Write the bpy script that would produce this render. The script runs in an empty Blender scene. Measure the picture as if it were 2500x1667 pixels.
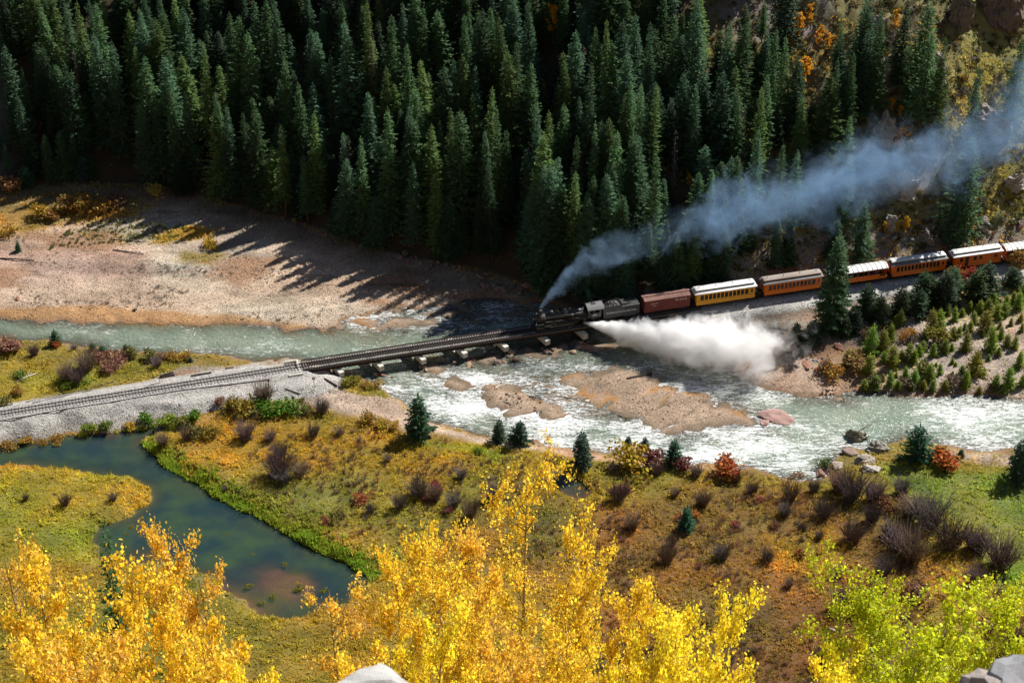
import bpy, math, random
import numpy as np
from mathutils import Vector, Matrix

R = math.radians
S = bpy.context.scene
COL = S.collection
# ---------------------------------------------------------------- camera
PITCH = R(33.0)
FPX = 4861.0                       # focal length in photograph pixels (2500 wide)
RAIL_Z = 3.0
DIST = 368.0
CAM = np.array([0.0, 0.0, RAIL_Z + DIST * math.sin(PITCH)])
BOT = math.tan(PITCH + math.atan(833.5 / FPX))         # slope of the lowest line of sight
Y_BOT = CAM[2] / BOT
cam = bpy.data.cameras.new('camera'); camo = bpy.data.objects.new('camera', cam); COL.objects.link(camo)
cam.lens = 70.0; cam.sensor_width = 36.0; cam.clip_start = 0.5; cam.clip_end = 4000
camo.location = CAM; camo.rotation_euler = (R(90) - PITCH, 0, 0)
cam.dof.use_dof = True; cam.dof.focus_distance = 350; cam.dof.aperture_fstop = 9.0
S.camera = camo
# ---------------------------------------------------------------- sky and sun
SUN_EL = R(46); SUN_AZ = math.atan2(0.73, 0.68)          # from +Y towards +X
SUN = np.array([math.sin(SUN_AZ) * math.cos(SUN_EL), math.cos(SUN_AZ) * math.cos(SUN_EL), math.sin(SUN_EL)])
w = bpy.data.worlds.new('World'); S.world = w; w.use_nodes = True
nt = w.node_tree; bg = nt.nodes['Background']
sky = nt.nodes.new('ShaderNodeTexSky'); sky.sky_type = 'NISHITA'; sky.sun_disc = False
sky.sun_elevation = SUN_EL; sky.sun_rotation = SUN_AZ; sky.altitude = 2800; sky.air_density = 1.0; sky.dust_density = 0.3
nt.links.new(sky.outputs[0], bg.inputs[0]); bg.inputs[1].default_value = 0.055
sl = bpy.data.lights.new('sun', 'SUN'); so = bpy.data.objects.new('sun', sl); COL.objects.link(so)
sl.energy = 4.8; sl.angle = R(0.53); sl.color = (1.0, 0.955, 0.88)
so.rotation_euler = Vector(-SUN).to_track_quat('-Z', 'Y').to_euler()
so.location = (100, 300, 200)
S.view_settings.view_transform = 'Standard'; S.view_settings.look = 'None'
S.view_settings.exposure = 0.7; S.view_settings.gamma = 1.0; S.view_settings.use_curve_mapping = False
S.render.engine = 'CYCLES'
cy = S.cycles
cy.max_bounces = 32; cy.diffuse_bounces = 2; cy.glossy_bounces = 2; cy.transmission_bounces = 3; cy.volume_bounces = 28
cy.transparent_max_bounces = 12; cy.use_denoising = True; cy.denoiser = 'OPENIMAGEDENOISE'
cy.use_adaptive_sampling = True; cy.adaptive_threshold = 0.015
cy.volume_step_rate = 1.0; cy.volume_max_steps = 400
cy.sample_clamp_indirect = 6
cy.caustics_reflective = False; cy.caustics_refractive = False

# ---------------------------------------------------------------- photograph pixels <-> world
SP, CP = math.sin(PITCH), math.cos(PITCH)
def ray(px, py):
    u, v = px - 1250.0, 833.5 - py
    return np.array([u, CP * FPX + SP * v, -SP * FPX + CP * v])
def WS(px, py, z=0.0):             # photograph pixel -> point at height z
    d = ray(px, py); t = (z - CAM[2]) / d[2]
    return CAM + d * t
K = 2500 / 2352.0
def WD(dx, dy, z=0.0): return WS(dx * K, dy * K, z)
def proj(p):
    q = np.asarray(p, float) - CAM
    f = q[1] * CP - q[2] * SP; v = q[1] * SP + q[2] * CP
    return 1250 + FPX * q[0] / f, 833.5 - FPX * v / f
def polyW(pts, z=0.0): return np.array([WD(x, y, z)[:2] for x, y in pts])

rng = np.random.default_rng(7)
rnd = random.Random(11)
# ---------------------------------------------------------------- numpy noise and distance fields
def vnoise(x, y, scale, seed=0):
    x = np.asarray(x, float) / scale + seed * 17.13; y = np.asarray(y, float) / scale + seed * 31.7
    xi = np.floor(x).astype(np.int64); yi = np.floor(y).astype(np.int64)
    fx = x - xi; fy = y - yi; fx = fx * fx * (3 - 2 * fx); fy = fy * fy * (3 - 2 * fy)
    def h(a, b):
        n = (a * 374761393 + b * 668265263 + seed * 974711) & 0x7fffffff
        n = ((n ^ (n >> 13)) * 1274126177) & 0x7fffffff
        return ((n ^ (n >> 16)) & 0xffff) / 65535.0
    return (h(xi, yi) * (1 - fx) + h(xi + 1, yi) * fx) * (1 - fy) + (h(xi, yi + 1) * (1 - fx) + h(xi + 1, yi + 1) * fx) * fy
def fbm(x, y, scale, seed=0, oct=3):
    s, a, t = 0, 1.0, 0
    for i in range(oct):
        s = s + a * (vnoise(x, y, scale / 2 ** i, seed + i) - 0.5); t += a; a *= 0.5
    return s / t * 2              # about -1..1
def seg_dist(x, y, poly, closed=True):
    d2 = np.full(x.shape, 1e9); n = len(poly)
    for i in range(n if closed else n - 1):
        a = poly[i]; b = poly[(i + 1) % n]; e = b - a; L = max(e @ e, 1e-9)
        t = np.clip(((x - a[0]) * e[0] + (y - a[1]) * e[1]) / L, 0, 1)
        d2 = np.minimum(d2, (x - a[0] - t * e[0]) ** 2 + (y - a[1] - t * e[1]) ** 2)
    return np.sqrt(d2)
def inside(x, y, poly):
    c = np.zeros(x.shape, bool); n = len(poly)
    for i in range(n):
        x1, y1 = poly[i]; x2, y2 = poly[(i + 1) % n]
        if y1 == y2: continue
        k = ((y1 > y) != (y2 > y)) & (x < (x2 - x1) * (y - y1) / (y2 - y1) + x1)
        c ^= k
    return c
def sdf(x, y, poly, far=14.0):     # positive inside
    out = np.full(x.shape, -far)
    m = (x > poly[:, 0].min() - far) & (x < poly[:, 0].max() + far) & (y > poly[:, 1].min() - far) & (y < poly[:, 1].max() + far)
    if m.any():
        xs, ys = x[m], y[m]; d = seg_dist(xs, ys, poly)
        out[m] = np.where(inside(xs, ys, poly), d, -np.minimum(d, far))
    return out
def sstep(a, b, v):
    t = np.clip((v - a) / (b - a), 0, 1); return t * t * (3 - 2 * t)
def smax(a, b, k):                 # soft maximum
    h = np.clip(0.5 + 0.5 * (a - b) / k, 0, 1); return b + (a - b) * h + k * h * (1 - h)

# ---------------------------------------------------------------- scene bookkeeping
def tag(o, label=None, cat=None, group=None, kind=None):
    if label: o['label'] = label
    if cat: o['category'] = cat
    if group: o['group'] = group
    if kind: o['kind'] = kind
    return o
def empty(name, loc, rz=0.0):
    o = bpy.data.objects.new(name, None); COL.objects.link(o); o.location = loc; o.rotation_euler = (0, 0, rz)
    o.empty_display_size = 0.5
    return o
def link(name, me, parent=None, loc=None, rot=None, scale=None, color=None):
    o = bpy.data.objects.new(name, me); COL.objects.link(o)
    if parent is not None: o.parent = parent
    if loc is not None: o.location = loc
    if rot is not None: o.rotation_euler = rot
    if scale is not None: o.scale = scale
    if color is not None: o.color = (*color, 1)
    return o

class MB:
    """collects shapes, links them as one mesh"""
    def __init__(self): self.v = []; self.f = []; self.m = []; self.s = []
    def add(self, vs, fs, mat=0, smooth=False):
        b = len(self.v); self.v += [tuple(p) for p in vs]
        for f in fs: self.f.append([b + i for i in f]); self.m.append(mat); self.s.append(smooth)
        return self
    def box(self, x0, x1, y0, y1, z0, z1, mat=0):
        vs = [(x, y, z) for z in (z0, z1) for y in (y0, y1) for x in (x0, x1)]
        return self.add(vs, [(0, 2, 3, 1), (4, 5, 7, 6), (0, 1, 5, 4), (2, 6, 7, 3), (0, 4, 6, 2), (1, 3, 7, 5)], mat)
    def tube(self, pts, rad, n=8, mat=0, smooth=True, caps=True):
        pts = [Vector(p) for p in pts]; m = len(pts)
        rad = rad if isinstance(rad, (list, tuple)) else [rad] * m
        vs = []; up = None
        for i, p in enumerate(pts):
            t = (pts[min(i + 1, m - 1)] - pts[max(i - 1, 0)]).normalized()
            if up is None:
                up = t.orthogonal().normalized()
            else:
                up = (up - t * up.dot(t)); up = up.normalized() if up.length > 1e-6 else t.orthogonal().normalized()
            side = t.cross(up)
            for k in range(n):
                a = 2 * math.pi * k / n
                vs.append(p + (up * math.cos(a) + side * math.sin(a)) * rad[i])
        fs = [(i * n + k, i * n + (k + 1) % n, (i + 1) * n + (k + 1) % n, (i + 1) * n + k) for i in range(m - 1) for k in range(n)]
        self.add(vs, fs, mat, smooth)
        if caps:
            b = len(self.v) - len(vs)
            self.f.append([b + k for k in range(n)][::-1]); self.m.append(mat); self.s.append(False)
            self.f.append([b + (m - 1) * n + k for k in range(n)]); self.m.append(mat); self.s.append(False)
        return self
    def prism(self, prof, axis, a0, a1, mat=0, smooth=False):
        """profile of 2D points in the other two axes, extruded along axis (0,1,2)"""
        n = len(prof); vs = []
        for a in (a0, a1):
            for u, v in prof:
                p = [u, v]; p.insert(axis, a); vs.append(tuple(p))
        fs = [(k, (k + 1) % n, n + (k + 1) % n, n + k) for k in range(n)]
        self.add(vs, fs, mat, smooth)
        self.add(vs[:n], [tuple(range(n))[::-1]], mat); self.add(vs[n:], [tuple(range(n))], mat)
        return self
    def mesh(self, name, mats=()):
        me = bpy.data.meshes.new(name); me.from_pydata(self.v, [], self.f)
        for m in (mats if isinstance(mats, (list, tuple)) else [mats]): me.materials.append(m)
        me.polygons.foreach_set('material_index', self.m); me.polygons.foreach_set('use_smooth', self.s)
        me.update(); return me
    def build(self, name, mats, parent=None, **kw):
        return link(name, self.mesh(name, mats), parent, **kw)

def np_mesh(name, V, F, mats=(), rndface=True, seed=0, smooth=False, midx=None):
    V = np.asarray(V, np.float32); F = np.asarray(F, np.int32); n, k = F.shape
    me = bpy.data.meshes.new(name)
    me.vertices.add(len(V)); me.vertices.foreach_set('co', V.ravel())
    me.loops.add(n * k); me.loops.foreach_set('vertex_index', F.ravel())
    me.polygons.add(n); me.polygons.foreach_set('loop_start', np.arange(n, dtype=np.int32) * k)
    me.polygons.foreach_set('use_smooth', np.full(n, smooth))
    for m in (mats if isinstance(mats, (list, tuple)) else [mats]): me.materials.append(m)
    if midx is not None: me.polygons.foreach_set('material_index', np.asarray(midx, np.int32))
    me.update(calc_edges=True)
    if rndface:
        a = me.attributes.new('rnd', 'FLOAT', 'FACE')
        a.data.foreach_set('value', np.random.default_rng(seed).random(n).astype(np.float32))
    return me
# ---------------------------------------------------------------- node helper
class E:
    """maths on shader sockets"""
    nt = None
    def __init__(self, s): self.s = s
    @staticmethod
    def op(o, *a, clamp=False):
        n = E.nt.nodes.new('ShaderNodeMath'); n.operation = o; n.use_clamp = clamp
        for i, x in enumerate(a):
            if isinstance(x, E): E.nt.links.new(x.s, n.inputs[i])
            else: n.inputs[i].default_value = x
        return E(n.outputs[0])
    def __add__(s, o): return E.op('ADD', s, o)
    __radd__ = __add__
    def __sub__(s, o): return E.op('SUBTRACT', s, o)
    def __rsub__(s, o): return E.op('SUBTRACT', o, s)
    def __mul__(s, o): return E.op('MULTIPLY', s, o)
    __rmul__ = __mul__
    def __truediv__(s, o): return E.op('DIVIDE', s, o)
    def __pow__(s, o): return E.op('POWER', s, o)
    def sqrt(s): return E.op('SQRT', s)
    def clamp(s): return E.op('ADD', s, 0.0, clamp=True)
    def max(s, o): return E.op('MAXIMUM', s, o)
    def min(s, o): return E.op('MINIMUM', s, o)
    def step(s, a, b):
        n = E.nt.nodes.new('ShaderNodeMapRange'); n.interpolation_type = 'SMOOTHSTEP'
        E.nt.links.new(s.s, n.inputs[0]); n.inputs[1].default_value = a; n.inputs[2].default_value = b
        return E(n.outputs[0])
def new_mat(name):
    m = bpy.data.materials.new(name); m.use_nodes = True
    nt = m.node_tree; nt.nodes.clear(); E.nt = nt
    out = nt.nodes.new('ShaderNodeOutputMaterial')
    return m, nt, out
def N(nt, t, **kw):
    n = nt.nodes.new(t)
    for k, v in kw.items():
        if k.startswith('i_'):
            key = k[2:]; n.inputs[int(key) if key.isdigit() else key].default_value = v
        else: setattr(n, k, v)
    return n
def coord(nt, kind='Object', scale=None):
    tc = N(nt, 'ShaderNodeTexCoord'); s = tc.outputs[kind]
    if scale is not None:
        mp = N(nt, 'ShaderNodeMapping'); mp.inputs['Scale'].default_value = scale
        nt.links.new(s, mp.inputs[0]); s = mp.outputs[0]
    return s
def noise(nt, vec, scale, detail=3, rough=0.55, dist=0.0):
    n = N(nt, 'ShaderNodeTexNoise'); n.inputs['Scale'].default_value = scale; n.inputs['Detail'].default_value = detail
    n.inputs['Roughness'].default_value = rough; n.inputs['Distortion'].default_value = dist
    if vec is not None: nt.links.new(vec, n.inputs['Vector'])
    return n
def ramp(nt, fac, stops, interp='LINEAR'):
    r = N(nt, 'ShaderNodeValToRGB'); r.color_ramp.interpolation = interp
    el = r.color_ramp.elements
    while len(el) < len(stops): el.new(0.5)
    for e, (p, c) in zip(el, stops):
        e.position = p; e.color = (*c, 1) if len(c) == 3 else c
    nt.links.new(fac, r.inputs[0]); return r.outputs[0]
def mixc(nt, fac, a, b, blend='MIX'):
    m = N(nt, 'ShaderNodeMix', data_type='RGBA', blend_type=blend)
    for i, x in ((0, fac), (6, a), (7, b)):
        if hasattr(x, 'node'): nt.links.new(x, m.inputs[i])
        else: m.inputs[i].default_value = (*x, 1) if isinstance(x, tuple) and len(x) == 3 else x
    return m.outputs[2]
def mults(nt, c, f):               # colour x scalar
    v = N(nt, 'ShaderNodeVectorMath', operation='SCALE')
    if hasattr(c, 'node'): nt.links.new(c, v.inputs[0])
    else: v.inputs[0].default_value = c
    nt.links.new(f, v.inputs['Scale']); return v.outputs[0]
def bsdf(nt, out, color, rough=0.8, metal=0.0, spec=0.3, normal=None):
    b = N(nt, 'ShaderNodeBsdfPrincipled')
    for k, x in (('Base Color', color), ('Roughness', rough), ('Metallic', metal), ('Specular IOR Level', spec)):
        if hasattr(x, 'node'): nt.links.new(x, b.inputs[k])
        else: b.inputs[k].default_value = (*x, 1) if isinstance(x, tuple) else x
    if normal is not None: nt.links.new(normal, b.inputs['Normal'])
    nt.links.new(b.outputs[0], out.inputs[0]); return b
def bump(nt, h, strength=0.5, dist=0.1):
    b = N(nt, 'ShaderNodeBump'); b.inputs['Strength'].default_value = strength; b.inputs['Distance'].default_value = dist
    nt.links.new(h, b.inputs['Height']); return b.outputs[0]
def attr(nt, name, typ='GEOMETRY'):
    a = N(nt, 'ShaderNodeAttribute'); a.attribute_name = name; a.attribute_type = typ; return a

MATS = {}
def paint(name, color, rough=0.6, metal=0.0, spec=0.4, var=0.25, scale=1.5, grime=(0.25, 0.2, 0.16), gamt=0.25, streak=False):
    """painted or plain surface with mottling and grime"""
    if name in MATS: return MATS[name]
    m, nt, out = new_mat(name)
    v = coord(nt, 'Object', (1, 1, 0.35) if streak else None)
    n1 = noise(nt, v, scale, 5, 0.65); n2 = noise(nt, v, scale * 6, 3)
    f = (E(n1.outputs[0]) * 0.7 + E(n2.outputs[0]) * 0.3 - 0.5) * (2 * var) + 1.0
    c = mults(nt, color, f.s)
    c = mixc(nt, (E(noise(nt, v, scale * 0.8, 6, 0.7).outputs[0]).step(0.5, 0.75) * gamt).s, c, tuple(g * 0.6 for g in grime))
    bsdf(nt, out, c, rough, metal, spec, bump(nt, n2.outputs[0], 0.25, 0.02))
    MATS[name] = m; return m
def objcol(name, rough=0.9, var=0.35, scale=2.0, bumps=0.6, bd=0.1, spec=0.2, detail=5, cracks=0.3):
    """colour from the object (stones, logs), mottled"""
    m, nt, out = new_mat(name)
    oi = N(nt, 'ShaderNodeObjectInfo'); v = coord(nt, 'Object')
    n1 = noise(nt, v, scale, detail, 0.65); n2 = noise(nt, v, scale * 5, 3)
    f = (E(n1.outputs[0]) * 0.65 + E(n2.outputs[0]) * 0.35 - 0.5) * (3 * var) + 1.0
    vo = N(nt, 'ShaderNodeTexVoronoi', feature='DISTANCE_TO_EDGE'); vo.inputs['Scale'].default_value = scale * 1.2
    nt.links.new(v, vo.inputs['Vector'])
    cr = E(vo.outputs[0]).step(0.0, 0.06)
    c = mults(nt, oi.outputs['Color'], (f * (cr * cracks + (1 - cracks))).s)
    bsdf(nt, out, c, rough, 0, spec, bump(nt, (E(n1.outputs[0]) * 0.5 + E(n2.outputs[0]) * 0.3 + cr * cracks).s, bumps, bd))
    return m
def leaf(name, var=0.5, hue=0.06, trans=0.35, rough=0.75, mult=1.0, second=None, source='object', secw=0.55, tmul=(1.0, 1.0, 1.0), spec=0.15):
    """foliage: colour from the object or from the scatter point, jittered leaf by leaf"""
    m, nt, out = new_mat(name)
    if source == 'object':
        oi = N(nt, 'ShaderNodeObjectInfo'); c0 = oi.outputs['Color']
    else:
        c0 = attr(nt, 'tcol', 'INSTANCER').outputs['Color']
    a = attr(nt, 'rnd'); r = E(a.outputs['Fac'])
    c = mults(nt, c0, ((r - 0.5) * (2 * var) + mult).s)
    if second is not None:
        r2 = E.op('FRACT', r * 7.31)
        c = mixc(nt, (r2.step(0.6, 0.98) * secw).s, c, second)
    hs = N(nt, 'ShaderNodeHueSaturation'); nt.links.new(c, hs.inputs['Color'])
    nt.links.new((E.op('FRACT', r * 13.7) * hue + (0.5 - hue / 2)).s, hs.inputs['Hue'])
    p = N(nt, 'ShaderNodeBsdfPrincipled'); nt.links.new(hs.outputs[0], p.inputs['Base Color'])
    p.inputs['Roughness'].default_value = rough; p.inputs['Specular IOR Level'].default_value = spec
    t = N(nt, 'ShaderNodeBsdfTranslucent'); tc = N(nt, 'ShaderNodeVectorMath', operation='MULTIPLY')
    nt.links.new(hs.outputs[0], tc.inputs[0]); tc.inputs[1].default_value = tmul; nt.links.new(tc.outputs[0], t.inputs[0])
    mx = N(nt, 'ShaderNodeMixShader'); mx.inputs[0].default_value = trans
    nt.links.new(p.outputs[0], mx.inputs[1]); nt.links.new(t.outputs[0], mx.inputs[2]); nt.links.new(mx.outputs[0], out.inputs[0])
    return m

M_NEEDLE = leaf('spruce_needles', var=0.55, hue=0.05, trans=0.45, mult=1.95, spec=0.04, rough=0.9, tmul=(1.15, 1.15, 0.7))
M_LEAF = leaf('aspen_leaves', var=0.5, hue=0.045, trans=0.5, mult=1.05, second=(0.36, 0.15, 0.02), secw=0.5, tmul=(1.15, 1.12, 0.6), spec=0.3, rough=0.5)
M_BUSH = leaf('bush_leaves', var=0.5, hue=0.07, trans=0.3)
M_GRASS = leaf('grass_blades', var=0.35, hue=0.05, trans=0.58, mult=1.6, source='inst', spec=0.05)
M_SCRUB = leaf('scrub_leaves', var=0.45, hue=0.06, trans=0.4, mult=1.2, source='inst', spec=0.05)
M_BARK = objcol('bark', 0.95, 0.4, 3.0, 0.8, 0.05)
M_TWIG = objcol('twigs', 0.95, 0.3, 3.0, 0.3, 0.02)
M_ROCK = objcol('stone', 0.9, 0.5, 1.3, 1.0, 0.3, detail=7, cracks=0.1)
M_CRAG = objcol('crag_stone', 0.92, 0.6, 0.8, 1.0, 0.6, detail=7, cracks=0.0)
M_NEAR = objcol('near_stone', 0.9, 0.25, 6.0, 0.5, 0.02, detail=5, cracks=0.0)
M_WOOD = objcol('weathered_wood', 0.9, 0.4, 2.5, 0.6, 0.03)
M_STEEL = paint('weathered_steel', (0.035, 0.022, 0.017), 0.75, 0.2, 0.4, 0.45, 0.7, (0.22, 0.09, 0.04), 0.5)
M_RAIL = paint('rail_steel', (0.03, 0.022, 0.018), 0.55, 0.5, 0.5, 0.3, 0.6, (0.2, 0.09, 0.05), 0.4)
M_TIE = paint('creosoted_tie', (0.045, 0.036, 0.032), 0.9, 0, 0.2, 0.5, 2.0, (0.25, 0.2, 0.16), 0.5)
M_TIEB = paint('dusty_tie', (0.27, 0.25, 0.23), 0.95, 0, 0.2, 0.5, 2.0, (0.35, 0.32, 0.28), 0.6)
M_CONC = paint('pale_concrete', (0.55, 0.52, 0.46), 0.85, 0, 0.3, 0.2, 1.2, (0.25, 0.2, 0.14), 0.45, streak=True)
M_TIED = paint('deck_tie', (0.19, 0.165, 0.155), 0.9, 0, 0.2, 0.4, 1.2, (0.3, 0.25, 0.2), 0.5)
# ---------------------------------------------------------------- the railway line
_tp = [(-60, 1016.5), (0, 1007), (342, 952), (684, 900.5), (1000, 851), (1284, 806), (1765, 733.5), (2236, 666), (2560, 621)]
_tw = np.array([WS(x, y, RAIL_Z) for x, y in _tp])
TFIT = np.polyfit(_tw[:, 0], _tw[:, 1], 2)
_tx = np.linspace(-190, 200, 1600)
def track_y(x):
    x = np.asarray(x, float); xc = np.clip(x, -115, 115)
    d = np.polyval(np.polyder(TFIT), xc)
    return np.polyval(TFIT, xc) + d * (x - xc)
_ty = track_y(_tx)
_ts = np.concatenate([[0], np.cumsum(np.hypot(np.diff(_tx), np.diff(_ty)))])
def tr(s):                          # point and heading on the centreline at arc length s (x grows with s)
    x = np.interp(s, _ts, _tx); y = float(track_y(x)); d = (float(track_y(x + .3)) - float(track_y(x - .3))) / .6
    return float(x), y, math.atan(d)
_tpx = np.array([proj((x, y, RAIL_Z))[0] for x, y in zip(_tx, _ty)])
def s_of_px(px): return float(np.interp(px, _tpx, _ts))
S_AB1, S_AB2 = s_of_px(738), s_of_px(1706)            # the two abutments
TRACK = np.stack([_tx, _ty], 1)
EMB1 = TRACK[_ts <= S_AB1 - 0.4][::14]; EMB1 = np.vstack([EMB1, np.array(tr(S_AB1 - 0.4)[:2])])
EMB2 = TRACK[_ts >= S_AB2 + 0.4][::14]; EMB2 = np.vstack([np.array(tr(S_AB2 + 0.4)[:2]), EMB2])

# ---------------------------------------------------------------- outlines (numbers read off the photograph, laid onto the ground)
RIVER = polyW([(-160, 728), (0, 733), (180, 738), (400, 742), (600, 750), (730, 762), (790, 735), (850, 716), (950, 708), (1050, 695), (1150, 684),
               (1230, 690), (1290, 702), (1350, 745), (1400, 775), (1500, 792), (1600, 830), (1700, 858), (1760, 888), (1840, 912), (1930, 908),
               (2000, 902), (2150, 905), (2250, 915), (2352, 915), (2600, 915), (2600, 1046), (2352, 1036), (2200, 1032), (2090, 1010), (2020, 1030), (1940, 1030),
               (1915, 1060), (1870, 1102), (1800, 1097), (1740, 1087), (1660, 1070), (1560, 1060), (1480, 1047), (1390, 1043), (1300, 1028), (1220, 1013), (1130, 1000),
               (1080, 990), (1010, 972), (960, 950), (915, 915), (865, 882), (800, 868), (760, 850), (700, 838), (660, 832), (560, 826),
               (430, 816), (300, 812), (200, 800), (120, 787), (0, 778), (-160, 770)])
POND = polyW([(-160, 1050), (0, 1030), (100, 1015), (190, 998), (250, 988), (330, 984), (405, 990), (345, 1006), (328, 1016), (370, 1060), (430, 1100), (500, 1140),
              (580, 1185), (660, 1225), (740, 1265), (800, 1290), (842, 1318), (830, 1352), (800, 1385), (740, 1410), (660, 1422), (590, 1400), (540, 1370), (500, 1330),
              (430, 1310), (330, 1290), (240, 1285), (205, 1240), (225, 1205), (300, 1180), (345, 1150), (350, 1125), (300, 1098), (240, 1085),
              (150, 1074), (60, 1070), (0, 1074), (-160, 1080)], 0.1)
SHOAL = polyW([(570, 1290), (650, 1285), (740, 1330), (730, 1375), (640, 1395), (570, 1360)], 0.0)
POND2 = polyW([(1255, 1062), (1300, 1075), (1340, 1100), (1355, 1140), (1330, 1150), (1290, 1130), (1265, 1095)], 0.2)
BARS = [polyW(p, 0.2) for p in (
    [(1265, 868), (1320, 852), (1400, 848), (1450, 850), (1500, 858), (1545, 882), (1610, 900), (1660, 915), (1705, 938), (1738, 958), (1742, 972), (1700, 976), (1640, 980),
     (1590, 990), (1540, 993), (1490, 984), (1440, 966), (1400, 945), (1350, 915), (1310, 890)],
    [(1095, 880), (1145, 872), (1205, 882), (1262, 910), (1325, 948), (1300, 965), (1235, 962), (1175, 950), (1122, 930), (1095, 905)],
    [(1000, 862), (1050, 853), (1092, 868), (1108, 890), (1070, 900), (1025, 888)],
    [(790, 742), (850, 728), (930, 730), (1010, 742), (1060, 750), (1000, 757), (900, 758), (820, 756)],
    [(870, 706), (960, 712), (1020, 722), (960, 730), (880, 720)],
    [(1040, 700), (1110, 705), (1100, 720), (1040, 716)],
    [(965, 835), (1005, 832), (1040, 845), (1010, 858), (975, 852)],
    [(1090, 815), (1140, 810), (1190, 822), (1150, 838), (1100, 832)],
    [(1190, 800), (1260, 790), (1310, 800), (1270, 822), (1210, 822)],
    [(1300, 770), (1380, 775), (1420, 795), (1380, 812), (1320, 800)],
)]
SHALLOWS = [polyW(p) for p in (
    [(740, 768), (780, 715), (900, 690), (1060, 685), (1230, 680), (1250, 740), (1130, 752), (1000, 762)],
    [(1000, 850), (1140, 840), (1290, 850), (1420, 900), (1560, 1000), (1430, 990), (1280, 960), (1120, 940), (1000, 890)],
    [(1250, 880), (1420, 890), (1560, 950), (1640, 985), (1520, 1000), (1380, 950)],
    [(1820, 910), (1960, 900), (1960, 930), (1880, 935)],
    [(860, 880), (930, 890), (980, 945), (1080, 985), (1040, 990), (960, 960), (900, 920)])]
# forest edge / foot of the hill: world y as a function of x
_fe = np.array([WD(x, y, 1.4)[:2] for x, y in [(-300, 470), (-100, 455), (0, 447), (130, 424), (300, 425), (420, 442), (520, 468), (620, 495), (720, 520), (800, 553), (880, 576), (980, 596),
                                             (1080, 608), (1160, 630), (1240, 660), (1320, 680), (1400, 688)]])
def hill_foot(x):
    x = np.asarray(x, float)
    a = np.interp(x, _fe[:, 0], _fe[:, 1])
    b = track_y(x) + 4.2
    t = sstep(_fe[-1, 0] - 12, _fe[-1, 0] + 3, x)
    return a * (1 - t) + b * t
XC0 = WD(1700, 500, 20)[0]
def hill(x, y):
    f = hill_foot(x); t = y - f
    n = fbm(x, y, 34, 3, 4) * 3.0 + fbm(x, y, 9, 8, 3) * 0.9
    right = sstep(18, 62, x)
    t0 = np.maximum(t, 0)
    sl = 0.60 + 0.16 * right
    z = 1.3 + 1.9 * sstep(_fe[-1, 0] - 12, _fe[-1, 0] + 3, x) + sl * t0 - 0.9 * (1 - np.exp(-t0 / 4.0)) * 1.0
    # the mountain goes on above: steeper higher up on the left, which puts the left of the wood in shade
    z = z + 0.30 * np.maximum(t0 - 85, 0) * (1 - sstep(-75, -25, x))
    z = z - np.maximum(t0 - 300, 0) * 0.9
    # a gully and spur structure on the rocky right flank
    spur = np.sin(x * 0.105 + y * 0.03 + 0.7) * 3.0 + np.sin(x * 0.23 - y * 0.05) * 1.2
    z = z + spur * right * sstep(6, 30, t0)
    crag = np.maximum(fbm(x, y, 14, 21, 5), 0) * 6.5 + np.abs(fbm(x, y, 5, 23, 4)) * 1.6
    z = z + crag * sstep(34, 62, x) * sstep(8, 25, t0)
    z = z + n * sstep(3, 25, t0)
    return np.where(t > -6, z + np.minimum(t, 0) * 1.2, -50.0), t
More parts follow.
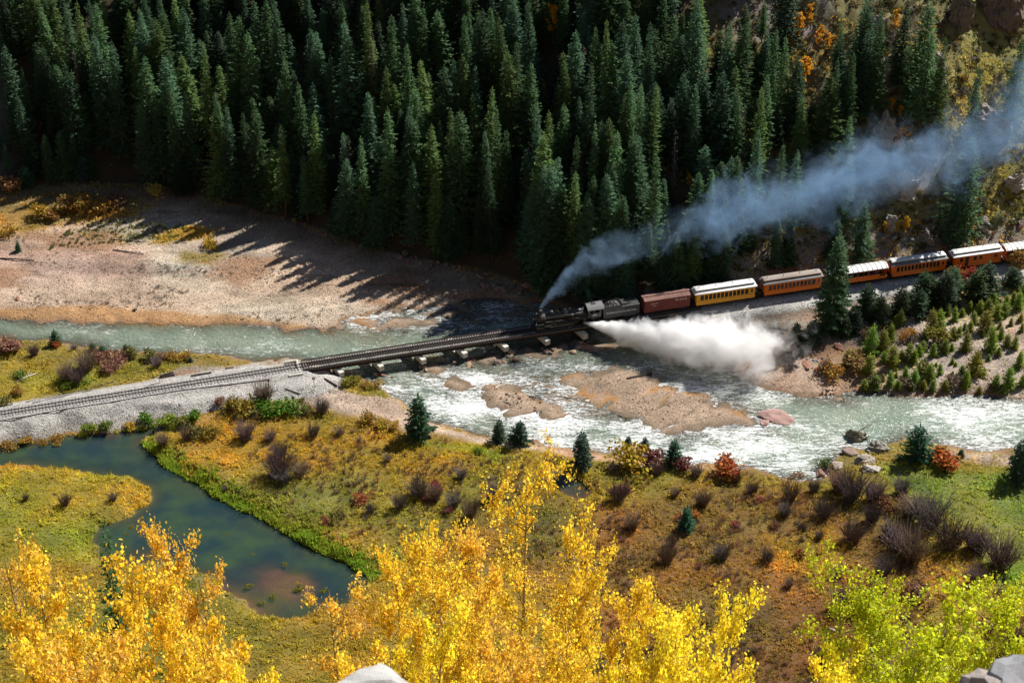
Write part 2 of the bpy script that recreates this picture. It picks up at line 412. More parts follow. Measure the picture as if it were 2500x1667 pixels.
# regions of ground: outline, colour, feather, gravel weight, grass weight
G_RED = (0.35, 0.235, 0.18); G_TAN = (0.385, 0.295, 0.22); G_GREY = (0.36, 0.33, 0.30); RUST = (0.33, 0.165, 0.055)
REGIONS = [
    # outline, z, colour, feather, gravel, grass
    ([(-160, 440), (0, 450), (140, 430), (420, 445), (640, 500), (780, 558), (1000, 600), (1160, 640), (1300, 700), (1180, 720), (1000, 740), (740, 775), (-160, 760)], 0.8, G_TAN, 3, 1, 0.0),
    ([(-160, 560), (0, 565), (120, 570), (330, 580), (430, 610), (330, 640), (180, 650), (0, 655), (-160, 655)], 0.8, G_RED, 6, 1, 0.0),
    ([(330, 590), (560, 560), (700, 640), (860, 720), (620, 740), (420, 700)], 0.8, (0.41, 0.325, 0.245), 6, 1, 0.0),
    ([(-160, 440), (0, 450), (140, 436), (330, 450), (370, 480), (300, 515), (150, 520), (60, 540), (-160, 545)], 0.9, (0.30, 0.19, 0.075), 4, 0.4, 0.6),
    ([(-160, 452), (0, 455), (95, 448), (110, 465), (60, 478), (0, 482), (-160, 490)], 0.9, (0.38, 0.22, 0.06), 2, 0.2, 0.3),
    ([(330, 545), (380, 530), (450, 525), (510, 530), (490, 548), (430, 560), (360, 560)], 0.9, (0.30, 0.19, 0.045), 2.5, 0.3, 0.7),
    ([(200, 520), (300, 505), (420, 515), (380, 535), (330, 560), (230, 565), (150, 550)], 0.9, (0.36, 0.30, 0.23), 3, 0.8, 0.25),
    ([(420, 580), (520, 590), (480, 610), (420, 600)], 0.8, (0.24, 0.18, 0.08), 3, 0.6, 0.4),
    ([(-160, 712), (0, 712), (150, 706), (330, 715), (520, 728), (700, 745), (760, 765), (0, 735), (-160, 735)], 0.2, (0.33, 0.20, 0.10), 1.5, 0.8, 0.0),
    # left meadow between river and line
    ([(-160, 772), (0, 783), (120, 790), (200, 803), (300, 815), (425, 818), (440, 832), (400, 848), (320, 868), (240, 885), (100, 920), (0, 940), (-160, 965)], 1.0, (0.245, 0.19, 0.05), 1.5, 0.1, 1.0),
    ([(-160, 850), (40, 860), (170, 850), (260, 865), (180, 895), (60, 925), (-160, 950)], 1.0, (0.25, 0.21, 0.045), 4, 0.05, 1.0),
    # meadows round the pond
    ([(-160, 1078), (0, 1073), (150, 1072), (250, 1083), (320, 1098), (355, 1130), (330, 1170), (240, 1198), (210, 1240), (235, 1290), (420, 1320), (520, 1370), (600, 1410), (700, 1425), (840, 1390),
      (860, 1330), (840, 1300), (640, 1205), (430, 1095), (330, 1018), (420, 985), (540, 955), (660, 945), (800, 960), (930, 1000), (1100, 1010), (1300, 1045), (1500, 1068), (1800, 1105), (1900, 1100), (2100, 1060),
      (2352, 1060), (2600, 1060), (2600, 1700), (-160, 1700)], 0.9, (0.255, 0.185, 0.042), 1.5, 0.05, 1.0),
    ([(-160, 1078), (0, 1073), (150, 1072), (250, 1083), (320, 1098), (355, 1130), (330, 1170), (240, 1198), (210, 1240), (235, 1290), (0, 1300), (-160, 1300)], 0.9, (0.255, 0.215, 0.045), 3, 0.0, 1.0),
    ([(420, 1090), (600, 1060), (840, 1100), (1000, 1120), (1050, 1240), (960, 1290), (860, 1320), (640, 1205)], 0.9, (0.225, 0.185, 0.05), 6, 0.0, 1.0),
    ([(520, 985), (700, 975), (900, 1010), (1120, 1040), (1150, 1075), (950, 1090), (700, 1060), (560, 1030)], 0.9, (0.275, 0.185, 0.035), 5, 0.0, 1.0),
    ([(1180, 1085), (1350, 1150), (1420, 1230), (1300, 1350), (1000, 1330), (1000, 1240), (1100, 1130)], 0.9, (0.21, 0.14, 0.045), 6, 0.0, 1.0),
    ([(1360, 1170), (1600, 1110), (1850, 1120), (2050, 1200), (2150, 1320), (2100, 1600), (1500, 1700), (1350, 1600)], 0.9, (0.19, 0.115, 0.045), 8, 0.0, 1.0),
    ([(1750, 1240), (1900, 1200), (1960, 1260), (1900, 1330), (1800, 1310)], 0.9, (0.26, 0.16, 0.035), 5, 0.0, 1.0),
    ([(1600, 1420), (1950, 1380), (1980, 1600), (1560, 1640)], 0.9, (0.15, 0.09, 0.04), 7, 0.0, 1.0),
    ([(2020, 1062), (2120, 1055), (2352, 1090), (2600, 1090), (2600, 1420), (2352, 1380), (2260, 1330), (2230, 1230), (2140, 1160), (2040, 1110)], 0.9, (0.165, 0.185, 0.05), 4, 0.0, 0.75),
    ([(2250, 1290), (2352, 1280), (2600, 1300), (2600, 1400), (2352, 1370)], 0.9, (0.13, 0.2, 0.035), 3, 0.0, 0.8),
    # bright fringe of the pond
    ([(330, 1014), (375, 1050), (440, 1090), (510, 1130), (590, 1178), (670, 1218), (750, 1256), (810, 1282), (880, 1322), (860, 1332), (830, 1310), (740, 1268), (660, 1228), (580, 1188), (500, 1143), (430, 1103), (366, 1062), (325, 1022)], 0.5, (0.16, 0.23, 0.03), 1.0, 0.0, 1.0),
    ([(180, 985), (330, 958), (420, 945), (470, 965), (420, 992), (330, 985), (250, 990), (190, 1000)], 0.6, (0.17, 0.19, 0.035), 1.2, 0.1, 1.0),
    ([(960, 1010), (1110, 1020), (1160, 1050), (1140, 1062), (1100, 1036), (960, 1024)], 0.9, (0.22, 0.21, 0.03), 1.5, 0.0, 1.0),
    # gravel bank near the bridge and along the near shore
    ([(620, 890), (760, 870), (870, 885), (930, 925), (960, 958), (1080, 995), (1220, 1020), (1300, 1035), (1200, 1025), (1060, 1005), (960, 990), (900, 975), (800, 950), (680, 930), (620, 915)], 0.9, (0.37, 0.30, 0.24), 2, 1, 0.0),
    ([(765, 862), (830, 858), (880, 880), (930, 895), (900, 905), (840, 905), (790, 890)], 1.0, (0.26, 0.19, 0.05), 1.5, 0.2, 1.0),
    ([(1220, 1012), (1400, 1045), (1560, 1062), (1660, 1072), (1500, 1072), (1300, 1050)], 0.5, (0.36, 0.24, 0.17), 2, 1, 0.1),
    ([(2140, 1025), (2352, 1042), (2600, 1045), (2600, 1085), (2352, 1082), (2200, 1062)], 0.5, (0.40, 0.29, 0.21), 2, 1, 0.15),
    ([(440, 832), (560, 828), (665, 834), (690, 850), (600, 862), (470, 880), (380, 890), (330, 890), (330, 872)], 1.6, (0.36, 0.31, 0.26), 2, 1, 0.05),
    # terrace on the far side of the river, right
    ([(1500, 720), (1650, 705), (1900, 670), (2352, 612), (2600, 590), (2600, 915), (2352, 912), (2150, 905), (1960, 900), (1860, 905), (1740, 880), (1600, 830), (1450, 790)], 1.0, (0.34, 0.265, 0.215), 2.5, 1, 0.03),
    ([(1600, 715), (1850, 680), (1870, 740), (1800, 800), (1650, 770)], 1.5, (0.30, 0.24, 0.185), 3, 0.8, 0.0),
    ([(1850, 800), (2040, 790), (2100, 850), (1980, 900), (1900, 890)], 1.0, (0.29, 0.19, 0.125), 4, 0.7, 0.15),
    ([(1750, 870), (1830, 855), (1930, 880), (1935, 905), (1850, 912), (1780, 895)], 0.4, (0.37, 0.26, 0.19), 1.5, 1, 0.0),
    ([(2050, 690), (2352, 640), (2600, 620), (2600, 720), (2352, 720), (2150, 740)], 1.3, (0.25, 0.22, 0.12), 5, 0.5, 0.3),
]
for i, r_ in enumerate(REGIONS): REGIONS[i] = (polyW(r_[0], r_[1]), *r_[2:])

def field(x, y, full=True):
    """height, colour and weights of the ground at points"""
    x = np.asarray(x, float); y = np.asarray(y, float)
    nb = fbm(x, y, 5, 2, 3); nc = fbm(x, y, 1.6, 5, 2); ns = fbm(x, y, 2.2, 9, 3)
    jx = x + fbm(x, y, 4, 40, 3) * 1.3; jy = y + fbm(x, y, 4, 50, 3) * 2.0
    river = sdf(jx, jy, RIVER, 40.0)
    pond = np.maximum(sdf(jx, jy, POND), sdf(jx, jy, POND2))
    dout = np.minimum(-river, 40)
    # floor of the valley
    floor = 0.25 + 0.75 * (1 - np.exp(-np.maximum(dout, 0) / 5.0)) + 0.012 * np.maximum(dout, 0) + nb * 0.14 + nc * 0.05 + 0.16 * fbm(x * 0.4, y, 3.4, 151, 3)
    bed = -np.clip(river * 0.16, 0, 1.1) + nb * 0.08
    sh = np.full(x.shape, -14.0)
    for p in SHALLOWS: sh = np.maximum(sh, sdf(jx, jy, p, 8.0))
    shw = sstep(-2, 3, sh)
    bed = bed * (1 - shw) + (-0.035 + ns * 0.14 + nb * 0.05) * shw
    chan = np.abs(fbm((x * 0.75 + y * 0.65) * 0.35, (y * 0.75 - x * 0.65), 4.5, 141, 3))
    rib = sstep(0.16, 0.0, chan) * 0.3 * sstep(0.0, 0.6, fbm(x, y, 13, 145, 2) + 0.25)
    for p in BARS: bed = np.maximum(bed, np.clip(0.09 * sdf(jx, jy, p, 12.0), -2, 0.42) + nc * 0.05 + ns * 0.05 - 0.03 - rib)
    z = np.where(river > 0, bed, np.minimum(floor, 0.06 + 0.22 * np.maximum(dout, 0) + nc * 0.03))
    # pond
    pb = -np.clip(pond * 0.22, 0, 0.9) + nb * 0.05
    shoal = sstep(-3, 3, sdf(jx, jy, SHOAL, 8.0)); pb = pb * (1 - shoal) + np.maximum(pb, -0.22 + nb * 0.1) * shoal
    z = np.where(pond > 0, pb, np.where(pond > -6, np.minimum(z, 0.1 + np.maximum(-pond, 0) * 0.45 + nc * 0.06), z))
    t_left = x < _fe[-1, 0]
    # embankment
    d1 = seg_dist(x, y, EMB1, False); d2 = seg_dist(x, y, EMB2, False)
    near = y < track_y(x)
    top = RAIL_Z - 0.26
    def emb(d, wn, wf, sn, sf):
        shoulder = top - sstep(1.9, 3.0, d) * 0.45
        a = np.where(near, shoulder - np.maximum(d - wn, 0) * sn, shoulder - np.maximum(d - wf, 0) * sf)
        return a + np.where(d > 2.4, nc * 0.05 + nb * 0.06, 0)
    e = np.maximum(np.where(d1 < 30, emb(d1, 5.6, 3.2, 0.55, 0.5), -9), np.where(d2 < 30, emb(d2, 4.6, 3.8, 0.62, 0.6), -9))
    wet = np.maximum(river, pond)
    e = np.where(wet > -8, np.minimum(e, np.where(wet > 0, z, 0.10 + 0.5 * np.maximum(-wet, 0) + nc * 0.05)), e)          # never fills the water
    zz = np.maximum(z, e)
    embk = e > z + 0.02
    # far hill, near slope
    h, t = hill(x, y)
    z2 = np.where(t > -6, np.maximum(zz, h), zz)
    z2 = np.where((d2 < 3.4) | (d1 < 3.0), np.minimum(z2, zz), z2)
    onhill = z2 > zz + 0.05
    lo = CAM[2] - BOT * y                                   # the foot of the frame; the near slope stays below it
    ns_ = 0.965 * lo - 6.5 + fbm(x, y, 12, 61, 3) * 1.1
    ns_ = np.where(y < 9, np.maximum(ns_, CAM[2] - BOT * 6.2 - 0.3 - np.maximum(y - 6.6, 0) * 8 + nc * 0.05), ns_)
    near_slope = ns_ > z2
    z2 = np.maximum(z2, ns_)
    if not full: return z2
    # colour
    c = np.empty((*x.shape, 3)); c[:] = (0.24, 0.17, 0.06)
    grav = np.zeros(x.shape); gras = np.full(x.shape, 0.7)
    wob = fbm(x, y, 6, 70, 3) * 2.2
    for poly, rc, fe, gv, gs in REGIONS:
        sd = sdf(x, y, poly, fe + 8.0) + wob * min(fe, 4) / 4.0
        w_ = sstep(-fe * 0.5, fe * 0.5, sd)
        c += (np.array(rc) - c) * w_[..., None]; grav += (gv - grav) * w_; gras += (gs - gras) * w_
    # drifts of sorted gravel, sand and silt
    st = fbm(x * 0.35, y, 7, 91, 4); st2 = fbm(x * 0.5, y, 2.6, 95, 3); hu = fbm(x * 0.6, y, 16, 97, 3)
    gm = grav[..., None]
    c = c * (1 + gm * (0.42 * st + 0.48 * st2)[..., None]) * (1 + gm * hu[..., None] * np.array([0.14, -0.02, -0.12]))
    silt = sstep(0.18, 0.5, fbm(x * 0.45, y, 7, 103, 4)) * grav
    c += (np.array([0.27, 0.155, 0.09]) - c) * (silt * 0.85)[..., None]
    line = sstep(0.07, 0.0, np.abs(fbm(x * 0.22, y, 7, 153, 3))) * sstep(-0.1, 0.4, fbm(x, y, 20, 157, 2)) * grav
    c = c * (1 - 0.5 * line[..., None])
    foot = sstep(-13, -2, t) * (x < 12) * (1 - sstep(0.2, 0.9, embk * 1.0))  # dark soil along the forest foot, with its shadow band painted in
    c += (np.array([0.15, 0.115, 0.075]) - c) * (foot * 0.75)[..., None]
    mead = (gras > 0.5)[..., None] * 1.0
    mv = fbm(x, y, 10, 111, 4); mv2 = fbm(x, y, 3.0, 115, 3)
    c = c * (1 + mead * ((0.3 * mv + 0.3 * mv2)[..., None])) * (1 + mead * mv[..., None] * np.array([0.30, -0.10, -0.15]))
    cg = c.copy(); c = c * (1 - 0.28 * (gras * (1 - grav))[..., None])
    # ballast
    wgt = np.where(embk & (d1 < 30), 1.0, 0.0); wgt = np.maximum(wgt, np.where(embk & (d2 < 5.2), 1.0, 0.0))
    bc = np.where((np.minimum(d1, d2) < 2.0)[..., None], np.array([0.37, 0.355, 0.34]), np.array([0.40, 0.385, 0.36]))
    far_ed = np.where(embk & (d1 < 30) & near & (e < 1.15), 0.75, 0.0)
    bc = bc * (1 - far_ed[..., None]) + np.array([0.26, 0.23, 0.2]) * far_ed[..., None]
    farleft = embk & (d1 > 3.6) & (~near) & (d1 < 30)
    wgt = np.where(farleft, 0.55, wgt)
    c += (bc - c) * wgt[..., None]; grav = np.maximum(grav, wgt); gras = np.where(wgt > .5, 0.0, gras)
    bw = np.where(embk & (d2 >= 5.2) & (d2 < 30), 0.6, 0.0)
    c += (np.array([0.27, 0.21, 0.165]) - c) * bw[..., None]; grav = np.maximum(grav, bw)
    # river bed and bars
    inr = (river > -0.3)
    barw = np.where(inr, sstep(0.0, 0.26, z2 + 0.10 * ns), 0.0)
    rustn = sstep(-0.05, 0.6, fbm(x * 0.6, y, 6, 121, 3))[..., None]
    wetc = np.array(RUST)[None] * rustn + np.array([0.15, 0.115, 0.08])[None] * (1 - rustn)
    bst = (1 + 0.35 * fbm(x * 0.4, y, 4, 125, 3))[..., None]
    bcol = wetc * (1 - barw[..., None]) + np.array([0.345, 0.255, 0.185])[None] * bst * barw[..., None]
    c = np.where(inr[..., None], bcol, c); grav = np.where(inr, np.maximum(barw, 0.35), grav); gras = np.where(inr, 0, gras)
    shore = sstep(0.30, 0.06, z2 + 0.08 * ns) * ((river > -9) & (river <= 0) & ~near_slope) * np.where(pond > -6, 0.3, 1.0)
    c += (np.array([0.24, 0.14, 0.085]) - c) * (shore * 0.8)[..., None]; gras = gras * (1 - shore)
    inp = pond > 0
    pc = np.where((fbm(x, y, 9, 88, 2) > 0.1)[..., None], np.array([0.19, 0.10, 0.05]), np.array([0.11, 0.10, 0.045]))
    pc = pc * (1 - shoal[..., None]) + np.array([0.27, 0.12, 0.07]) * shoal[..., None]
    c = np.where(inp[..., None], pc, c); gras = np.where(inp, 0, gras); grav = np.where(inp, 0, grav)
    # hill
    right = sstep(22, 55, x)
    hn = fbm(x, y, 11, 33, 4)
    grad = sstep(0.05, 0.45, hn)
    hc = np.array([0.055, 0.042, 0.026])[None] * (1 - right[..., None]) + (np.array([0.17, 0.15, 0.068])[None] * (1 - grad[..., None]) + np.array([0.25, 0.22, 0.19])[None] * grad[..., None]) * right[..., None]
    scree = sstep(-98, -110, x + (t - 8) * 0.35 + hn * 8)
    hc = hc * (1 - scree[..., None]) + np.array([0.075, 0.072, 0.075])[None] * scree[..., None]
    # the cutting beside the line
    cut = onhill & (d2 < 11)
    hc = np.where(cut[..., None], np.array([0.22, 0.19, 0.16]), hc)
    # open grassy slope far right
    gsl = sstep(82, 91, x - t * 0.12 + hn * 5) * sstep(2, 8, t)
    hc = hc * (1 - gsl[..., None]) + np.array([0.205, 0.19, 0.065])[None] * gsl[..., None]
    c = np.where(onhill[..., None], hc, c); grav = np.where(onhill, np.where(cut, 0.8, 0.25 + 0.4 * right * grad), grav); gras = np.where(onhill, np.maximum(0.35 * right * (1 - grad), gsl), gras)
    c = np.where(near_slope[..., None], np.array([0.21, 0.16, 0.085]), c); grav = np.where(near_slope, 0.3, grav); gras = np.where(near_slope, 0.5, gras)
    return dict(z=z2, col=c, colg=cg, grav=grav, gras=gras, river=river, pond=pond, sh=shw, onhill=onhill, t=t, near_slope=near_slope, d1=d1, d2=d2, bank=embk)

def axis(segs):
    out = [np.arange(a, b, st) for a, b, st in segs]; return np.concatenate(out + [[segs[-1][1]]])
gx = axis([(-700, -200, 25), (-200, -122, 3.0), (-122, 122, 0.5), (122, 200, 3.0), (200, 700, 25)])
gy = axis([(-80, 4, 6), (4, 12, 0.8), (12, 212, 4), (212, 380, 0.45), (380, 460, 1.2), (460, 560, 5), (560, 1100, 30)])
GX, GY = np.meshgrid(gx, gy)
FLD = field(GX, GY)
def grid_mesh(name, X, Y, Z, mat, keep=None, smooth=True):
    ny, nx = X.shape; V = np.stack([X, Y, Z], -1).reshape(-1, 3).astype(np.float32)
    idx = np.arange(nx * ny).reshape(ny, nx)
    F = np.stack([idx[:-1, :-1], idx[:-1, 1:], idx[1:, 1:], idx[1:, :-1]], -1)
    F = F[keep] if keep is not None else F.reshape(-1, 4)
    used = None
    if keep is not None:
        used = np.unique(F); mp = np.full(nx * ny, -1); mp[used] = np.arange(len(used)); F = mp[F]; V = V[used]
    me = np_mesh(name, V, F, mat, rndface=False, smooth=smooth)
    return me, used
def set_attr(me, name, typ, arr):
    a = me.attributes.new(name, typ, 'POINT')
    if typ == 'FLOAT_COLOR':
        arr = np.concatenate([arr, np.ones((len(arr), 1))], 1); a.data.foreach_set('color', arr.astype(np.float32).ravel())
    else: a.data.foreach_set('value', arr.astype(np.float32).ravel())

# ground material: colour painted by what lies there, stones and turf from texture
m, nt, out = new_mat('ground'); v = coord(nt, 'Object')
col = attr(nt, 'gcol').outputs['Color']; gw = E(attr(nt, 'grav').outputs['Fac']); tw = E(attr(nt, 'gras').outputs['Fac'])
n1 = noise(nt, v, 0.35, 4, 0.65); n2 = noise(nt, v, 2.2, 2, 0.7); n3 = noise(nt, v, 9.0, 1, 0.7)
vo = N(nt, 'ShaderNodeTexVoronoi'); vo.inputs['Scale'].default_value = 3.6; nt.links.new(v, vo.inputs['Vector'])
vo2 = N(nt, 'ShaderNodeTexVoronoi'); vo2.inputs['Scale'].default_value = 6.5; nt.links.new(v, vo2.inputs['Vector'])
sc = N(nt, 'ShaderNodeSeparateColor'); nt.links.new(vo.outputs['Color'], sc.inputs[0])
sc2 = N(nt, 'ShaderNodeSeparateColor'); nt.links.new(vo2.outputs['Color'], sc2.inputs[0])
stone = (E(sc.outputs[0]) - 0.5) * 0.35 + (E(sc2.outputs[0]) - 0.5) * 0.6
gap = E(vo.outputs['Distance']).step(0.55, 0.85) * 0.35
f = 1.0 + (E(n1.outputs[0]) - 0.5) * 0.75 + (E(n2.outputs[0]) - 0.5) * 0.55 + (E(n3.outputs[0]) - 0.5) * 0.5 + gw * (stone - gap)
c = mults(nt, col, f.max(0.15).s)
c = mixc(nt, (gw * E(sc.outputs[1]).step(0.85, 0.9) * E(n1.outputs[0]).step(0.45, 0.65) * 0.5).s, c, (0.27, 0.15, 0.11))
c = mixc(nt, (tw * E(n1.outputs[0]).step(0.55, 0.72) * 0.5).s, c, (0.19, 0.13, 0.04))
hgt = (E(n2.outputs[0]) * 0.35 + E(n3.outputs[0]) * 0.2) * (1.0 - gw * 0.5) + gw * (0.4 - E(vo.outputs['Distance']) * 0.4 + (0.3 - E(vo2.outputs['Distance']) * 0.3))
bsdf(nt, out, c, 0.95, 0, 0.1, bump(nt, hgt.s, 0.9, 0.28))
M_GROUND = m
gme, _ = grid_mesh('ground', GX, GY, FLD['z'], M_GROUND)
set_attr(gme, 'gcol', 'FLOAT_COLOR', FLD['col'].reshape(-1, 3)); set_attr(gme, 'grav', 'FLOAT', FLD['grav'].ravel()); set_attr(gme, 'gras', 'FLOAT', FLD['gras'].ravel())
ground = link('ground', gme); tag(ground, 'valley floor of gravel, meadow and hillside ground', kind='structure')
from bisect import bisect_right
def gz(x, y):
    """height of the built ground sheet at one point or many"""
    return field(np.atleast_1d(np.asarray(x, float)), np.atleast_1d(np.asarray(y, float)), False)
GZ = FLD['z']
def gzi(x, y):                      # bilinear on the sheet itself
    x = np.atleast_1d(np.asarray(x, float)); y = np.atleast_1d(np.asarray(y, float))
    i = np.clip(np.searchsorted(gx, x, 'right') - 1, 0, len(gx) - 2); j = np.clip(np.searchsorted(gy, y, 'right') - 1, 0, len(gy) - 2)
    a = np.clip((x - gx[i]) / (gx[i + 1] - gx[i]), 0, 1); b = np.clip((y - gy[j]) / (gy[j + 1] - gy[j]), 0, 1)
    return (GZ[j, i] * (1 - a) + GZ[j, i + 1] * a) * (1 - b) + (GZ[j + 1, i] * (1 - a) + GZ[j + 1, i + 1] * a) * b
def gval(A, x, y):                  # nearest grid value of a ground field
    x = np.atleast_1d(np.asarray(x, float)); y = np.atleast_1d(np.asarray(y, float))
    i = np.clip(np.searchsorted(gx, x), 0, len(gx) - 1); j = np.clip(np.searchsorted(gy, y), 0, len(gy) - 1)
    return A[j, i]
def onground(px, py, z0=1.0):      # photograph pixel -> point on the built ground
    d = ray(px, py); d = d / np.linalg.norm(d)
    ts = np.arange(230, 620, 0.4); P = CAM + d * ts[:, None]
    k = np.argmax(P[:, 2] <= gzi(P[:, 0], P[:, 1])); p = P[k]
    return np.array([p[0], p[1], gzi(p[0], p[1])[0]])
def OD(dx, dy): return onground(dx * K, dy * K)

# ---------------------------------------------------------------- water
def water_mat(name, deep, mid, turb, foam, gl_rough, bscale, bstr, bdist):
    m, nt, out = new_mat(name); v = coord(nt, 'Object', (1, 1, 1))
    dep = E(attr(nt, 'depth').outputs['Fac']); fo = E(attr(nt, 'foam').outputs['Fac'])
    vs = coord(nt, 'Object', (0.55, 1.0, 1.0))
    w1 = noise(nt, vs, bscale, 2, 0.65, 0.5); w2 = noise(nt, vs, bscale * 3.4, 1, 0.65); w3 = noise(nt, v, 0.12, 3)
    h = E(w1.outputs[0]) * 0.7 + E(w2.outputs[0]) * 0.35
    nrm = bump(nt, h.s, bstr, bdist)
    c = mixc(nt, (E(w3.outputs[0]).step(0.35, 0.7)).s, deep, mid)
    b = N(nt, 'ShaderNodeBsdfPrincipled'); nt.links.new(c, b.inputs['Base Color'])
    b.inputs['Roughness'].default_value = gl_rough; b.inputs['IOR'].default_value = 1.33; b.inputs['Specular IOR Level'].default_value = 0.5
    nt.links.new(nrm, b.inputs['Normal'])
    tr_ = N(nt, 'ShaderNodeBsdfTransparent'); tr_.inputs[0].default_value = (0.9, 0.93, 0.9, 1)
    g = N(nt, 'ShaderNodeBsdfGlossy'); g.inputs['Roughness'].default_value = gl_rough; nt.links.new(nrm, g.inputs['Normal'])
    fr = N(nt, 'ShaderNodeFresnel'); fr.inputs['IOR'].default_value = 1.33; nt.links.new(nrm, fr.inputs['Normal'])
    clear = N(nt, 'ShaderNodeMixShader'); nt.links.new(fr.outputs[0], clear.inputs[0]); nt.links.new(tr_.outputs[0], clear.inputs[1]); nt.links.new(g.outputs[0], clear.inputs[2])
    opac = 1.0 - E.op('EXPONENT', dep * (-turb))
    mx = N(nt, 'ShaderNodeMixShader'); nt.links.new(opac.s, mx.inputs[0]); nt.links.new(clear.outputs[0], mx.inputs[1]); nt.links.new(b.outputs[0], mx.inputs[2])
    last = mx.outputs[0]
    if foam:
        fn = noise(nt, coord(nt, 'Object', (0.28, 1.0, 1.0)), 1.9, 3, 0.72, 0.8); fn2 = noise(nt, coord(nt, 'Object', (0.4, 1, 1)), 5.0, 2, 0.7, 0.6); fn3 = noise(nt, coord(nt, 'Object', (0.5, 1, 1)), 0.16, 2)
        tot = E(fn.outputs[0]) * 0.55 + E(fn2.outputs[0]) * 0.42 + E(fn3.outputs[0]) * 0.42
        k = (tot + fo * 0.27).step(0.76, 0.95)
        fb = N(nt, 'ShaderNodeBsdfPrincipled'); fb.inputs['Base Color'].default_value = (0.82, 0.84, 0.84, 1); fb.inputs['Roughness'].default_value = 0.45  # white of the foam, also painted in for sun glints on the water
        nt.links.new(bump(nt, (E(fn2.outputs[0]) + E(fn.outputs[0])).s, 0.8, 0.25), fb.inputs['Normal'])
        m2 = N(nt, 'ShaderNodeMixShader'); nt.links.new((k * 0.9).s, m2.inputs[0]); nt.links.new(last, m2.inputs[1]); nt.links.new(fb.outputs[0], m2.inputs[2]); last = m2.outputs[0]
    nt.links.new(last, out.inputs[0]); return m
M_RIVER = water_mat('river_water', (0.20, 0.262, 0.205), (0.26, 0.305, 0.235), 2.0, True, 0.16, 1.5, 1.0, 0.5)
M_POND = water_mat('pond_water', (0.016, 0.040, 0.047), (0.046, 0.082, 0.036), 1.7, False, 0.03, 0.8, 0.05, 0.1)
wx = np.arange(-124, 124.1, 0.4); wy = np.arange(WD(0, 1110)[1], WD(0, 675)[1], 0.4)
WX, WY = np.meshgrid(wx, wy)
gzw = gzi(WX.ravel(), WY.ravel()).reshape(WX.shape)
rsd = sdf(WX, WY, RIVER, 6.0)
keep = ((gzw < 0.09) & (rsd > -4))
kf = keep[:-1, :-1] | keep[1:, :-1] | keep[:-1, 1:] | keep[1:, 1:]
# foam and painted sun glints by flow strength: quick and broken below the bridge and over the shallows, smoother above it
dxp = np.array([proj((x, 300, 0))[0] for x in wx])
below = sstep(0, 10, track_y(WX) - WY)
foam_glint_w = 0.05 + 0.24 * below
for pl, wv in (([(1000, 850), (1200, 860), (1400, 960), (1700, 990), (1860, 1020), (1890, 1095), (1700, 1075), (1400, 1040), (1150, 995), (980, 940), (880, 890)], 0.30),
               ([(740, 768), (780, 715), (1000, 700), (1240, 690), (1300, 720), (1180, 760), (1000, 770)], 0.34),
               ([(1600, 850), (1740, 900), (1840, 980), (1900, 1000), (1800, 1010), (1700, 960), (1560, 890)], 0.16),
               ([(2100, 920), (2352, 920), (2600, 920), (2600, 1040), (2352, 1030), (2150, 1010)], 0.20),
               ([(1930, 905), (2100, 900), (2120, 950), (2000, 990), (1880, 970), (1850, 930)], -0.20)):
    foam_glint_w = foam_glint_w + wv * sstep(-4, 4, sdf(WX, WY, polyW(pl), 8.0))
wz = 0.02 + fbm(WX, WY, 2.4, 101, 3) * (0.05 + 0.07 * np.clip(foam_glint_w, 0, 1)) + fbm(WX * 0.5, WY, 0.9, 131, 2) * 0.04
wme, used = grid_mesh('river', WX, WY, wz, M_RIVER, keep=kf)
set_attr(wme, 'depth', 'FLOAT', np.maximum(0.02 - gzw, 0).ravel()[used]); set_attr(wme, 'foam', 'FLOAT', foam_glint_w.ravel()[used])
tag(link('river', wme), 'shallow green river with white riffles running under the bridge', kind='structure')
for nm, pl, lab in (('pond', POND, 'still dark green beaver pond beside the line'), ('pool', POND2, 'small dark pool behind the gold aspen top')):
    x0, y0 = pl.min(0) - 2; x1, y1 = pl.max(0) + 2
    PX, PY = np.meshgrid(np.arange(x0, x1, 0.5), np.arange(y0, y1, 0.5))
    pz = gzi(PX.ravel(), PY.ravel()).reshape(PX.shape); kp = (pz < 0.16) & (sdf(PX, PY, pl, 6.0) > -3)
    kp = kp[:-1, :-1] | kp[1:, :-1] | kp[:-1, 1:] | kp[1:, 1:]
    pme, used = grid_mesh(nm, PX, PY, np.full(PX.shape, 0.06), M_POND, keep=kp)
    set_attr(pme, 'depth', 'FLOAT', np.maximum(0.06 - pz, 0).ravel()[used])
    tag(link(nm, pme), lab, kind='structure')
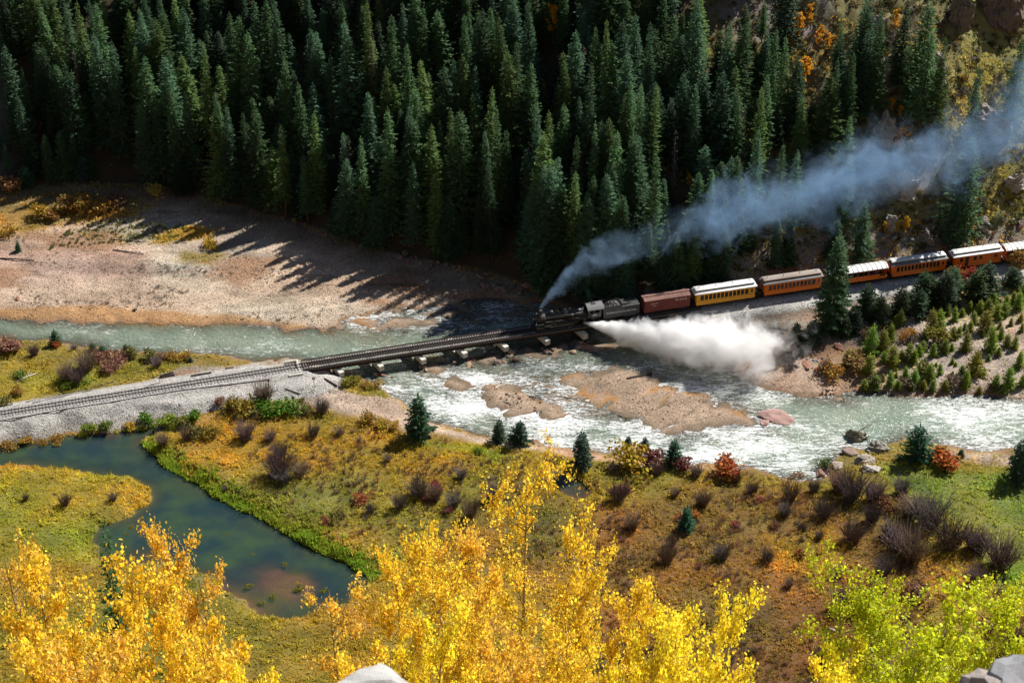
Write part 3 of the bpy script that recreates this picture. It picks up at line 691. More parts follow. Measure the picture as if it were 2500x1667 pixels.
# ---------------------------------------------------------------- plant shapes
def frame(d):
    d = d / (np.linalg.norm(d) + 1e-9); u = np.cross(d, (0, 0, 1.0)); n = np.linalg.norm(u)
    u = u / n if n > 1e-4 else np.array([1.0, 0, 0]); return d, u, np.cross(u, d)
def spruce(seed, h=24.0, R0=2.7, whorl=0.5, nb=8, clump=0.42, size=0.62, ragged=0.25, bare=0.06, keep=1.0, shape=0.85, lean=0.0):
    """needle sprays on drooping whorled branches"""
    g = np.random.default_rng(seed); V = []; F = []
    z = h * bare
    gap_a = g.uniform(0, 6.28)
    while z < h - 0.15:
        u = z / h
        base = R0 * (1 - u) ** shape * (0.75 + 0.25 * min(1, u / 0.12))
        n = max(4, int(nb * (0.45 + 0.55 * (1 - u)))); a0 = g.uniform(0, 6.28)
        for k in range(n):
            if g.random() > keep: continue
            a = a0 + 6.283 * k / n + g.normal(0, 0.22)
            L = (base * (1 + g.normal(0, ragged)) + 0.18) * (1 + 0.15 * math.sin(a * 2 + gap_a))
            L = max(L, 0.15)
            pit = 0.55 * u - 0.42 + g.normal(0, 0.1)
            dirh = np.array([math.cos(a), math.sin(a), 0.0])
            m = max(1, int(L / clump) + 1)
            for j in range(m):
                q = (j + g.uniform(0.3, 1.0)) / m
                if q < 0.12 and L > 1.2: continue
                p = dirh * (L * q) + np.array([0, 0, z + math.tan(pit) * L * q + 0.16 * L * (q * q) - 0.05])
                for sgn in (-1, 1):
                    da = sgn * g.uniform(0.25, 0.9); sl = size * g.uniform(0.6, 1.2) * (0.55 + 0.45 * min(1, L / 1.6)); wd = sl * g.uniform(0.32, 0.5)
                    d = np.array([math.cos(a + da), math.sin(a + da), g.uniform(-0.45, 0.3)]); d /= np.linalg.norm(d)
                    s = np.cross(d, (0, 0, 1)); s /= np.linalg.norm(s) + 1e-9
                    up = np.cross(s, d); tl = g.uniform(-0.7, 0.7); s = s * math.cos(tl) + up * math.sin(tl)
                    b = len(V); V += [p - s * wd * 0.25, p + d * sl * 0.45 - s * wd * 0.55, p + d * sl, p + d * sl * 0.4 + s * wd * 0.55]
                    F.append((b, b + 1, b + 2, b + 3))
        z += whorl * g.uniform(0.75, 1.25) * (0.55 + 0.45 * (1 - u))
    # leader
    for k in range(5):
        p = np.array([0, 0, h - 0.35 + 0.09 * k]); a = g.uniform(0, 6.28); d = np.array([math.cos(a) * 0.3, math.sin(a) * 0.3, 0.95]); s = np.array([-math.sin(a), math.cos(a), 0])
        b = len(V); V += [p - s * 0.04, p + d * 0.2 - s * 0.09, p + d * 0.5, p + d * 0.2 + s * 0.09]; F.append((b, b + 1, b + 2, b + 3))
    V = np.array(V); V[:, 0] += lean * V[:, 2]
    return V, np.array(F)
def trunk_mesh(name, h, r, mat, n=6, lean=0.0, top=0.97):
    mb = MB(); pts = [(lean * h * t + 0.03 * math.sin(5 * t), 0.03 * math.cos(4 * t), h * t - (0.5 if t == 0 else 0)) for t in (0, .25, .5, .75, top)]
    mb.tube(pts, [r * 1.15, r * .85, r * .6, r * .32, r * .06], n); return mb.mesh(name, mat)
SPR = []
for i in range(9):
    g = random.Random(i)
    V, F = spruce(100 + i, 24.0, [2.7, 3.3, 2.4, 3.9, 2.9, 2.2, 3.3, 2.6, 3.5][i], 0.46, 10, 0.42, 0.78, 0.2 + 0.09 * (i % 3), [0.05, 0.08, 0.14, 0.05, 0.06, 0.22, 0.04, 0.12, 0.05][i], shape=[.85, .8, .95, .75, .9, .8, .7, .88, .82][i])
    SPR.append((np_mesh('spruce_crown', V, F, M_NEEDLE, seed=i), trunk_mesh('spruce_trunk', 24.0, 0.28, M_BARK)))
DEAD = []
for i in range(2):
    V, F = spruce(300 + i, 20.0, 2.0, 0.6, 7, 0.5, 0.5, 0.35, 0.1, keep=0.75)
    DEAD.append((np_mesh('dead_crown', V, F, M_NEEDLE, seed=50 + i), trunk_mesh('dead_trunk', 20.0, 0.24, M_BARK)))
def sapling_mesh(seed, h, R0, name):
    V, F = spruce(seed, h, R0, 0.2, 10, 0.2, 0.5, 0.25, 0.02, shape=0.75)
    n = len(F)
    mb = MB(); mb.tube([(0, 0, -0.3), (0, 0, h * 0.9)], [0.07, 0.015], 4); tv = np.array(mb.v); tf = [f for f in mb.f if len(f) == 4][:4]
    F2 = np.vstack([F, np.array(tf) + len(V)]); V2 = np.vstack([V, tv])
    return np_mesh(name, V2, F2, [M_NEEDLE, M_BARK], seed=seed, midx=[0] * n + [1] * len(tf))
SAP = [sapling_mesh(400 + i, 4.0, [1.1, 1.3, 0.95, 1.45, 1.2][i], 'sapling') for i in range(5)]

def leafquads(P, size, g, up=0.25, shape='leaf'):
    """one small leaf face at every point"""
    n = len(P); d = g.normal(size=(n, 3)); d[:, 2] += up; d /= np.linalg.norm(d, axis=1)[:, None]
    s = np.cross(d, g.normal(size=(n, 3))); s /= np.linalg.norm(s, axis=1)[:, None] + 1e-9
    L = size * g.uniform(0.5, 1.4, n)[:, None]; W = L * 0.45
    V = np.stack([P - d * L * .5, P + s * W - d * L * .05, P + d * L * .5, P - s * W - d * L * .05], 1).reshape(-1, 3)
    F = np.arange(4 * n).reshape(n, 4); return V, F
def aspen(seed, h=12.0, cr=2.2, nleaf=16000, lsize=0.085, sparse=0.0, first=0.3, forks=1):
    """slender trunk, ascending limbs, twigs with fluttering round leaves"""
    g = np.random.default_rng(seed); rg = random.Random(seed); mb = MB(); twigs = []
    def stem(p0, d, L, r0, n=6):
        pts = [np.array(p0, float)]; d = np.array(d, float); d /= np.linalg.norm(d)
        for k in range(n):
            d = d + g.normal(0, 0.05, 3) + np.array([0, 0, 0.05]); d /= np.linalg.norm(d); pts.append(pts[-1] + d * L / n)
        mb.tube(pts, [r0 * (1 - 0.88 * k / n) for k in range(n + 1)], 6 if r0 > 0.03 else 3, caps=False)
        return pts
    tops = []
    mains = [stem((0, 0, -0.6), (g.normal(0, .05), g.normal(0, .05), 1), h, 0.013 * h, 10)]
    for q in range(forks - 1):
        b = mains[0][3 + q]; a = g.uniform(0, 6.28); mains.append(stem(b, (math.cos(a) * .35, math.sin(a) * .35, 1), h * 0.62, 0.009 * h, 8))
    for mi, mp in enumerate(mains):
        nbr = int(h * 2.6)
        for k in range(nbr):
            u = first + (0.97 - first) * (k + g.random()) / nbr
            if mi > 0: u = 0.15 + 0.85 * u
            i = u * (len(mp) - 1); i0 = min(int(i), len(mp) - 2); p = mp[i0] + (mp[i0 + 1] - mp[i0]) * (i - i0)
            prof = math.sin(math.pi * min(1, (u - first * 0.5) / (1.12 - first * 0.5))) ** 0.7
            L = cr * (0.45 + 0.65 * g.random()) * max(0.18, prof) * (1.0 if mi == 0 else 0.75)
            a = g.uniform(0, 6.28); el = g.uniform(0.35, 0.95)
            br = stem(p, (math.cos(a) * math.cos(el), math.sin(a) * math.cos(el), math.sin(el)), L, 0.012 + 0.008 * L, 4)
            for j in range(max(2, int(L * 3.0))):
                b = br[rg.randint(1, 4)]; d = g.normal(size=3); d[2] = abs(d[2]) * 0.8 + 0.2
                tw = stem(b, d, g.uniform(0.25, 0.75) * min(1, 0.5 + L / 3), 0.008, 2); twigs.append(tw)
            twigs.append(br[2:])
        twigs.append(mp[-3:])
    keepw = np.array([max(0.02, 1 - sparse * g.random() * 1.6) for _ in twigs]); keepw /= keepw.sum()
    idx = g.choice(len(twigs), nleaf, p=keepw); P = np.empty((nleaf, 3))
    for n_, i in enumerate(idx):
        t = twigs[i]; u = g.random() * (len(t) - 1); a = min(int(u), len(t) - 2); P[n_] = t[a] + (t[a + 1] - t[a]) * (u - a)
    P += g.normal(0, 0.11, P.shape)
    V, F = leafquads(P, lsize, g)
    return np_mesh('aspen_crown', V, F, M_LEAF, seed=seed), mb.mesh('aspen_trunk', M_BARK)
ASP = [aspen(500, 13.0, 3.0, 14000, 0.095, 0.45, 0.3, 2), aspen(501, 11.0, 2.2, 8800, 0.095, 0.45, 0.3), aspen(502, 11.0, 1.8, 3600, 0.095, 0.9, 0.3), aspen(503, 12.0, 2.7, 11000, 0.095, 0.45, 0.3, 2), aspen(504, 9.0, 2.0, 6400, 0.095, 0.5, 0.25)]
HASP = [aspen(520 + i, 8.0, 1.5, 1500, 0.26, 0.3, 0.3) for i in range(2)]
def bare_tree(seed, h, cr, r=0.012, nb=26, nt_=5):
    g = np.random.default_rng(seed); mb = MB()
    def stem(p0, d, L, r0, n=5, k=3):
        pts = [np.array(p0, float)]; d = np.array(d, float); d /= np.linalg.norm(d)
        for i in range(n):
            d = d + g.normal(0, 0.09, 3) + np.array([0, 0, 0.06]); d /= np.linalg.norm(d); pts.append(pts[-1] + d * L / n)
        mb.tube(pts, [r0 * (1 - 0.8 * i / n) for i in range(n + 1)], k, caps=False); return pts
    tk = stem((0, 0, -0.4), (g.normal(0, .06), g.normal(0, .06), 1), h, r * h, 8, 5)
    for k in range(nb):
        i = int(g.integers(3, 8)); a = g.uniform(0, 6.28); el = g.uniform(0.2, 0.9); L = cr * g.uniform(.5, 1.1) * (1 - 0.08 * i)
        b = stem(tk[i], (math.cos(a) * math.cos(el), math.sin(a) * math.cos(el), math.sin(el)), L, 0.035, 4)
        for j in range(nt_): stem(b[int(g.integers(1, 5))], g.normal(size=3) + (0, 0, .5), L * .4, 0.02, 2)
    return mb.mesh('bare_tree', M_TWIG)
BARE = [bare_tree(600 + i, 9.0, 2.0) for i in range(2)]
def willow(seed, h=2.4, n=70, spread=0.5, leaves=0):
    """leafless thicket: many thin stems fanning from one root"""
    g = np.random.default_rng(seed); mb = MB(); tips = []
    for k in range(n):
        a = g.uniform(0, 6.28); rr = g.uniform(0, 0.35) * h * 0.5; sp = g.uniform(0.05, spread); L = h * g.uniform(0.55, 1.05)
        p = np.array([math.cos(a) * rr, math.sin(a) * rr, -0.15]); a2 = a + g.normal(0, 0.5); d = np.array([math.cos(a2) * sp, math.sin(a2) * sp, 1.0])
        q = p + d * L * 0.55; e = q + (d + g.normal(0, 0.16, 3)) * L * 0.45
        mb.tube([p, q, e], [0.022, 0.017, 0.005], 3, caps=False); tips.append((q, e))
        for j in range(3):
            b = p + (q - p) * g.uniform(0.5, 1.0); mb.tube([b, b + (d + g.normal(0, 0.35, 3)) * L * 0.38], [0.013, 0.004], 3, caps=False)
    return mb.mesh('willow', M_TWIG)
WIL = [willow(700, 2.4, 90, 0.5), willow(701, 2.6, 110, 0.42), willow(702, 2.0, 70, 0.6), willow(703, 2.8, 120, 0.55)]
def bush(seed, r=1.0, h=1.2, n=700, size=0.16):
    """leafy rounded shrub with uneven lobes and stems"""
    g = np.random.default_rng(seed); cs = [(g.normal(0, .35 * r), g.normal(0, .35 * r), h * g.uniform(.35, .75), g.uniform(.35, .6) * r) for _ in range(9)]
    P = []
    for k in range(n):
        c = cs[int(g.integers(9))]; d = g.normal(size=3); d /= np.linalg.norm(d); rr = c[3] * g.uniform(0.55, 1.05)
        p = np.array(c[:3]) + d * rr; P.append((p[0], p[1], max(p[2], 0.02)))
    V, F = leafquads(np.array(P), size, g)
    mb = MB()
    for k in range(10):
        c = cs[k % 9]; mb.tube([(c[0] * .2, c[1] * .2, -0.2), (c[0], c[1], c[2])], [0.03, 0.012], 3, caps=False)
    tf = np.array([f for f in mb.f]); F2 = np.vstack([F, tf + len(V)])
    return np_mesh('bush', np.vstack([V, np.array(mb.v)]), F2, [M_BUSH, M_TWIG], seed=seed, midx=[0] * len(F) + [1] * len(tf))
BUSH = [bush(800 + i, [1.0, 1.15, 0.9][i], [1.2, 1.0, 1.5][i]) for i in range(3)]

# ---------------------------------------------------------------- scatter (grass, stones): one object each, instances on points
def scatter(name, pts, protos, scale, color, label, cat=None, tilt=0.25, seed=0):
    g = np.random.default_rng(seed); n = len(pts)
    pc = bpy.data.collections.new(name + '_shapes')
    for i, me in enumerate(protos): pc.objects.link(bpy.data.objects.new('%s_shape_%02d' % (name, i), me))
    me = bpy.data.meshes.new(name); me.vertices.add(n); me.vertices.foreach_set('co', np.asarray(pts, np.float32).ravel())
    a = me.attributes.new('scl', 'FLOAT_VECTOR', 'POINT'); a.data.foreach_set('vector', np.asarray(scale, np.float32).ravel())
    rot = np.stack([g.normal(0, tilt, n), g.normal(0, tilt, n), g.uniform(0, 6.283, n)], 1)
    a = me.attributes.new('rot', 'FLOAT_VECTOR', 'POINT'); a.data.foreach_set('vector', rot.astype(np.float32).ravel())
    a = me.attributes.new('idx', 'INT', 'POINT'); a.data.foreach_set('value', g.integers(0, len(protos), n).astype(np.int32))
    a = me.attributes.new('tcol', 'FLOAT_COLOR', 'POINT'); a.data.foreach_set('color', np.concatenate([color, np.ones((n, 1))], 1).astype(np.float32).ravel())
    o = link(name, me)
    ng = bpy.data.node_groups.new(name + '_nodes', 'GeometryNodeTree')
    ng.interface.new_socket('Geometry', in_out='INPUT', socket_type='NodeSocketGeometry'); ng.interface.new_socket('Geometry', in_out='OUTPUT', socket_type='NodeSocketGeometry')
    gi = ng.nodes.new('NodeGroupInput'); go = ng.nodes.new('NodeGroupOutput'); L = ng.links.new
    ci = ng.nodes.new('GeometryNodeCollectionInfo'); ci.inputs['Collection'].default_value = pc; ci.inputs['Separate Children'].default_value = True; ci.inputs['Reset Children'].default_value = True
    ip = ng.nodes.new('GeometryNodeInstanceOnPoints'); ip.inputs['Pick Instance'].default_value = True
    def na(nm, t):
        q = ng.nodes.new('GeometryNodeInputNamedAttribute'); q.data_type = t; q.inputs['Name'].default_value = nm; return q.outputs['Attribute']
    e2r = ng.nodes.new('FunctionNodeEulerToRotation'); L(na('rot', 'FLOAT_VECTOR'), e2r.inputs[0])
    L(gi.outputs[0], ip.inputs['Points']); L(ci.outputs[0], ip.inputs['Instance']); L(na('idx', 'INT'), ip.inputs['Instance Index'])
    L(e2r.outputs[0], ip.inputs['Rotation']); L(na('scl', 'FLOAT_VECTOR'), ip.inputs['Scale']); L(ip.outputs[0], go.inputs[0])
    md = o.modifiers.new('scatter', 'NODES'); md.node_group = ng
    return tag(o, label, cat, kind='stuff')
def tuft(seed, nb=12, h=0.42, spread=0.26):
    g = np.random.default_rng(seed); V = []; F = []
    for k in range(nb):
        a = g.uniform(0, 6.28); p = np.array([math.cos(a), math.sin(a), 0]) * g.uniform(0, spread); p[2] = -0.06
        b = g.uniform(0, 6.28); lean_ = g.uniform(0.05, 0.55); hh = h * g.uniform(.6, 1.15); t = p + np.array([math.cos(b) * lean_ * hh, math.sin(b) * lean_ * hh, hh])
        s = np.array([-math.sin(b), math.cos(b), 0]) * g.uniform(0.03, 0.06); m_ = p + (t - p) * 0.5 + np.array([0, 0, 0.06 * hh])
        i = len(V); V += [p - s, p + s, m_ + s * 0.8, m_ - s * 0.8, t]; F += [(i, i + 1, i + 2, i + 2), (i, i + 2, i + 3, i + 3), (i + 3, i + 2, i + 4, i + 4)]
    F = np.array(F)[:, :3]
    return np_mesh('tuft', V, F, M_GRASS, seed=seed)
TUFT = [tuft(900 + i) for i in range(6)]
def stone_mesh(seed, sub=2, mat=None, flat=0.7, cuts=7, rough=0.18):
    import bmesh
    g = np.random.default_rng(seed); bm = bmesh.new(); bmesh.ops.create_icosphere(bm, subdivisions=sub, radius=1.0)
    pl = [(g.normal(size=3), g.uniform(0.45, 0.85)) for _ in range(cuts)]
    pl = [(n / np.linalg.norm(n), d) for n, d in pl]
    ph = g.uniform(0, 10, 6)
    for v in bm.verts:
        p = np.array(v.co)
        for n, d in pl:
            e = p @ n - d
            if e > 0: p = p - n * e * 0.92
        q = 1 + rough * (math.sin(p[0] * 5 + ph[0]) * math.sin(p[1] * 6 + ph[1]) + 0.6 * math.sin(p[2] * 9 + ph[2] + p[0] * 4))
        v.co = Vector((p[0] * q, p[1] * q, p[2] * q * flat))
    me = bpy.data.meshes.new('stone'); bm.to_mesh(me); bm.free(); me.materials.append(mat or M_ROCK); return me
m, nt, out = new_mat('cobbles'); c0 = attr(nt, 'tcol', 'INSTANCER').outputs['Color']
bsdf(nt, out, mults(nt, c0, (E(noise(nt, coord(nt, 'Object'), 2.0, 3).outputs[0]) * 0.8 + 0.6).s), 0.9, 0, 0.2); M_COB = m
COB = [stone_mesh(950 + i, 1, M_COB, 0.6, 6) for i in range(5)]
ROCK = [stone_mesh(960 + i, 3, M_ROCK, 0.72, 11, 0.1) for i in range(8)]

def scrub(seed, n=130, r=0.5, h=0.55, size=0.15):
    g = np.random.default_rng(seed); P = g.normal(size=(n, 3)); P /= np.linalg.norm(P, axis=1)[:, None]; P *= (g.random(n) ** 0.5)[:, None]
    P = P * np.array([r, r, h * .5]) * (0.7 + 0.5 * np.sin(np.arctan2(P[:, 1], P[:, 0]) * 3 + seed))[:, None] + np.array([0, 0, h * .4])
    V, F = leafquads(P, size, g, up=0.8); return np_mesh('scrub', V, F, M_SCRUB, seed=seed)
SCRUB = [scrub(980 + i) for i in range(4)]
def twigs(seed, n=34, h=1.0):
    g = np.random.default_rng(seed); V = []; F = []
    for k in range(n):
        a = g.uniform(0, 6.28); p = np.array([math.cos(a), math.sin(a), 0]) * g.uniform(0, .22); p[2] = -.05
        t = p + np.array([math.cos(a) * g.uniform(0, .5), math.sin(a) * g.uniform(0, .5), g.uniform(.5, 1.05)]) * h; s = np.array([-math.sin(a + 1), math.cos(a + 1), 0]) * .022; m_ = (p + t) / 2 + g.normal(0, .03, 3)
        i = len(V); V += [p - s, p + s, m_ + s * .7, m_ - s * .7, t]; F += [(i, i + 1, i + 2), (i, i + 2, i + 3), (i + 3, i + 2, i + 4)]
        q_ = m_ + (t - p) * .1; t2 = q_ + g.normal(0, .18, 3) + np.array([0, 0, .35 * h]); i = len(V); V += [q_ - s * .6, q_ + s * .6, t2]; F += [(i, i + 1, i + 2)]
    return np_mesh('twig_tuft', V, np.array(F), M_SCRUB, seed=seed)
TWG = [twigs(990 + i) for i in range(4)]
# ---------------------------------------------------------------- the wood on the far hill
ZA = [(320, 50), (555, 40), (670, 25), (920, 75), (1010, 170), (1090, 130), (1175, 90), (1300, 80), (670, 260), (795, 310), (910, 310), (960, 350), (1230, 365), (1180, 410), (1040, 405), (1325, 410), (1440, 310),
      (1670, 120), (1790, 230), (1900, 30), (1985, 190), (2250, 215), (460, 465), (520, 510), (1110, 680), (1330, 660), (1025, 760), (1560, 650), (1605, 755), (1535, 790), (1700, 830), (1835, 790), (2010, 900),
      (2240, 830), (325, 965), (430, 930), (500, 940), (590, 1130), (650, 1150), (1280, 1110), (2180, 1120), (30, 1030), (1230, 550), (2040, 450), (2255, 610), (1800, 10), (2000, 20), (990, 65), (1035, 60), (290, 110)]
ZB = [(70, 45), (140, 165), (190, 275), (45, 425), (430, 120), (490, 10), (270, 10), (720, 425), (830, 475), (930, 445), (980, 425), (1055, 480), (980, 120), (1110, 85), (1220, 130), (1330, 10), (1455, 25), (1125, 245),
      (1265, 220), (1340, 365), (1355, 300), (1450, 475), (1550, 295), (1715, 100), (1690, 260), (1665, 320), (1735, 390), (1760, 230), (1940, 195), (2010, 150), (2080, 140), (2200, 110), (2310, 165), (2060, 320),
      (2170, 385), (1855, 480), (2180, 570), (2320, 620), (2225, 630), (2300, 765), (2130, 700), (410, 785), (550, 760), (625, 865), (745, 905), (875, 800), (935, 800), (1065, 700), (1125, 640), (1225, 770),
      (1520, 770), (1595, 790), (1165, 950), (1270, 945), (1555, 955), (1450, 1095), (235, 995), (1780, 995), (1920, 880), (1960, 895), (2050, 845), (2040, 950), (2220, 970), (795, 1240), (1175, 1180), (1630, 1150),
      (1580, 1175), (1780, 1225), (2030, 1190), (1490, 1320), (1675, 1330), (1890, 1390), (2140, 1320), (2170, 1260), (1200, 1430), (1420, 1420), (850, 1410), (100, 1145)]
ZC = [(20, 10), (240, 200), (325, 190), (270, 485), (215, 530), (565, 230), (640, 270), (530, 540), (480, 650), (730, 420), (965, 540), (1145, 365), (1090, 100), (1065, 240), (1190, 10), (1290, 20), (1345, 100), (1510, 20),
      (1660, 20), (1680, 230), (2340, 280), (2035, 480), (1105, 850), (1030, 440), (440, 940), (600, 1060), (740, 1075), (255, 1145), (325, 1120), (95, 1215), (220, 1400), (1940, 1045), (20, 1200), (1240, 220), (1790, 250), (1230, 1330)]
ZD = [(1250, 380), (1290, 440), (1320, 395), (1350, 455), (1385, 515), (1400, 380), (1440, 425), (1525, 450), (1600, 400), (1670, 450), (1220, 475), (1500, 345), (1460, 310), (1640, 470), (1560, 510), (1790, 500)]
TOPS = [(x / 2.94, y / 2.94) for x, y in ZA] + [(800 + x / 2.94, y / 2.94) for x, y in ZB] + [(1700 + x / 2.94, y / 2.94) for x, y in ZC] + [(x * K, y * K) for x, y in ZD]
TR = []                              # x, y, height
def from_top(px, py, h):
    """where on the hill a tree of height h must stand for its tip to be seen at this pixel"""
    d = ray(px, py); d = d / np.linalg.norm(d); ts = np.arange(260, 640, 0.5); P = CAM + d * ts[:, None]
    g = gzi(P[:, 0], P[:, 1]); k = np.argmax(P[:, 2] - g <= h)
    x, y, zt = P[k]; f = float(hill_foot(x))
    if y < f + 0.8:
        y = f + rnd.uniform(0.8, 3.5); k = int(np.argmin(abs(P[:, 1] - y))); x, y, zt = P[k]; h = zt - gzi(x, y)[0]
    return x, y, h
for (px, py) in TOPS:
    h = rnd.uniform(21, 28) * (0.86 if px > 1700 else 1.0)
    x, y, h = from_top(px, py, h)
    if h > 3: TR.append((x, y, h))
def free(x, y, d):
    return all((x - a[0]) ** 2 + (y - a[1]) ** 2 > d * d for a in TR)
def clear_of_train(x, y, h):
    """keep the line in the sun: a tree whose shadow would cover the train is lower, or not there"""
    k_ = 1 / math.tan(SUN_EL); sx, sy = SUN[0] / math.cos(SUN_EL), SUN[1] / math.cos(SUN_EL)
    for _ in range(40):
        e = (h - 3.2) * k_; tx, ty = x - sx * e, y - sy * e
        if tx < -2 or ty > float(track_y(tx)) + 0.6 or y < float(track_y(x)): return h
        h -= 0.6
        if h < 5: return 0
    return 0
TR = [(x, y, clear_of_train(x, y, h)) for x, y, h in TR]; TR = [a for a in TR if a[2] > 4]
def hides(x, y, h, spots=((1351, 8, 34, 120), (1953, 40, 26, 80), (1999, 62, 26, 70), (1972, 140, 22, 70), (2025, 90, 22, 60))):
    px, py = proj((x, y, gzi(x, y)[0] + h)); return any(abs(px - a) < c and b - 70 < py < b + d for a, b, c, d in spots)
TR = [a for a in TR if not hides(*a)]
nlist = len(TR)
tries = 0
while len(TR) < 318 and tries < 30000:      # the trees between them, darker and lower in the stand
    tries += 1
    x = rnd.uniform(-112, 112); t = rnd.uniform(0.5, 95); y = float(hill_foot(x)) + t
    dens = 1.0 if x < 22 else (0.5 if x < 45 else 0.34)
    if x > 66 and t < 55: dens = 0.0
    if x + (t - 8) * 0.35 < -104: dens = 0.0
    if rnd.random() > dens or not free(x, y, 2.9): continue
    z = gzi(x, y)[0]; px, py = proj((x, y, z + 14))
    if px < -20 or px > 2520 or py < -60: continue
    if np.hypot(x - 4, y - 313) < 0: continue
    h = rnd.uniform(11, 23) * (0.75 if x > 45 else 1.0)
    if t < 10: h *= rnd.uniform(0.55, 1.0)
    h = clear_of_train(x, y, h)
    if h < 5 or hides(x, y, h): continue
    TR.append((x, y, h))
# a few leave room for the smaller things that grow between
SHAPES = ('slender', 'broad', 'thin', 'wide-skirted', 'even', 'gaunt', 'full', 'narrow', 'bushy')
def where_x(px):
    for lim, s in ((330, 'above the ochre scrub'), (640, 'above the broad gravel flat'), (900, 'above the tree shadows'), (1150, 'above the upstream riffles'),
                   (1400, 'behind the bare bridge deck'), (1600, 'behind the locomotive'), (1800, 'behind the boxcar'), (2000, 'above the drifting smoke'), (9999, 'among the crags')):
        if px < lim: return s
def tree(name, me, loc, scale, rz, ccol, tcol, label, cat='tree', group=None, tilt=(0, 0)):
    r = empty(name, loc, rz); r.rotation_euler = (tilt[0], tilt[1], rz); r.scale = scale
    link('trunk', me[1], r, color=tcol); link('crown', me[0], r, color=ccol)
    return tag(r, label, cat, group)
HUES = (('deep green', (0.048, 0.086, 0.040)), ('blue-green', (0.046, 0.085, 0.052)), ('bright green', (0.064, 0.100, 0.036)), ('dark green', (0.036, 0.066, 0.036)))
for i, (x, y, h) in enumerate(TR):
    z = gzi(x, y)[0] - 0.1; px, py = proj((x, y, z + h)); t = y - float(hill_foot(x))
    k = rnd.randrange(9); hn, hc = HUES[rnd.choice((0, 0, 1, 1, 2, 3))]; jit = rnd.uniform(0.65, 1.35)
    row = 'in the front rank' if t < 9 else ('in the second rank' if t < 24 else ('halfway up the wood' if t < 50 else 'high in the wood'))
    size = 'tall' if h > 21.5 else ('mid-height' if h > 15 else 'short')
    lab = '%s %s %s spruce %s %s' % (size, SHAPES[k], hn, row, where_x(px))
    s = h / 24.0; w = s ** 0.6 * rnd.uniform(0.74, 1.1)
    tree('spruce_tree', SPR[k], (x, y, z), (w, w * rnd.uniform(.82, 1.2), s), rnd.uniform(0, 6.28), tuple(c * jit for c in hc), (0.10, 0.075, 0.055), lab, group='spruces of the far wood', tilt=(rnd.gauss(0, .026), rnd.gauss(0, .026)))
# the rest of the wood: out of the picture above and beside it, and the dense filling behind
P = []; C = []; SC = []
g = np.random.default_rng(5)
while len(P) < 260:                  # saplings and hidden trees that only thicken the stand
    x = g.uniform(-112, 60); t = g.uniform(1, 95); y = float(hill_foot(x)) + t
    if not free(x, y, 1.9) or x + (t - 8) * 0.35 < -104 or g.random() > (1.0 if x < 25 else 0.6): continue
    z = gzi(x, y)[0]; h = g.uniform(7, 15) / 24; P.append((x, y, z - 0.2)); h = clear_of_train(x, y, h * 24) / 24
    if h < .15 or hides(x, y, h * 24): P.pop(); continue
    SC.append((h ** .6, h ** .6, h)); C.append(np.array(HUES[int(g.integers(4))][1]) * g.uniform(.7, 1.0))
while len(P) < 1100:
    x = g.uniform(-260, 260); t = g.uniform(1, 190); y = float(hill_foot(np.clip(x, -160, 160))) + t
    z = gzi(x, y)[0]; px, py = proj((x, y, z + 16)); inview = (-10 < px < 2510 and py > -40)
    if inview or (x > 55 and (t < 130 or g.random() < 0.7)) or clear_of_train(x, y, 22) < 20 or (x + (t - 8) * 0.35 < -104 and t < 90 and x > -130): continue
    P.append((x, y, z - 0.2)); h = g.uniform(13, 25) / 24; SC.append((h ** .6, h ** .6, h)); C.append(1.2 * np.array(HUES[int(g.integers(4))][1]) * g.uniform(.8, 1.15))
M_NEEDLE2 = leaf('far_spruce_needles', var=0.5, hue=0.05, trans=0.25, source='inst')
pro = []
for i in range(4):
    me = SPR[i * 2][0].copy(); me.materials.clear(); me.materials.append(M_NEEDLE2); pro.append(me)
scatter('forest', P, pro, SC, np.array(C), 'spruce forest filling the far hill behind the single trees', tilt=0.02)

# single out-of-the-ordinary trees on the hill
def special(px, py, h, me, ccol, tcol, label, name='spruce_tree', hw=1.0, base=24.0):
    x, y, h = from_top(px, py, h); s = h / base
    return tree(name, me, (x, y, gzi(x, y)[0] - .1), (s * hw, s * hw, s), rnd.uniform(0, 6), ccol, tcol, label)
special(1700 + 420 / 2.94, 1215 / 2.94, 10, SPR[5], (0.24, 0.055, 0.03), (0.1, 0.06, 0.05), 'rust red dead spruce standing in the smoke above the coaches')
GREYW = (0.12, 0.105, 0.11)
special(800 + 130 / 2.94, 985 / 2.94, 17, DEAD[0], GREYW, GREYW, 'grey dead spruce above the shadowed gravel bank', base=20)
special(800 + 1830 / 2.94, 985 / 2.94, 14, DEAD[1], (0.11, 0.085, 0.085), GREYW, 'purplish grey dead spruce behind the locomotive', base=20)
special(800 + 1840 / 2.94, 340 / 2.94, 15, DEAD[0], (0.11, 0.09, 0.09), GREYW, 'grey dead spruce high in the wood above the locomotive', base=20)
special(1700 + 350 / 2.94, 760 / 2.94, 12, DEAD[1], (0.1, 0.085, 0.085), GREYW, 'dead grey spruce above the rust red one', base=20)
special(800 + 2050 / 2.94, 835 / 2.94, 13, DEAD[0], (0.13, 0.09, 0.07), GREYW, 'brown dying spruce behind the boxcar', base=20)
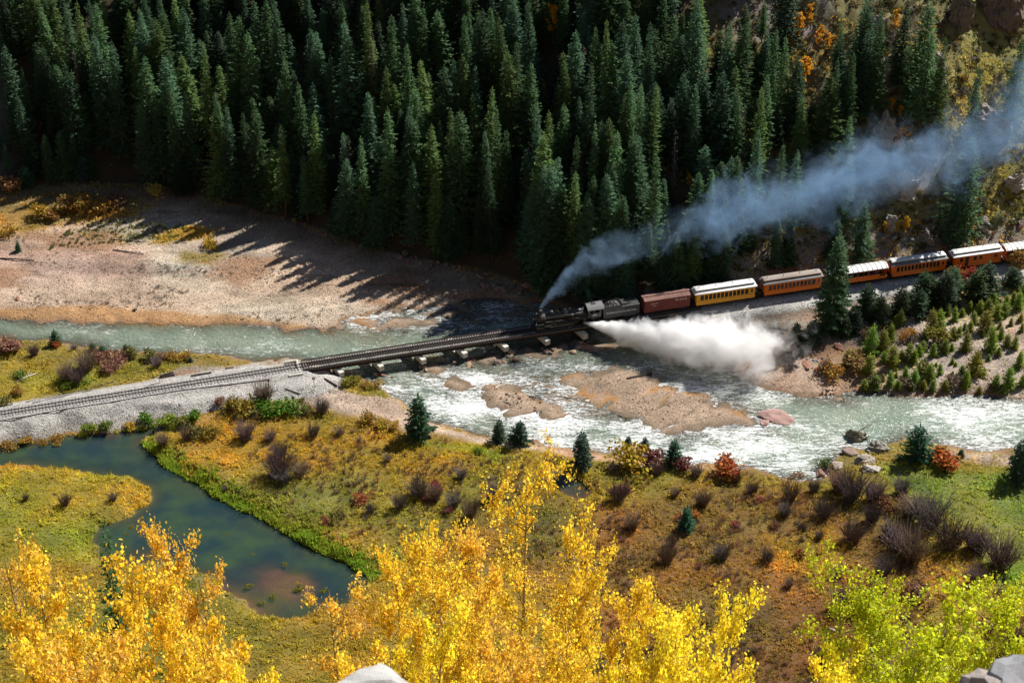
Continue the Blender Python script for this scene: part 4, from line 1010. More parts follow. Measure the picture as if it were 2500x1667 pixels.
for px, py, h, k, lab in ((330, 300, 17, 0, 'grey dead spruce over the ochre scrub'), (520, 200, 19, 1, 'grey dead spruce above the wide gravel'), (610, 330, 16, 0, 'grey dead snag above the tree shadows'), (905, 80, 20, 1, 'tall grey dead spruce near the picture top'), (1130, 190, 18, 0, 'grey dead spruce over the bare bridge deck'), (1290, 350, 15, 1, 'dead grey snag straight above the smoke foot'), (1500, 130, 18, 0, 'dead grey spruce high above the locomotive cab'), (1650, 320, 15, 1, 'dead grey snag above the boxcar'), (180, 130, 18, 1, 'grey dead spruce in the far left of the wood'), (1010, 430, 13, 0, 'short grey snag in the front of the wood')):
    special(px, py, h, DEAD[k], rnd.choice(((0.12, 0.10, 0.10), (0.13, 0.10, 0.085), (0.10, 0.09, 0.09))), GREYW, lab, base=20)
GOLD = (0.74, 0.40, 0.03)
for px, py, h, k, lab in ((800 + 1620 / 2.94, 2, 9.5, 0, 'gold aspen alone among dark spruces at the picture top'), (1700 + 745 / 2.94, 95 / 2.94, 7, 1, 'brightest gold aspen on the rocky slope'), (1700 + 815 / 2.94, 30 / 2.94, 5.5, 0, 'gold aspen above the pale rock ledge'),
                          (1700 + 880 / 2.94, 165 / 2.94, 6, 0, 'orange gold aspen in the middle of the slope clump'), (1700 + 955 / 2.94, 235 / 2.94, 5, 1, 'gold aspen at the lower end of the slope clump'), (1700 + 1010 / 2.94, 200 / 2.94, 4.5, 0, 'small gold aspen beside the tall spruce'),
                          (1700 + 690 / 2.94, 265 / 2.94, 4, 0, 'small orange aspen below the gold clump'), (1700 + 800 / 2.94, 395 / 2.94, 7.5, 1, 'gold aspen standing apart below the clump'), (1700 + 1440 / 2.94, 80 / 2.94, 6, 0, 'thin tan aspen among the upper spruces'),
                          (1700 + 1480 / 2.94, 915 / 2.94, 8, 1, 'gold aspen seen through the thin smoke by a crag'), (1700 + 1230 / 2.94, 710 / 2.94, 3.5, 0, 'low gold aspen on top of the crag'), (1700 + 1410 / 2.94, 710 / 2.94, 3.5, 1, 'low orange aspen at the foot of the big crag'),
                          (1590 * K, 395 * K, 5, 0, 'yellow aspen half hidden behind the smoke'), (2083 * K, 498 * K, 5.0, 1, 'bright yellow aspen above the orange coach roof'), (2060 * K, 505 * K, 3.6, 0, 'small bright yellow aspen beside the larger one'),
                          (2035 * K, 508 * K, 3, 1, 'tiny yellow aspen above the gondola car'), (2070 * K, 240 * K, 4, 1, 'pale gold aspen on the crag shoulder')):
    x, y, h = from_top(px, py, h); s = h / 8.0
    c = GOLD if 'yellow' not in lab else (0.62, 0.40, 0.02)
    tree('aspen_tree', HASP[k], (x, y, gzi(x, y)[0] - .1), (s * 1.15, s * 1.15, s), rnd.uniform(0, 6), c, (0.3, 0.26, 0.2), lab)
for px, py, h, lab in ((2180, 30, 10, 'bare pale aspen at the foot of the high cliff'), (2225, 10, 11, 'tall bare aspen leaning by the high cliff'), (2345, 95, 9, 'bare grey aspen above the smoke, taller of the pair'), (2375, 110, 8, 'bare grey aspen above the smoke, shorter of the pair'), (2250, 10, 10, 'bare aspen with whitish crown near the cliff top'),
                       (2010, 350, 8, 'bare grey tree standing below the slope spruces'), (2280, 30, 9, 'thin bare aspen against the dark cliff')):
    x, y, h = from_top(px, py, h); s = h / 9
    tag(link('bare_tree', BARE[rnd.randrange(2)], None, (x, y, gzi(x, y)[0] - .1), (0, 0, rnd.uniform(0, 6)), (s, s, s), (0.34, 0.3, 0.27)), lab, 'tree')

# the tall dark spruce in front of the train
p = OD(1908, 758); h = (p[1] * 0 + (752 - 545) * K) / (FPX / np.linalg.norm(p - CAM)) / CP
tree('spruce_tree', SPR[6], (p[0], p[1], p[2] - .2), (1.12, 1.12, h / 24), 0.4, (0.046, 0.080, 0.042), (0.09, 0.07, 0.05), 'tall dark spruce standing alone in front of the orange coaches')
p = OD(2200, 545); h = (545 - 335) * K / (FPX / np.linalg.norm(p - CAM)) / CP
tree('spruce_tree', SPR[6], (p[0], p[1], p[2] - .2), (1.15, 1.15, h / 24), 2.1, (0.050, 0.086, 0.044), (0.09, 0.07, 0.05), 'big dark spruce on the slope above the baggage car')
# ---------------------------------------------------------------- young spruces on the terrace and along the banks
def sap(dx, dy, hpx, label, col=(0.055, 0.085, 0.028), group=None, wide=1.0):
    p = OD(dx, dy); sc = FPX / np.linalg.norm(p - CAM); h = hpx * K / sc / CP; s = h / 4.0
    w_ = s ** 0.8 * wide
    tag(link('young_spruce', SAP[rnd.randrange(5)], None, (p[0], p[1], p[2] - .05), (rnd.gauss(0, .03), rnd.gauss(0, .03), rnd.uniform(0, 6)), (w_, w_, s), tuple(c * rnd.uniform(.85, 1.2) for c in col)), label, 'young tree', group)
z4 = lambda x, y: ((1800 + x / 3.357) / K, (600 + y / 3.357) / K)
SAPS = [(900, 980, 130), (1080, 890, 240), (1190, 860, 170), (1250, 790, 150), (1070, 1060, 170), (1270, 990, 170), (1200, 960, 90), (1400, 950, 150), (1450, 960, 110), (1490, 900, 90), (1600, 910, 110), (1700, 880, 110), (1755, 860, 60),
        (1870, 860, 150), (1760, 970, 50), (1950, 1060, 200), (1840, 1050, 70), (1660, 1050, 80), (1570, 1110, 150), (1380, 1100, 110), (1450, 1140, 130), (1700, 1190, 90), (1870, 1160, 140), (2110, 1180, 130), (2220, 1170, 160), (2330, 1160, 100),
        (2310, 990, 130), (2080, 860, 200), (2030, 700, 170), (2240, 660, 60), (1905, 710, 90), (1590, 720, 180), (1650, 680, 160), (1540, 770, 60), (1770, 760, 100), (1810, 750, 90), (1940, 640, 90), (1840, 580, 60), (2130, 600, 130),
        (2180, 580, 110), (2320, 620, 60), (2150, 680, 60), (1330, 660, 130), (1180, 600, 130), (2020, 1050, 50), (1760, 1080, 50), (1790, 990, 30), (1630, 990, 30), (2160, 760, 90), (2210, 830, 100), (2270, 850, 110), (2010, 750, 60),
        (1520, 860, 80), (1340, 940, 90), (1130, 1170, 110), (1250, 1150, 130), (1290, 660, 90), (1720, 570, 90), (1780, 620, 110), (1900, 540, 80), (1985, 560, 100), (2060, 540, 100), (2100, 480, 90), (2200, 520, 110), (2300, 520, 140), (2260, 470, 90), (2340, 440, 130),
        (2330, 700, 70), (2060, 940, 50), (2140, 900, 70), (1520, 1180, 80), (1600, 1190, 90), (1980, 1210, 60), (2180, 1210, 70), (1310, 1190, 90), (1420, 1190, 70), (1040, 1180, 90), (1190, 1110, 60), (1300, 1080, 40), (1490, 1040, 60), (2000, 640, 70), (1860, 690, 60)]
rows = (('right at the water edge', 1090), ('on the lower gravel terrace', 900), ('in the middle of the gravel terrace', 680), ('high on the gravel terrace', 0))
cols = (('below the tall lone spruce', 1150), ('below the gondola car', 1420), ('below the orange coaches', 1760), ('below the baggage car', 2050), ('by the picture edge', 9999))
for x, y, hp in SAPS:
    sz = 'tiny' if hp < 55 else ('small' if hp < 90 else ('bushy' if hp < 130 else ('tall' if hp < 170 else 'very tall')))
    r_ = next(a for a, lim in rows if y > lim); c_ = next(a for a, lim in cols if x < lim)
    sap(*z4(x, y), hp / 3.357 / K, '%s young spruce %s %s' % (sz, r_, c_), (0.112, 0.135, 0.03), 'young spruces of the gravel terrace', 0.85)
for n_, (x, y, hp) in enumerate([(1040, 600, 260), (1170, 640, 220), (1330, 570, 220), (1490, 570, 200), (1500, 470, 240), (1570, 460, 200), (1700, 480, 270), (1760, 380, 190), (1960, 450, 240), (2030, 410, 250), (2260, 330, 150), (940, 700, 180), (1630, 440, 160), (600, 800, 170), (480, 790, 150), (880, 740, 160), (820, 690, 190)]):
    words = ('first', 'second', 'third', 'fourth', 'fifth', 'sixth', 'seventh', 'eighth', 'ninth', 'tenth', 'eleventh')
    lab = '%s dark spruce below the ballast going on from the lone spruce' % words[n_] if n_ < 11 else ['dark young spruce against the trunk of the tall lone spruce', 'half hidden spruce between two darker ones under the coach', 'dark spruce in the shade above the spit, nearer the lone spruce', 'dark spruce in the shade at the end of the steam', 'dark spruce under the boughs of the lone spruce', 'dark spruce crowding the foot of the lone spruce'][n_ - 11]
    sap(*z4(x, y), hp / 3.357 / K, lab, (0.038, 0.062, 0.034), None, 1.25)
for dx, dy, hp, lab in ((963, 1003, 93, 'dark blue spruce on the gravel bank below the bridge'), (1146, 1014, 52, 'small spruce on the shore, further from the gold aspen'), (1190, 1020, 55, 'small spruce on the shore just above the gold aspen'), (1338, 1072, 82, 'dark spruce above the small pool'),
                        (1545, 1068, 60, 'lone spruce on the shore between red shrubs'), (2102, 1056, 77, 'dark spruce beside the grey rocks at the river'), (2342, 1102, 92, 'tall spruce at the picture edge above the lawn'), (1575, 1218, 55, 'narrow spruce in the brown brush'), (128, 793, 33, 'young spruce with a red bush at its foot'),
                        (290, 816, 24, 'small dark spruce among the pink shrubs'), (236, 818, 22, 'squat spruce by the pink shrubs on the left bank'), (213, 806, 16, 'tiny spruce on the left bank'), (1442, 1030, 28, 'small spruce behind the yellow bush'), (1480, 1035, 30, 'spruce touching the yellow bush'), (42, 577, 20, 'little spruce on the red gravel'),
                        (438, 833, 12, 'tiny spruce on the bank by the track'), (2205, 1052, 22, 'tiny spruce beside the orange shrub'), (2150, 1052, 26, 'little spruce between the dark spruce and orange shrub')):
    sap(dx, dy, hp, lab, (0.03, 0.058, 0.040), None, 1.05)
# shaded little trees at the foot of the wood, far left
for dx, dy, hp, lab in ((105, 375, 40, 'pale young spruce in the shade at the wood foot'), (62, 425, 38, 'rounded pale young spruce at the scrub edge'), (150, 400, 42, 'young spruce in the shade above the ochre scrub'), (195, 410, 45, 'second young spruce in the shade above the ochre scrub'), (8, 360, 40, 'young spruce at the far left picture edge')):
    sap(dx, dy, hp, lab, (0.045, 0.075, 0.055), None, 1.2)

# ---------------------------------------------------------------- shrubs
def shrub(me, dx, dy, hpx, base, col, label, cat='shrub', group=None, name='willow_shrub', wide=1.0):
    p = OD(dx, dy); sc = FPX / np.linalg.norm(p - CAM); s = hpx * K / sc / CP / base
    tag(link(name, me, None, (p[0], p[1], p[2] - .05), (0, 0, rnd.uniform(0, 6)), (s * wide, s * wide, s), col), label, cat, group)
z7 = lambda x, y: ((1600 + x / 2.351) / K, (1000 + y / 2.351) / K)
DARKW = (0.15, 0.125, 0.12); BRW = (0.19, 0.135, 0.095); PUR = (0.165, 0.115, 0.115)
for x, y, hp, lab in ((1120, 520, 190, 'big leafless willow behind the pale rock'), (1060, 470, 140, 'reddish leafless willow by the pale rock'), (1250, 530, 160, 'leafless willow on the lawn edge nearest the rocks'), (1410, 490, 120, 'upright grey willow on the lawn edge'), (1570, 660, 190, 'wide grey willow at the middle of the lawn edge'),
                      (1680, 790, 190, 'purple grey willow above the green aspen'), (1820, 800, 150, 'grey willow beside the lawn'), (1860, 820, 150, 'fan shaped willow beside the lawn'), (1980, 900, 190, 'round grey willow at the lawn corner'), (1390, 820, 230, 'largest dark willow thicket above the green aspen'), (1460, 870, 200, 'dark willow thicket touching the green aspen'),
                      (1340, 740, 170, 'dark willow at the top of the thicket'), (1240, 640, 120, 'brownish willow uphill of the thicket'), (1080, 1150, 160, 'dark willow in the brown brush below the thicket'), (1170, 1150, 150, 'second dark willow in the brown brush'), (970, 1470, 150, 'grey willow at the side of the green aspen'),
                      (770, 520, 130, 'narrow willow near the river bend'), (270, 555, 110, 'thin willow in the gold grass'), (110, 500, 70, 'little willow by the river bend'), (960, 620, 110, 'brown willow in the gold grass'), (740, 610, 90, 'low willow in the brush'), (840, 690, 60, 'tiny willow in the brush'), (1130, 760, 130, 'olive willow beside the dark thicket'),
                      (1460, 620, 130, 'orange tinged willow on the lawn edge'), (90, 780, 100, 'grey willow below the narrow spruce'), (380, 860, 100, 'faded willow in the brown brush'), (640, 870, 80, 'brown willow clump in mid brush'), (940, 740, 60, 'small dark willow in mid brush'), (1050, 960, 90, 'brown willow below the orange grass'), (760, 1020, 70, 'thin willow low in the brush'),
                      (500, 1140, 60, 'small willow near the dark gap'), (1840, 1000, 120, 'brown willow under the lawn'), (2060, 1380, 160, 'brown thicket at the picture edge'), (400, 1480, 120, 'grey willow at the lower edge of the brush'), (560, 480, 80, 'brownish willow on the river side'), (1290, 1060, 110, 'dark willow between thicket and aspen'), (1300, 950, 140, 'brown willow left of the thicket')):
    shrub(WIL[rnd.randrange(4)], *z7(x, y), hp * .88 / 2.351 / K, 2.4, rnd.choice((DARKW, DARKW, PUR, BRW)) if 'red' not in lab else (0.2, 0.1, 0.085), lab, wide=1.15)
for dx, dy, hp, lab in ((640, 1095, 55, 'grey willow in the gold meadow'), (655, 1110, 50, 'second grey willow in the gold meadow'), (690, 1095, 45, 'low grey willow in the gold meadow'), (565, 1010, 40, 'thin willow by the pond head'), (620, 1012, 30, 'small willow above the gold meadow'), (605, 925, 50, 'dark leafless willow beside the ballast'),
                        (720, 1005, 35, 'willow on the upper meadow edge'), (780, 1000, 30, 'small willow on the upper meadow edge'), (960, 1140, 45, 'purple willow in mid meadow'), (1000, 1150, 40, 'brown willow in mid meadow'), (1040, 1165, 42, 'dark willow uphill of the gold aspen'), (920, 1170, 40, 'willow in the mid meadow brush'), (1080, 1190, 45, 'willow touching the gold aspen side'),
                        (850, 1180, 35, 'small purple willow by the ditch'), (740, 950, 32, 'dark shrub below the signpost'), (200, 850, 45, 'tall thin willow in the left meadow'), (155, 875, 38, 'willow in the bright grass of the left meadow'), (178, 882, 40, 'second willow in the bright grass of the left meadow'), (80, 818, 28, 'brown willow on the left bank'),
                        (170, 805, 16, 'low brown willow on the left bank'), (360, 845, 30, 'dark shrub beside the old ties'), (375, 1025, 28, 'grey willow on the pond corner'), (430, 1010, 40, 'grey willow at the pond head'), (645, 1050, 40, 'upright willow over the gold meadow'), (150, 1160, 32, 'dark willow on the left island'), (260, 1150, 28, 'low willow on the left island'), (60, 1150, 16, 'tiny dark willow on the left island'),
                        (1060, 1100, 30, 'small willow near the green ditch'), (1130, 1150, 45, 'brown willow uphill of the gold crown'), (890, 1060, 22, 'tiny willow in the gold meadow'), (520, 1130, 18, 'tiny willow by the bright pond edge'), (1420, 1150, 40, 'willow behind the gold crown'), (1610, 1160, 40, 'brown willow on the right meadow'), (1450, 1215, 45, 'brown willow beside the gold crown'), (1530, 1290, 40, 'dull willow in the right brush'),
                        (1690, 1110, 30, 'low willow by the orange bush'), (1510, 1090, 36, 'dark willow behind the shore'), (1600, 1095, 34, 'purple willow on the shore'), (1410, 1085, 30, 'grey willow on the shore by the dark spruce'), (1870, 1130, 35, 'grey willow near the river bend rock')):
    shrub(WIL[rnd.randrange(4)], dx, dy, hp, 2.4, rnd.choice((DARKW, PUR, BRW)), lab, wide=1.1)
YEL = (0.42, 0.29, 0.03); ORA = (0.40, 0.12, 0.03); PINK = (0.28, 0.145, 0.10); GRN = (0.10, 0.20, 0.02); LGRN = (0.19, 0.25, 0.03); OCH = (0.33, 0.20, 0.04); RED = (0.30, 0.06, 0.05); OLV = (0.17, 0.16, 0.045); MAR = (0.2, 0.07, 0.06)
for dx, dy, hp, wd, c, lab in (
        (1457, 1078, 55, 1.1, YEL, 'round yellow bush on the river shore'), (1665, 1090, 38, 1.4, ORA, 'bright orange bush on the shore'), (2165, 1072, 34, 1.5, ORA, 'orange red bush above the lawn'), (1500, 1070, 40, 1.0, MAR, 'maroon bush beside the lone shore spruce'), (1575, 1080, 30, 1.1, MAR, 'dull red bush between spruce and orange bush'),
        (22, 812, 26, 1.6, PINK, 'pink red bush at the picture edge on the left bank'), (8, 800, 22, 1.5, PINK, 'smaller pink bush at the picture edge'), (258, 838, 28, 1.4, PINK, 'pink bush on the left bank'), (275, 825, 24, 1.3, PINK, 'pink bush behind its neighbour on the left bank'), (245, 855, 22, 1.3, PINK, 'low pink bush nearest the line'), (228, 822, 16, 1.6, PINK, 'low wide pink bush at the water'),
        (128, 796, 16, 1.2, ORA, 'red bush at the foot of the little spruce'), (300, 822, 24, 1.0, OLV, 'olive bush by the little spruce on the bank'), (345, 828, 22, 1.3, OLV, 'olive bush along the left bank'), (395, 828, 18, 1.4, OCH, 'tan bush along the left bank'), (425, 828, 16, 1.3, OCH, 'ochre bush at the end of the left bank'), (370, 825, 14, 1.2, PINK, 'small red bush along the left bank'),
        (150, 880, 16, 1.9, LGRN, 'bright green clump under the meadow willows'), (180, 885, 14, 1.8, LGRN, 'second bright green clump in the left meadow'), (50, 868, 14, 1.6, (0.12, 0.18, 0.03), 'green clump by the white log'), (10, 930, 18, 1.6, OLV, 'grey green bush at the picture edge by the line'), (40, 905, 16, 1.4, OCH, 'brown bush in the left meadow'),
        (650, 945, 34, 1.4, GRN, 'large green bush by the tan boulder'), (610, 948, 30, 1.4, GRN, 'green bush next to the large one'), (560, 945, 34, 1.3, (0.27, 0.20, 0.03), 'gold green bush below the ballast'), (580, 955, 22, 1.2, OLV, 'olive bush among the green ones'), (530, 945, 26, 1.2, (0.24, 0.18, 0.03), 'yellow olive bush below the ballast'),
        (505, 930, 16, 1.2, PINK, 'pink weed clump on the ballast slope'), (335, 975, 22, 1.3, GRN, 'green bush at the pond head'), (385, 980, 24, 1.5, LGRN, 'light green bush at the pond head'), (420, 975, 22, 1.3, (0.2, 0.2, 0.03), 'yellow green bush at the pond head'), (245, 985, 18, 1.3, (0.13, 0.2, 0.02), 'round green bush on the ballast foot'), (205, 995, 20, 1.3, LGRN, 'round bright bush on the ballast foot'),
        (450, 965, 22, 1.2, GRN, 'dark green bush behind the pond head'), (300, 985, 14, 1.6, YEL, 'yellow grass clump on the pond edge'), (130, 1015, 14, 1.8, OCH, 'ochre clump on the pond edge'), (60, 1020, 14, 1.8, OCH, 'second ochre clump on the pond edge'), (15, 1030, 16, 1.6, OCH, 'ochre clump where pond meets picture edge'), (100, 1018, 12, 1.4, OCH, 'little ochre clump on the pond edge'),
        (490, 1000, 24, 1.2, (0.25, 0.19, 0.03), 'yellow green bush in the meadow corner'), (455, 1000, 26, 1.1, OLV, 'olive bush in the meadow corner'), (880, 985, 22, 1.3, YEL, 'gold bush by the gravel bank'), (845, 975, 24, 1.2, (0.33, 0.2, 0.03), 'gold brown bush by the gravel bank'), (905, 985, 18, 1.2, (0.5, 0.33, 0.06), 'pale yellow bush by the dark blue spruce'),
        (800, 885, 18, 1.6, (0.22, 0.2, 0.03), 'yellow green bush below the first pier'), (850, 892, 16, 1.8, (0.3, 0.2, 0.04), 'gold bush at the water below the bridge'), (820, 880, 14, 1.5, (0.25, 0.2, 0.03), 'gold green bush at the abutment timber'), (690, 930, 14, 1.3, OLV, 'olive clump by the boulder'), (700, 955, 20, 1.4, OLV, 'grey olive bush right of the boulder'),
        (360, 452, 28, 0.9, (0.42, 0.33, 0.08), 'pale yellow bush catching light in the shade'), (480, 568, 22, 1.1, (0.5, 0.33, 0.02), 'yellow bush on the gravel flat'), (190, 485, 34, 1.4, (0.33, 0.19, 0.04), 'ochre bush on the scrub ridge'), (150, 490, 30, 1.4, (0.27, 0.17, 0.05), 'brown ochre bush on the scrub ridge'), (230, 488, 28, 1.3, (0.36, 0.2, 0.05), 'orange ochre bush on the scrub ridge'),
        (90, 500, 26, 1.3, (0.36, 0.22, 0.03), 'gold bush on the scrub ridge'), (270, 470, 28, 1.2, (0.17, 0.1, 0.06), 'brown bush at the end of the scrub ridge'), (120, 505, 20, 1.4, (0.3, 0.17, 0.05), 'dull bush before the scrub ridge'), (15, 440, 30, 1.4, (0.36, 0.2, 0.09), 'tan bush at the shaded wood edge'), (35, 430, 26, 1.3, (0.34, 0.17, 0.07), 'orange bush at the shaded wood edge'),
        (5, 545, 24, 1.4, OCH, 'gold brown bush at the picture edge on the flat'), (70, 295, 26, 1.2, (0.22, 0.13, 0.06), 'brown bush in the dark below the scree'), (300, 330, 20, 1.2, (0.15, 0.1, 0.05), 'dim bush in the dark wood'), (510, 425, 28, 1.3, (0.12, 0.1, 0.045), 'dim olive bush at the wood edge'),
        (1405, 640, 16, 1.4, OCH, 'sunlit yellow bush behind the smoke foot'), (1385, 665, 12, 1.6, (0.15, 0.2, 0.04), 'green clump behind the cab'), (1960, 845, 34, 1.4, (0.28, 0.19, 0.07), 'tan willow bush on the terrace'), (1915, 870, 30, 1.2, (0.36, 0.2, 0.04), 'gold bush at the spit'), (1895, 855, 24, 1.2, (0.2, 0.13, 0.1), 'brown bush on the spit bank'), (1815, 850, 14, 1.3, (0.1, 0.08, 0.07), 'small dark bush on the spit'),
        (2075, 625, 26, 1.0, (0.38, 0.18, 0.06), 'orange bush under the second dark spruce'), (2200, 640, 30, 0.9, (0.40, 0.12, 0.04), 'orange shrub between the dark spruces under the coach'), (2228, 645, 28, 0.8, (0.4, 0.09, 0.05), 'red shrub between the dark spruces under the coach'), (2340, 615, 40, 0.9, (0.36, 0.22, 0.07), 'tall tan shrub near the picture edge by the line'), (1990, 780, 24, 1.2, (0.3, 0.2, 0.1), 'tan shrub below the lone spruce'),
        (2085, 775, 24, 1.1, (0.5, 0.25, 0.03), 'bright gold shrub on the upper terrace'), (2150, 790, 34, 1.3, (0.2, 0.18, 0.03), 'gold green clump of brush on the terrace'), (2090, 790, 16, 1.4, (0.14, 0.12, 0.1), 'grey bush below the gold shrub'), (2120, 860, 26, 1.4, OLV, 'olive bush at the terrace water edge'), (2190, 880, 20, 1.5, (0.16, 0.12, 0.08), 'brown bush at the terrace water edge'), (2080, 890, 20, 1.5, (0.16, 0.12, 0.08), 'dark brush where terrace meets water'),
        (2010, 885, 22, 1.3, (0.13, 0.11, 0.06), 'dark brush at the spit corner'), (2280, 895, 16, 1.7, (0.16, 0.13, 0.07), 'low brush at the right shore'), (770, 1190, 20, 1.5, (0.2, 0.17, 0.04), 'olive clump by the bright pond edge'), (1000, 1130, 24, 1.1, RED, 'red bush in mid meadow'), (975, 1150, 18, 1.2, MAR, 'maroon bush in mid meadow'), (830, 1150, 20, 1.4, (0.36, 0.13, 0.05), 'orange red bush by the ditch'), (1030, 1180, 16, 1.2, MAR, 'dull red bush by the gold crown'),
        (750, 1200, 14, 1.2, (0.3, 0.1, 0.06), 'small red clump by the ditch'), (1080, 1285, 22, 1.3, (0.05, 0.13, 0.02), 'dark green clump beside the gold aspen'), (1430, 1130, 20, 1.2, MAR, 'maroon bush behind the gold crown'), (1560, 1200, 18, 1.2, (0.33, 0.1, 0.06), 'red bush beside the narrow spruce'), (1590, 1190, 20, 1.1, (0.42, 0.17, 0.04), 'orange bush beside the narrow spruce'), (1690, 1210, 12, 1.3, RED, 'tiny red bush in the brush'),
        (1745, 1150, 14, 1.3, (0.36, 0.14, 0.08), 'pink bush in the gold grass'), (1830, 1095, 14, 1.6, (0.26, 0.14, 0.06), 'brown bank bush at the river bend'), (1780, 1215, 16, 1.2, (0.2, 0.09, 0.05), 'rust bush in the brush'), (1840, 1280, 18, 1.2, (0.36, 0.16, 0.05), 'orange tan bush in mid brush'), (2040, 1175, 36, 1.2, (0.25, 0.12, 0.06), 'orange brown bush on the lawn edge'), (2290, 1440, 30, 1.4, (0.2, 0.1, 0.06), 'red brown bush under the lawn'),
        (1100, 1040, 12, 1.5, LGRN, 'bright clump by the green ditch'), (1900, 1075, 20, 1.3, (0.09, 0.13, 0.03), 'dark green bush on the pale rock'), (2110, 1375, 30, 1.5, (0.22, 0.12, 0.07), 'red brown brush above the green aspen'), (2030, 1150, 14, 1.2, (0.08, 0.08, 0.04), 'dark tuft on the lawn')):
    shrub(BUSH[rnd.randrange(3)], dx, dy, hp, 1.35, c, lab, name='leafy_bush', wide=wd, cat='bush')
# hillside scrub on the sunny right-hand slope
for i in range(70):
    px, py = rnd.uniform(1950, 2500), rnd.uniform(140, 610)
    p = onground(px, py)
    if p[1] - float(hill_foot(p[0])) < 3: continue
    s = rnd.uniform(0.6, 1.4); c = rnd.choice(((0.15, 0.14, 0.055), (0.125, 0.13, 0.055), (0.18, 0.145, 0.07), (0.13, 0.11, 0.09), (0.15, 0.14, 0.055), (0.34, 0.2, 0.03)))
    kind = {(0.15, 0.14, 0.055): 'olive', (0.125, 0.13, 0.055): 'dull green', (0.18, 0.145, 0.07): 'tan', (0.13, 0.11, 0.09): 'grey brown', (0.34, 0.2, 0.03): 'gold'}[c]
    tag(link('leafy_bush', BUSH[rnd.randrange(3)], None, (p[0], p[1], p[2] - .1), (0, 0, rnd.uniform(0, 6)), (s * 1.2, s * 1.2, s), c), '%s %s scrub on the crag slope %s%s' % ('low' if s < .85 else ('middling' if s < 1.1 else 'big'), kind, 'high up' if py < 330 else ('in the smoke' if px < 2250 else 'above the baggage car'), ', toward the spruces' if px < 2130 else (', by the crags' if px < 2330 else ', by the picture edge')), 'bush', 'scrub on the crag slope')

# ---------------------------------------------------------------- aspens in the foreground
def fg_aspen(dx, dy, dist, k, col, label, hw=1.0, tilt=(0, 0), hmul=1.0):
    """tip seen at this pixel, dist metres away, rooted on the near slope"""
    d = ray(dx * K, dy * K); d = d / np.linalg.norm(d); p = CAM + d * (dist * 1.17); g0 = gz(p[0], p[1])[0]; h = p[2] - g0
    base = (13.0, 11.0, 11.0, 12.0, 9.0)[k]; s = h / base
    w_ = hw
    tree('aspen_tree', ASP[k], (p[0] - math.sin(tilt[1]) * h, p[1] + math.sin(tilt[0]) * h, g0), (w_, w_, s), rnd.uniform(0, 6), col, (0.38, 0.29, 0.17), label, tilt=tilt)
AG = (0.92, 0.69, 0.085); AY = (0.94, 0.80, 0.08); AO = (0.88, 0.61, 0.12); YG = (0.55, 0.62, 0.035)
for a in ((1240, 1100, 62, 0, AG, 'tallest gold aspen in the middle foreground', 1.0, (0.0, 0.05)), (1385, 1160, 64, 3, AG, 'gold aspen leaning beside the tallest one', 0.85, (0, 0.09)), (1130, 1200, 60, 1, AO, 'brown gold aspen left of the tallest one', 0.9), (1035, 1255, 58, 3, AG, 'full gold aspen at the end of the pond', 0.8),
          (890, 1280, 58, 1, AG, 'gold aspen against the pond tip', 0.85), (800, 1345, 56, 2, AO, 'thin brown gold aspen over the pond', 0.9), (950, 1375, 52, 4, AY, 'low yellow aspen at the white rock', 0.9), (1480, 1265, 60, 1, AG, 'gold aspen right of the leaning one', 0.85), (1560, 1340, 58, 4, AY, 'lemon yellow aspen right of the leaning gold one', 0.9), (1635, 1305, 56, 4, AY, 'clear yellow aspen at the brown brush', 0.95),
          (1300, 1330, 52, 3, AG, 'gold aspen in front of the tallest one', 0.8), (1170, 1400, 50, 4, AO, 'low rust gold aspen in the middle', 0.9), (1440, 1420, 50, 4, AY, 'low yellow aspen in front of the leaning one', 0.9), (870, 1440, 50, 4, AG, 'low gold aspen by the white rock', 0.9), (1600, 1450, 50, 4, AY, 'lowest yellow aspen at the brush', 0.9),
          (85, 1225, 56, 2, AO, 'thin tan aspen at the left picture edge', 0.9), (30, 1300, 54, 1, AG, 'gold aspen in the left corner', 1.0), (175, 1325, 52, 3, AG, 'broad gold aspen left of the foreground spruce', 0.85), (355, 1215, 56, 1, AO, 'gold aspen with a thin spire over the pond', 0.8), (490, 1215, 58, 2, AO, 'nearly bare aspen over the pond', 0.95), (300, 1320, 52, 4, AG, 'gold aspen right of the foreground spruce', 1.0),
          (420, 1340, 52, 4, AG, 'gold aspen under the nearly bare one', 1.0), (100, 1370, 48, 4, AG, 'low gold aspen in the left corner', 1.0), (520, 1420, 50, 4, AG, 'gold aspen at the meadow below the pond', 0.8), (240, 1420, 46, 4, AO, 'low orange gold aspen at the lower edge', 1.0), (610, 1490, 50, 4, AY, 'small yellow aspen by the lower meadow', 0.6), (380, 1450, 46, 4, AG, 'lowest gold aspen in the left group', 1.0),
          (2190, 1310, 60, 0, YG, 'yellow green aspen in the right foreground', 1.15), (2080, 1335, 62, 0, YG, 'broad green aspen in the right foreground', 1.15), (2270, 1390, 58, 1, YG, 'green aspen at the grey rock', 1.1), (1990, 1430, 56, 4, (0.5, 0.46, 0.02), 'yellow topped aspen left of the green ones', 0.95), (1925, 1460, 54, 4, AY, 'small yellow aspen left of the green ones', 0.8), (2130, 1420, 52, 4, YG, 'low green aspen in front', 1.4), (2030, 1500, 50, 4, YG, 'lowest green aspen at the frame edge', 1.3)):
    fg_aspen(*a)
d = ray(240 * K, 1208 * K); d /= np.linalg.norm(d); p = CAM + d * 70; g0 = gz(p[0], p[1])[0]
tree('spruce_tree', SPR[5], (p[0], p[1], g0), (0.42, 0.42, (p[2] - g0) / 24), 1.0, (0.03, 0.075, 0.03), (0.1, 0.07, 0.05), 'slim green spruce among the gold aspens of the left foreground')

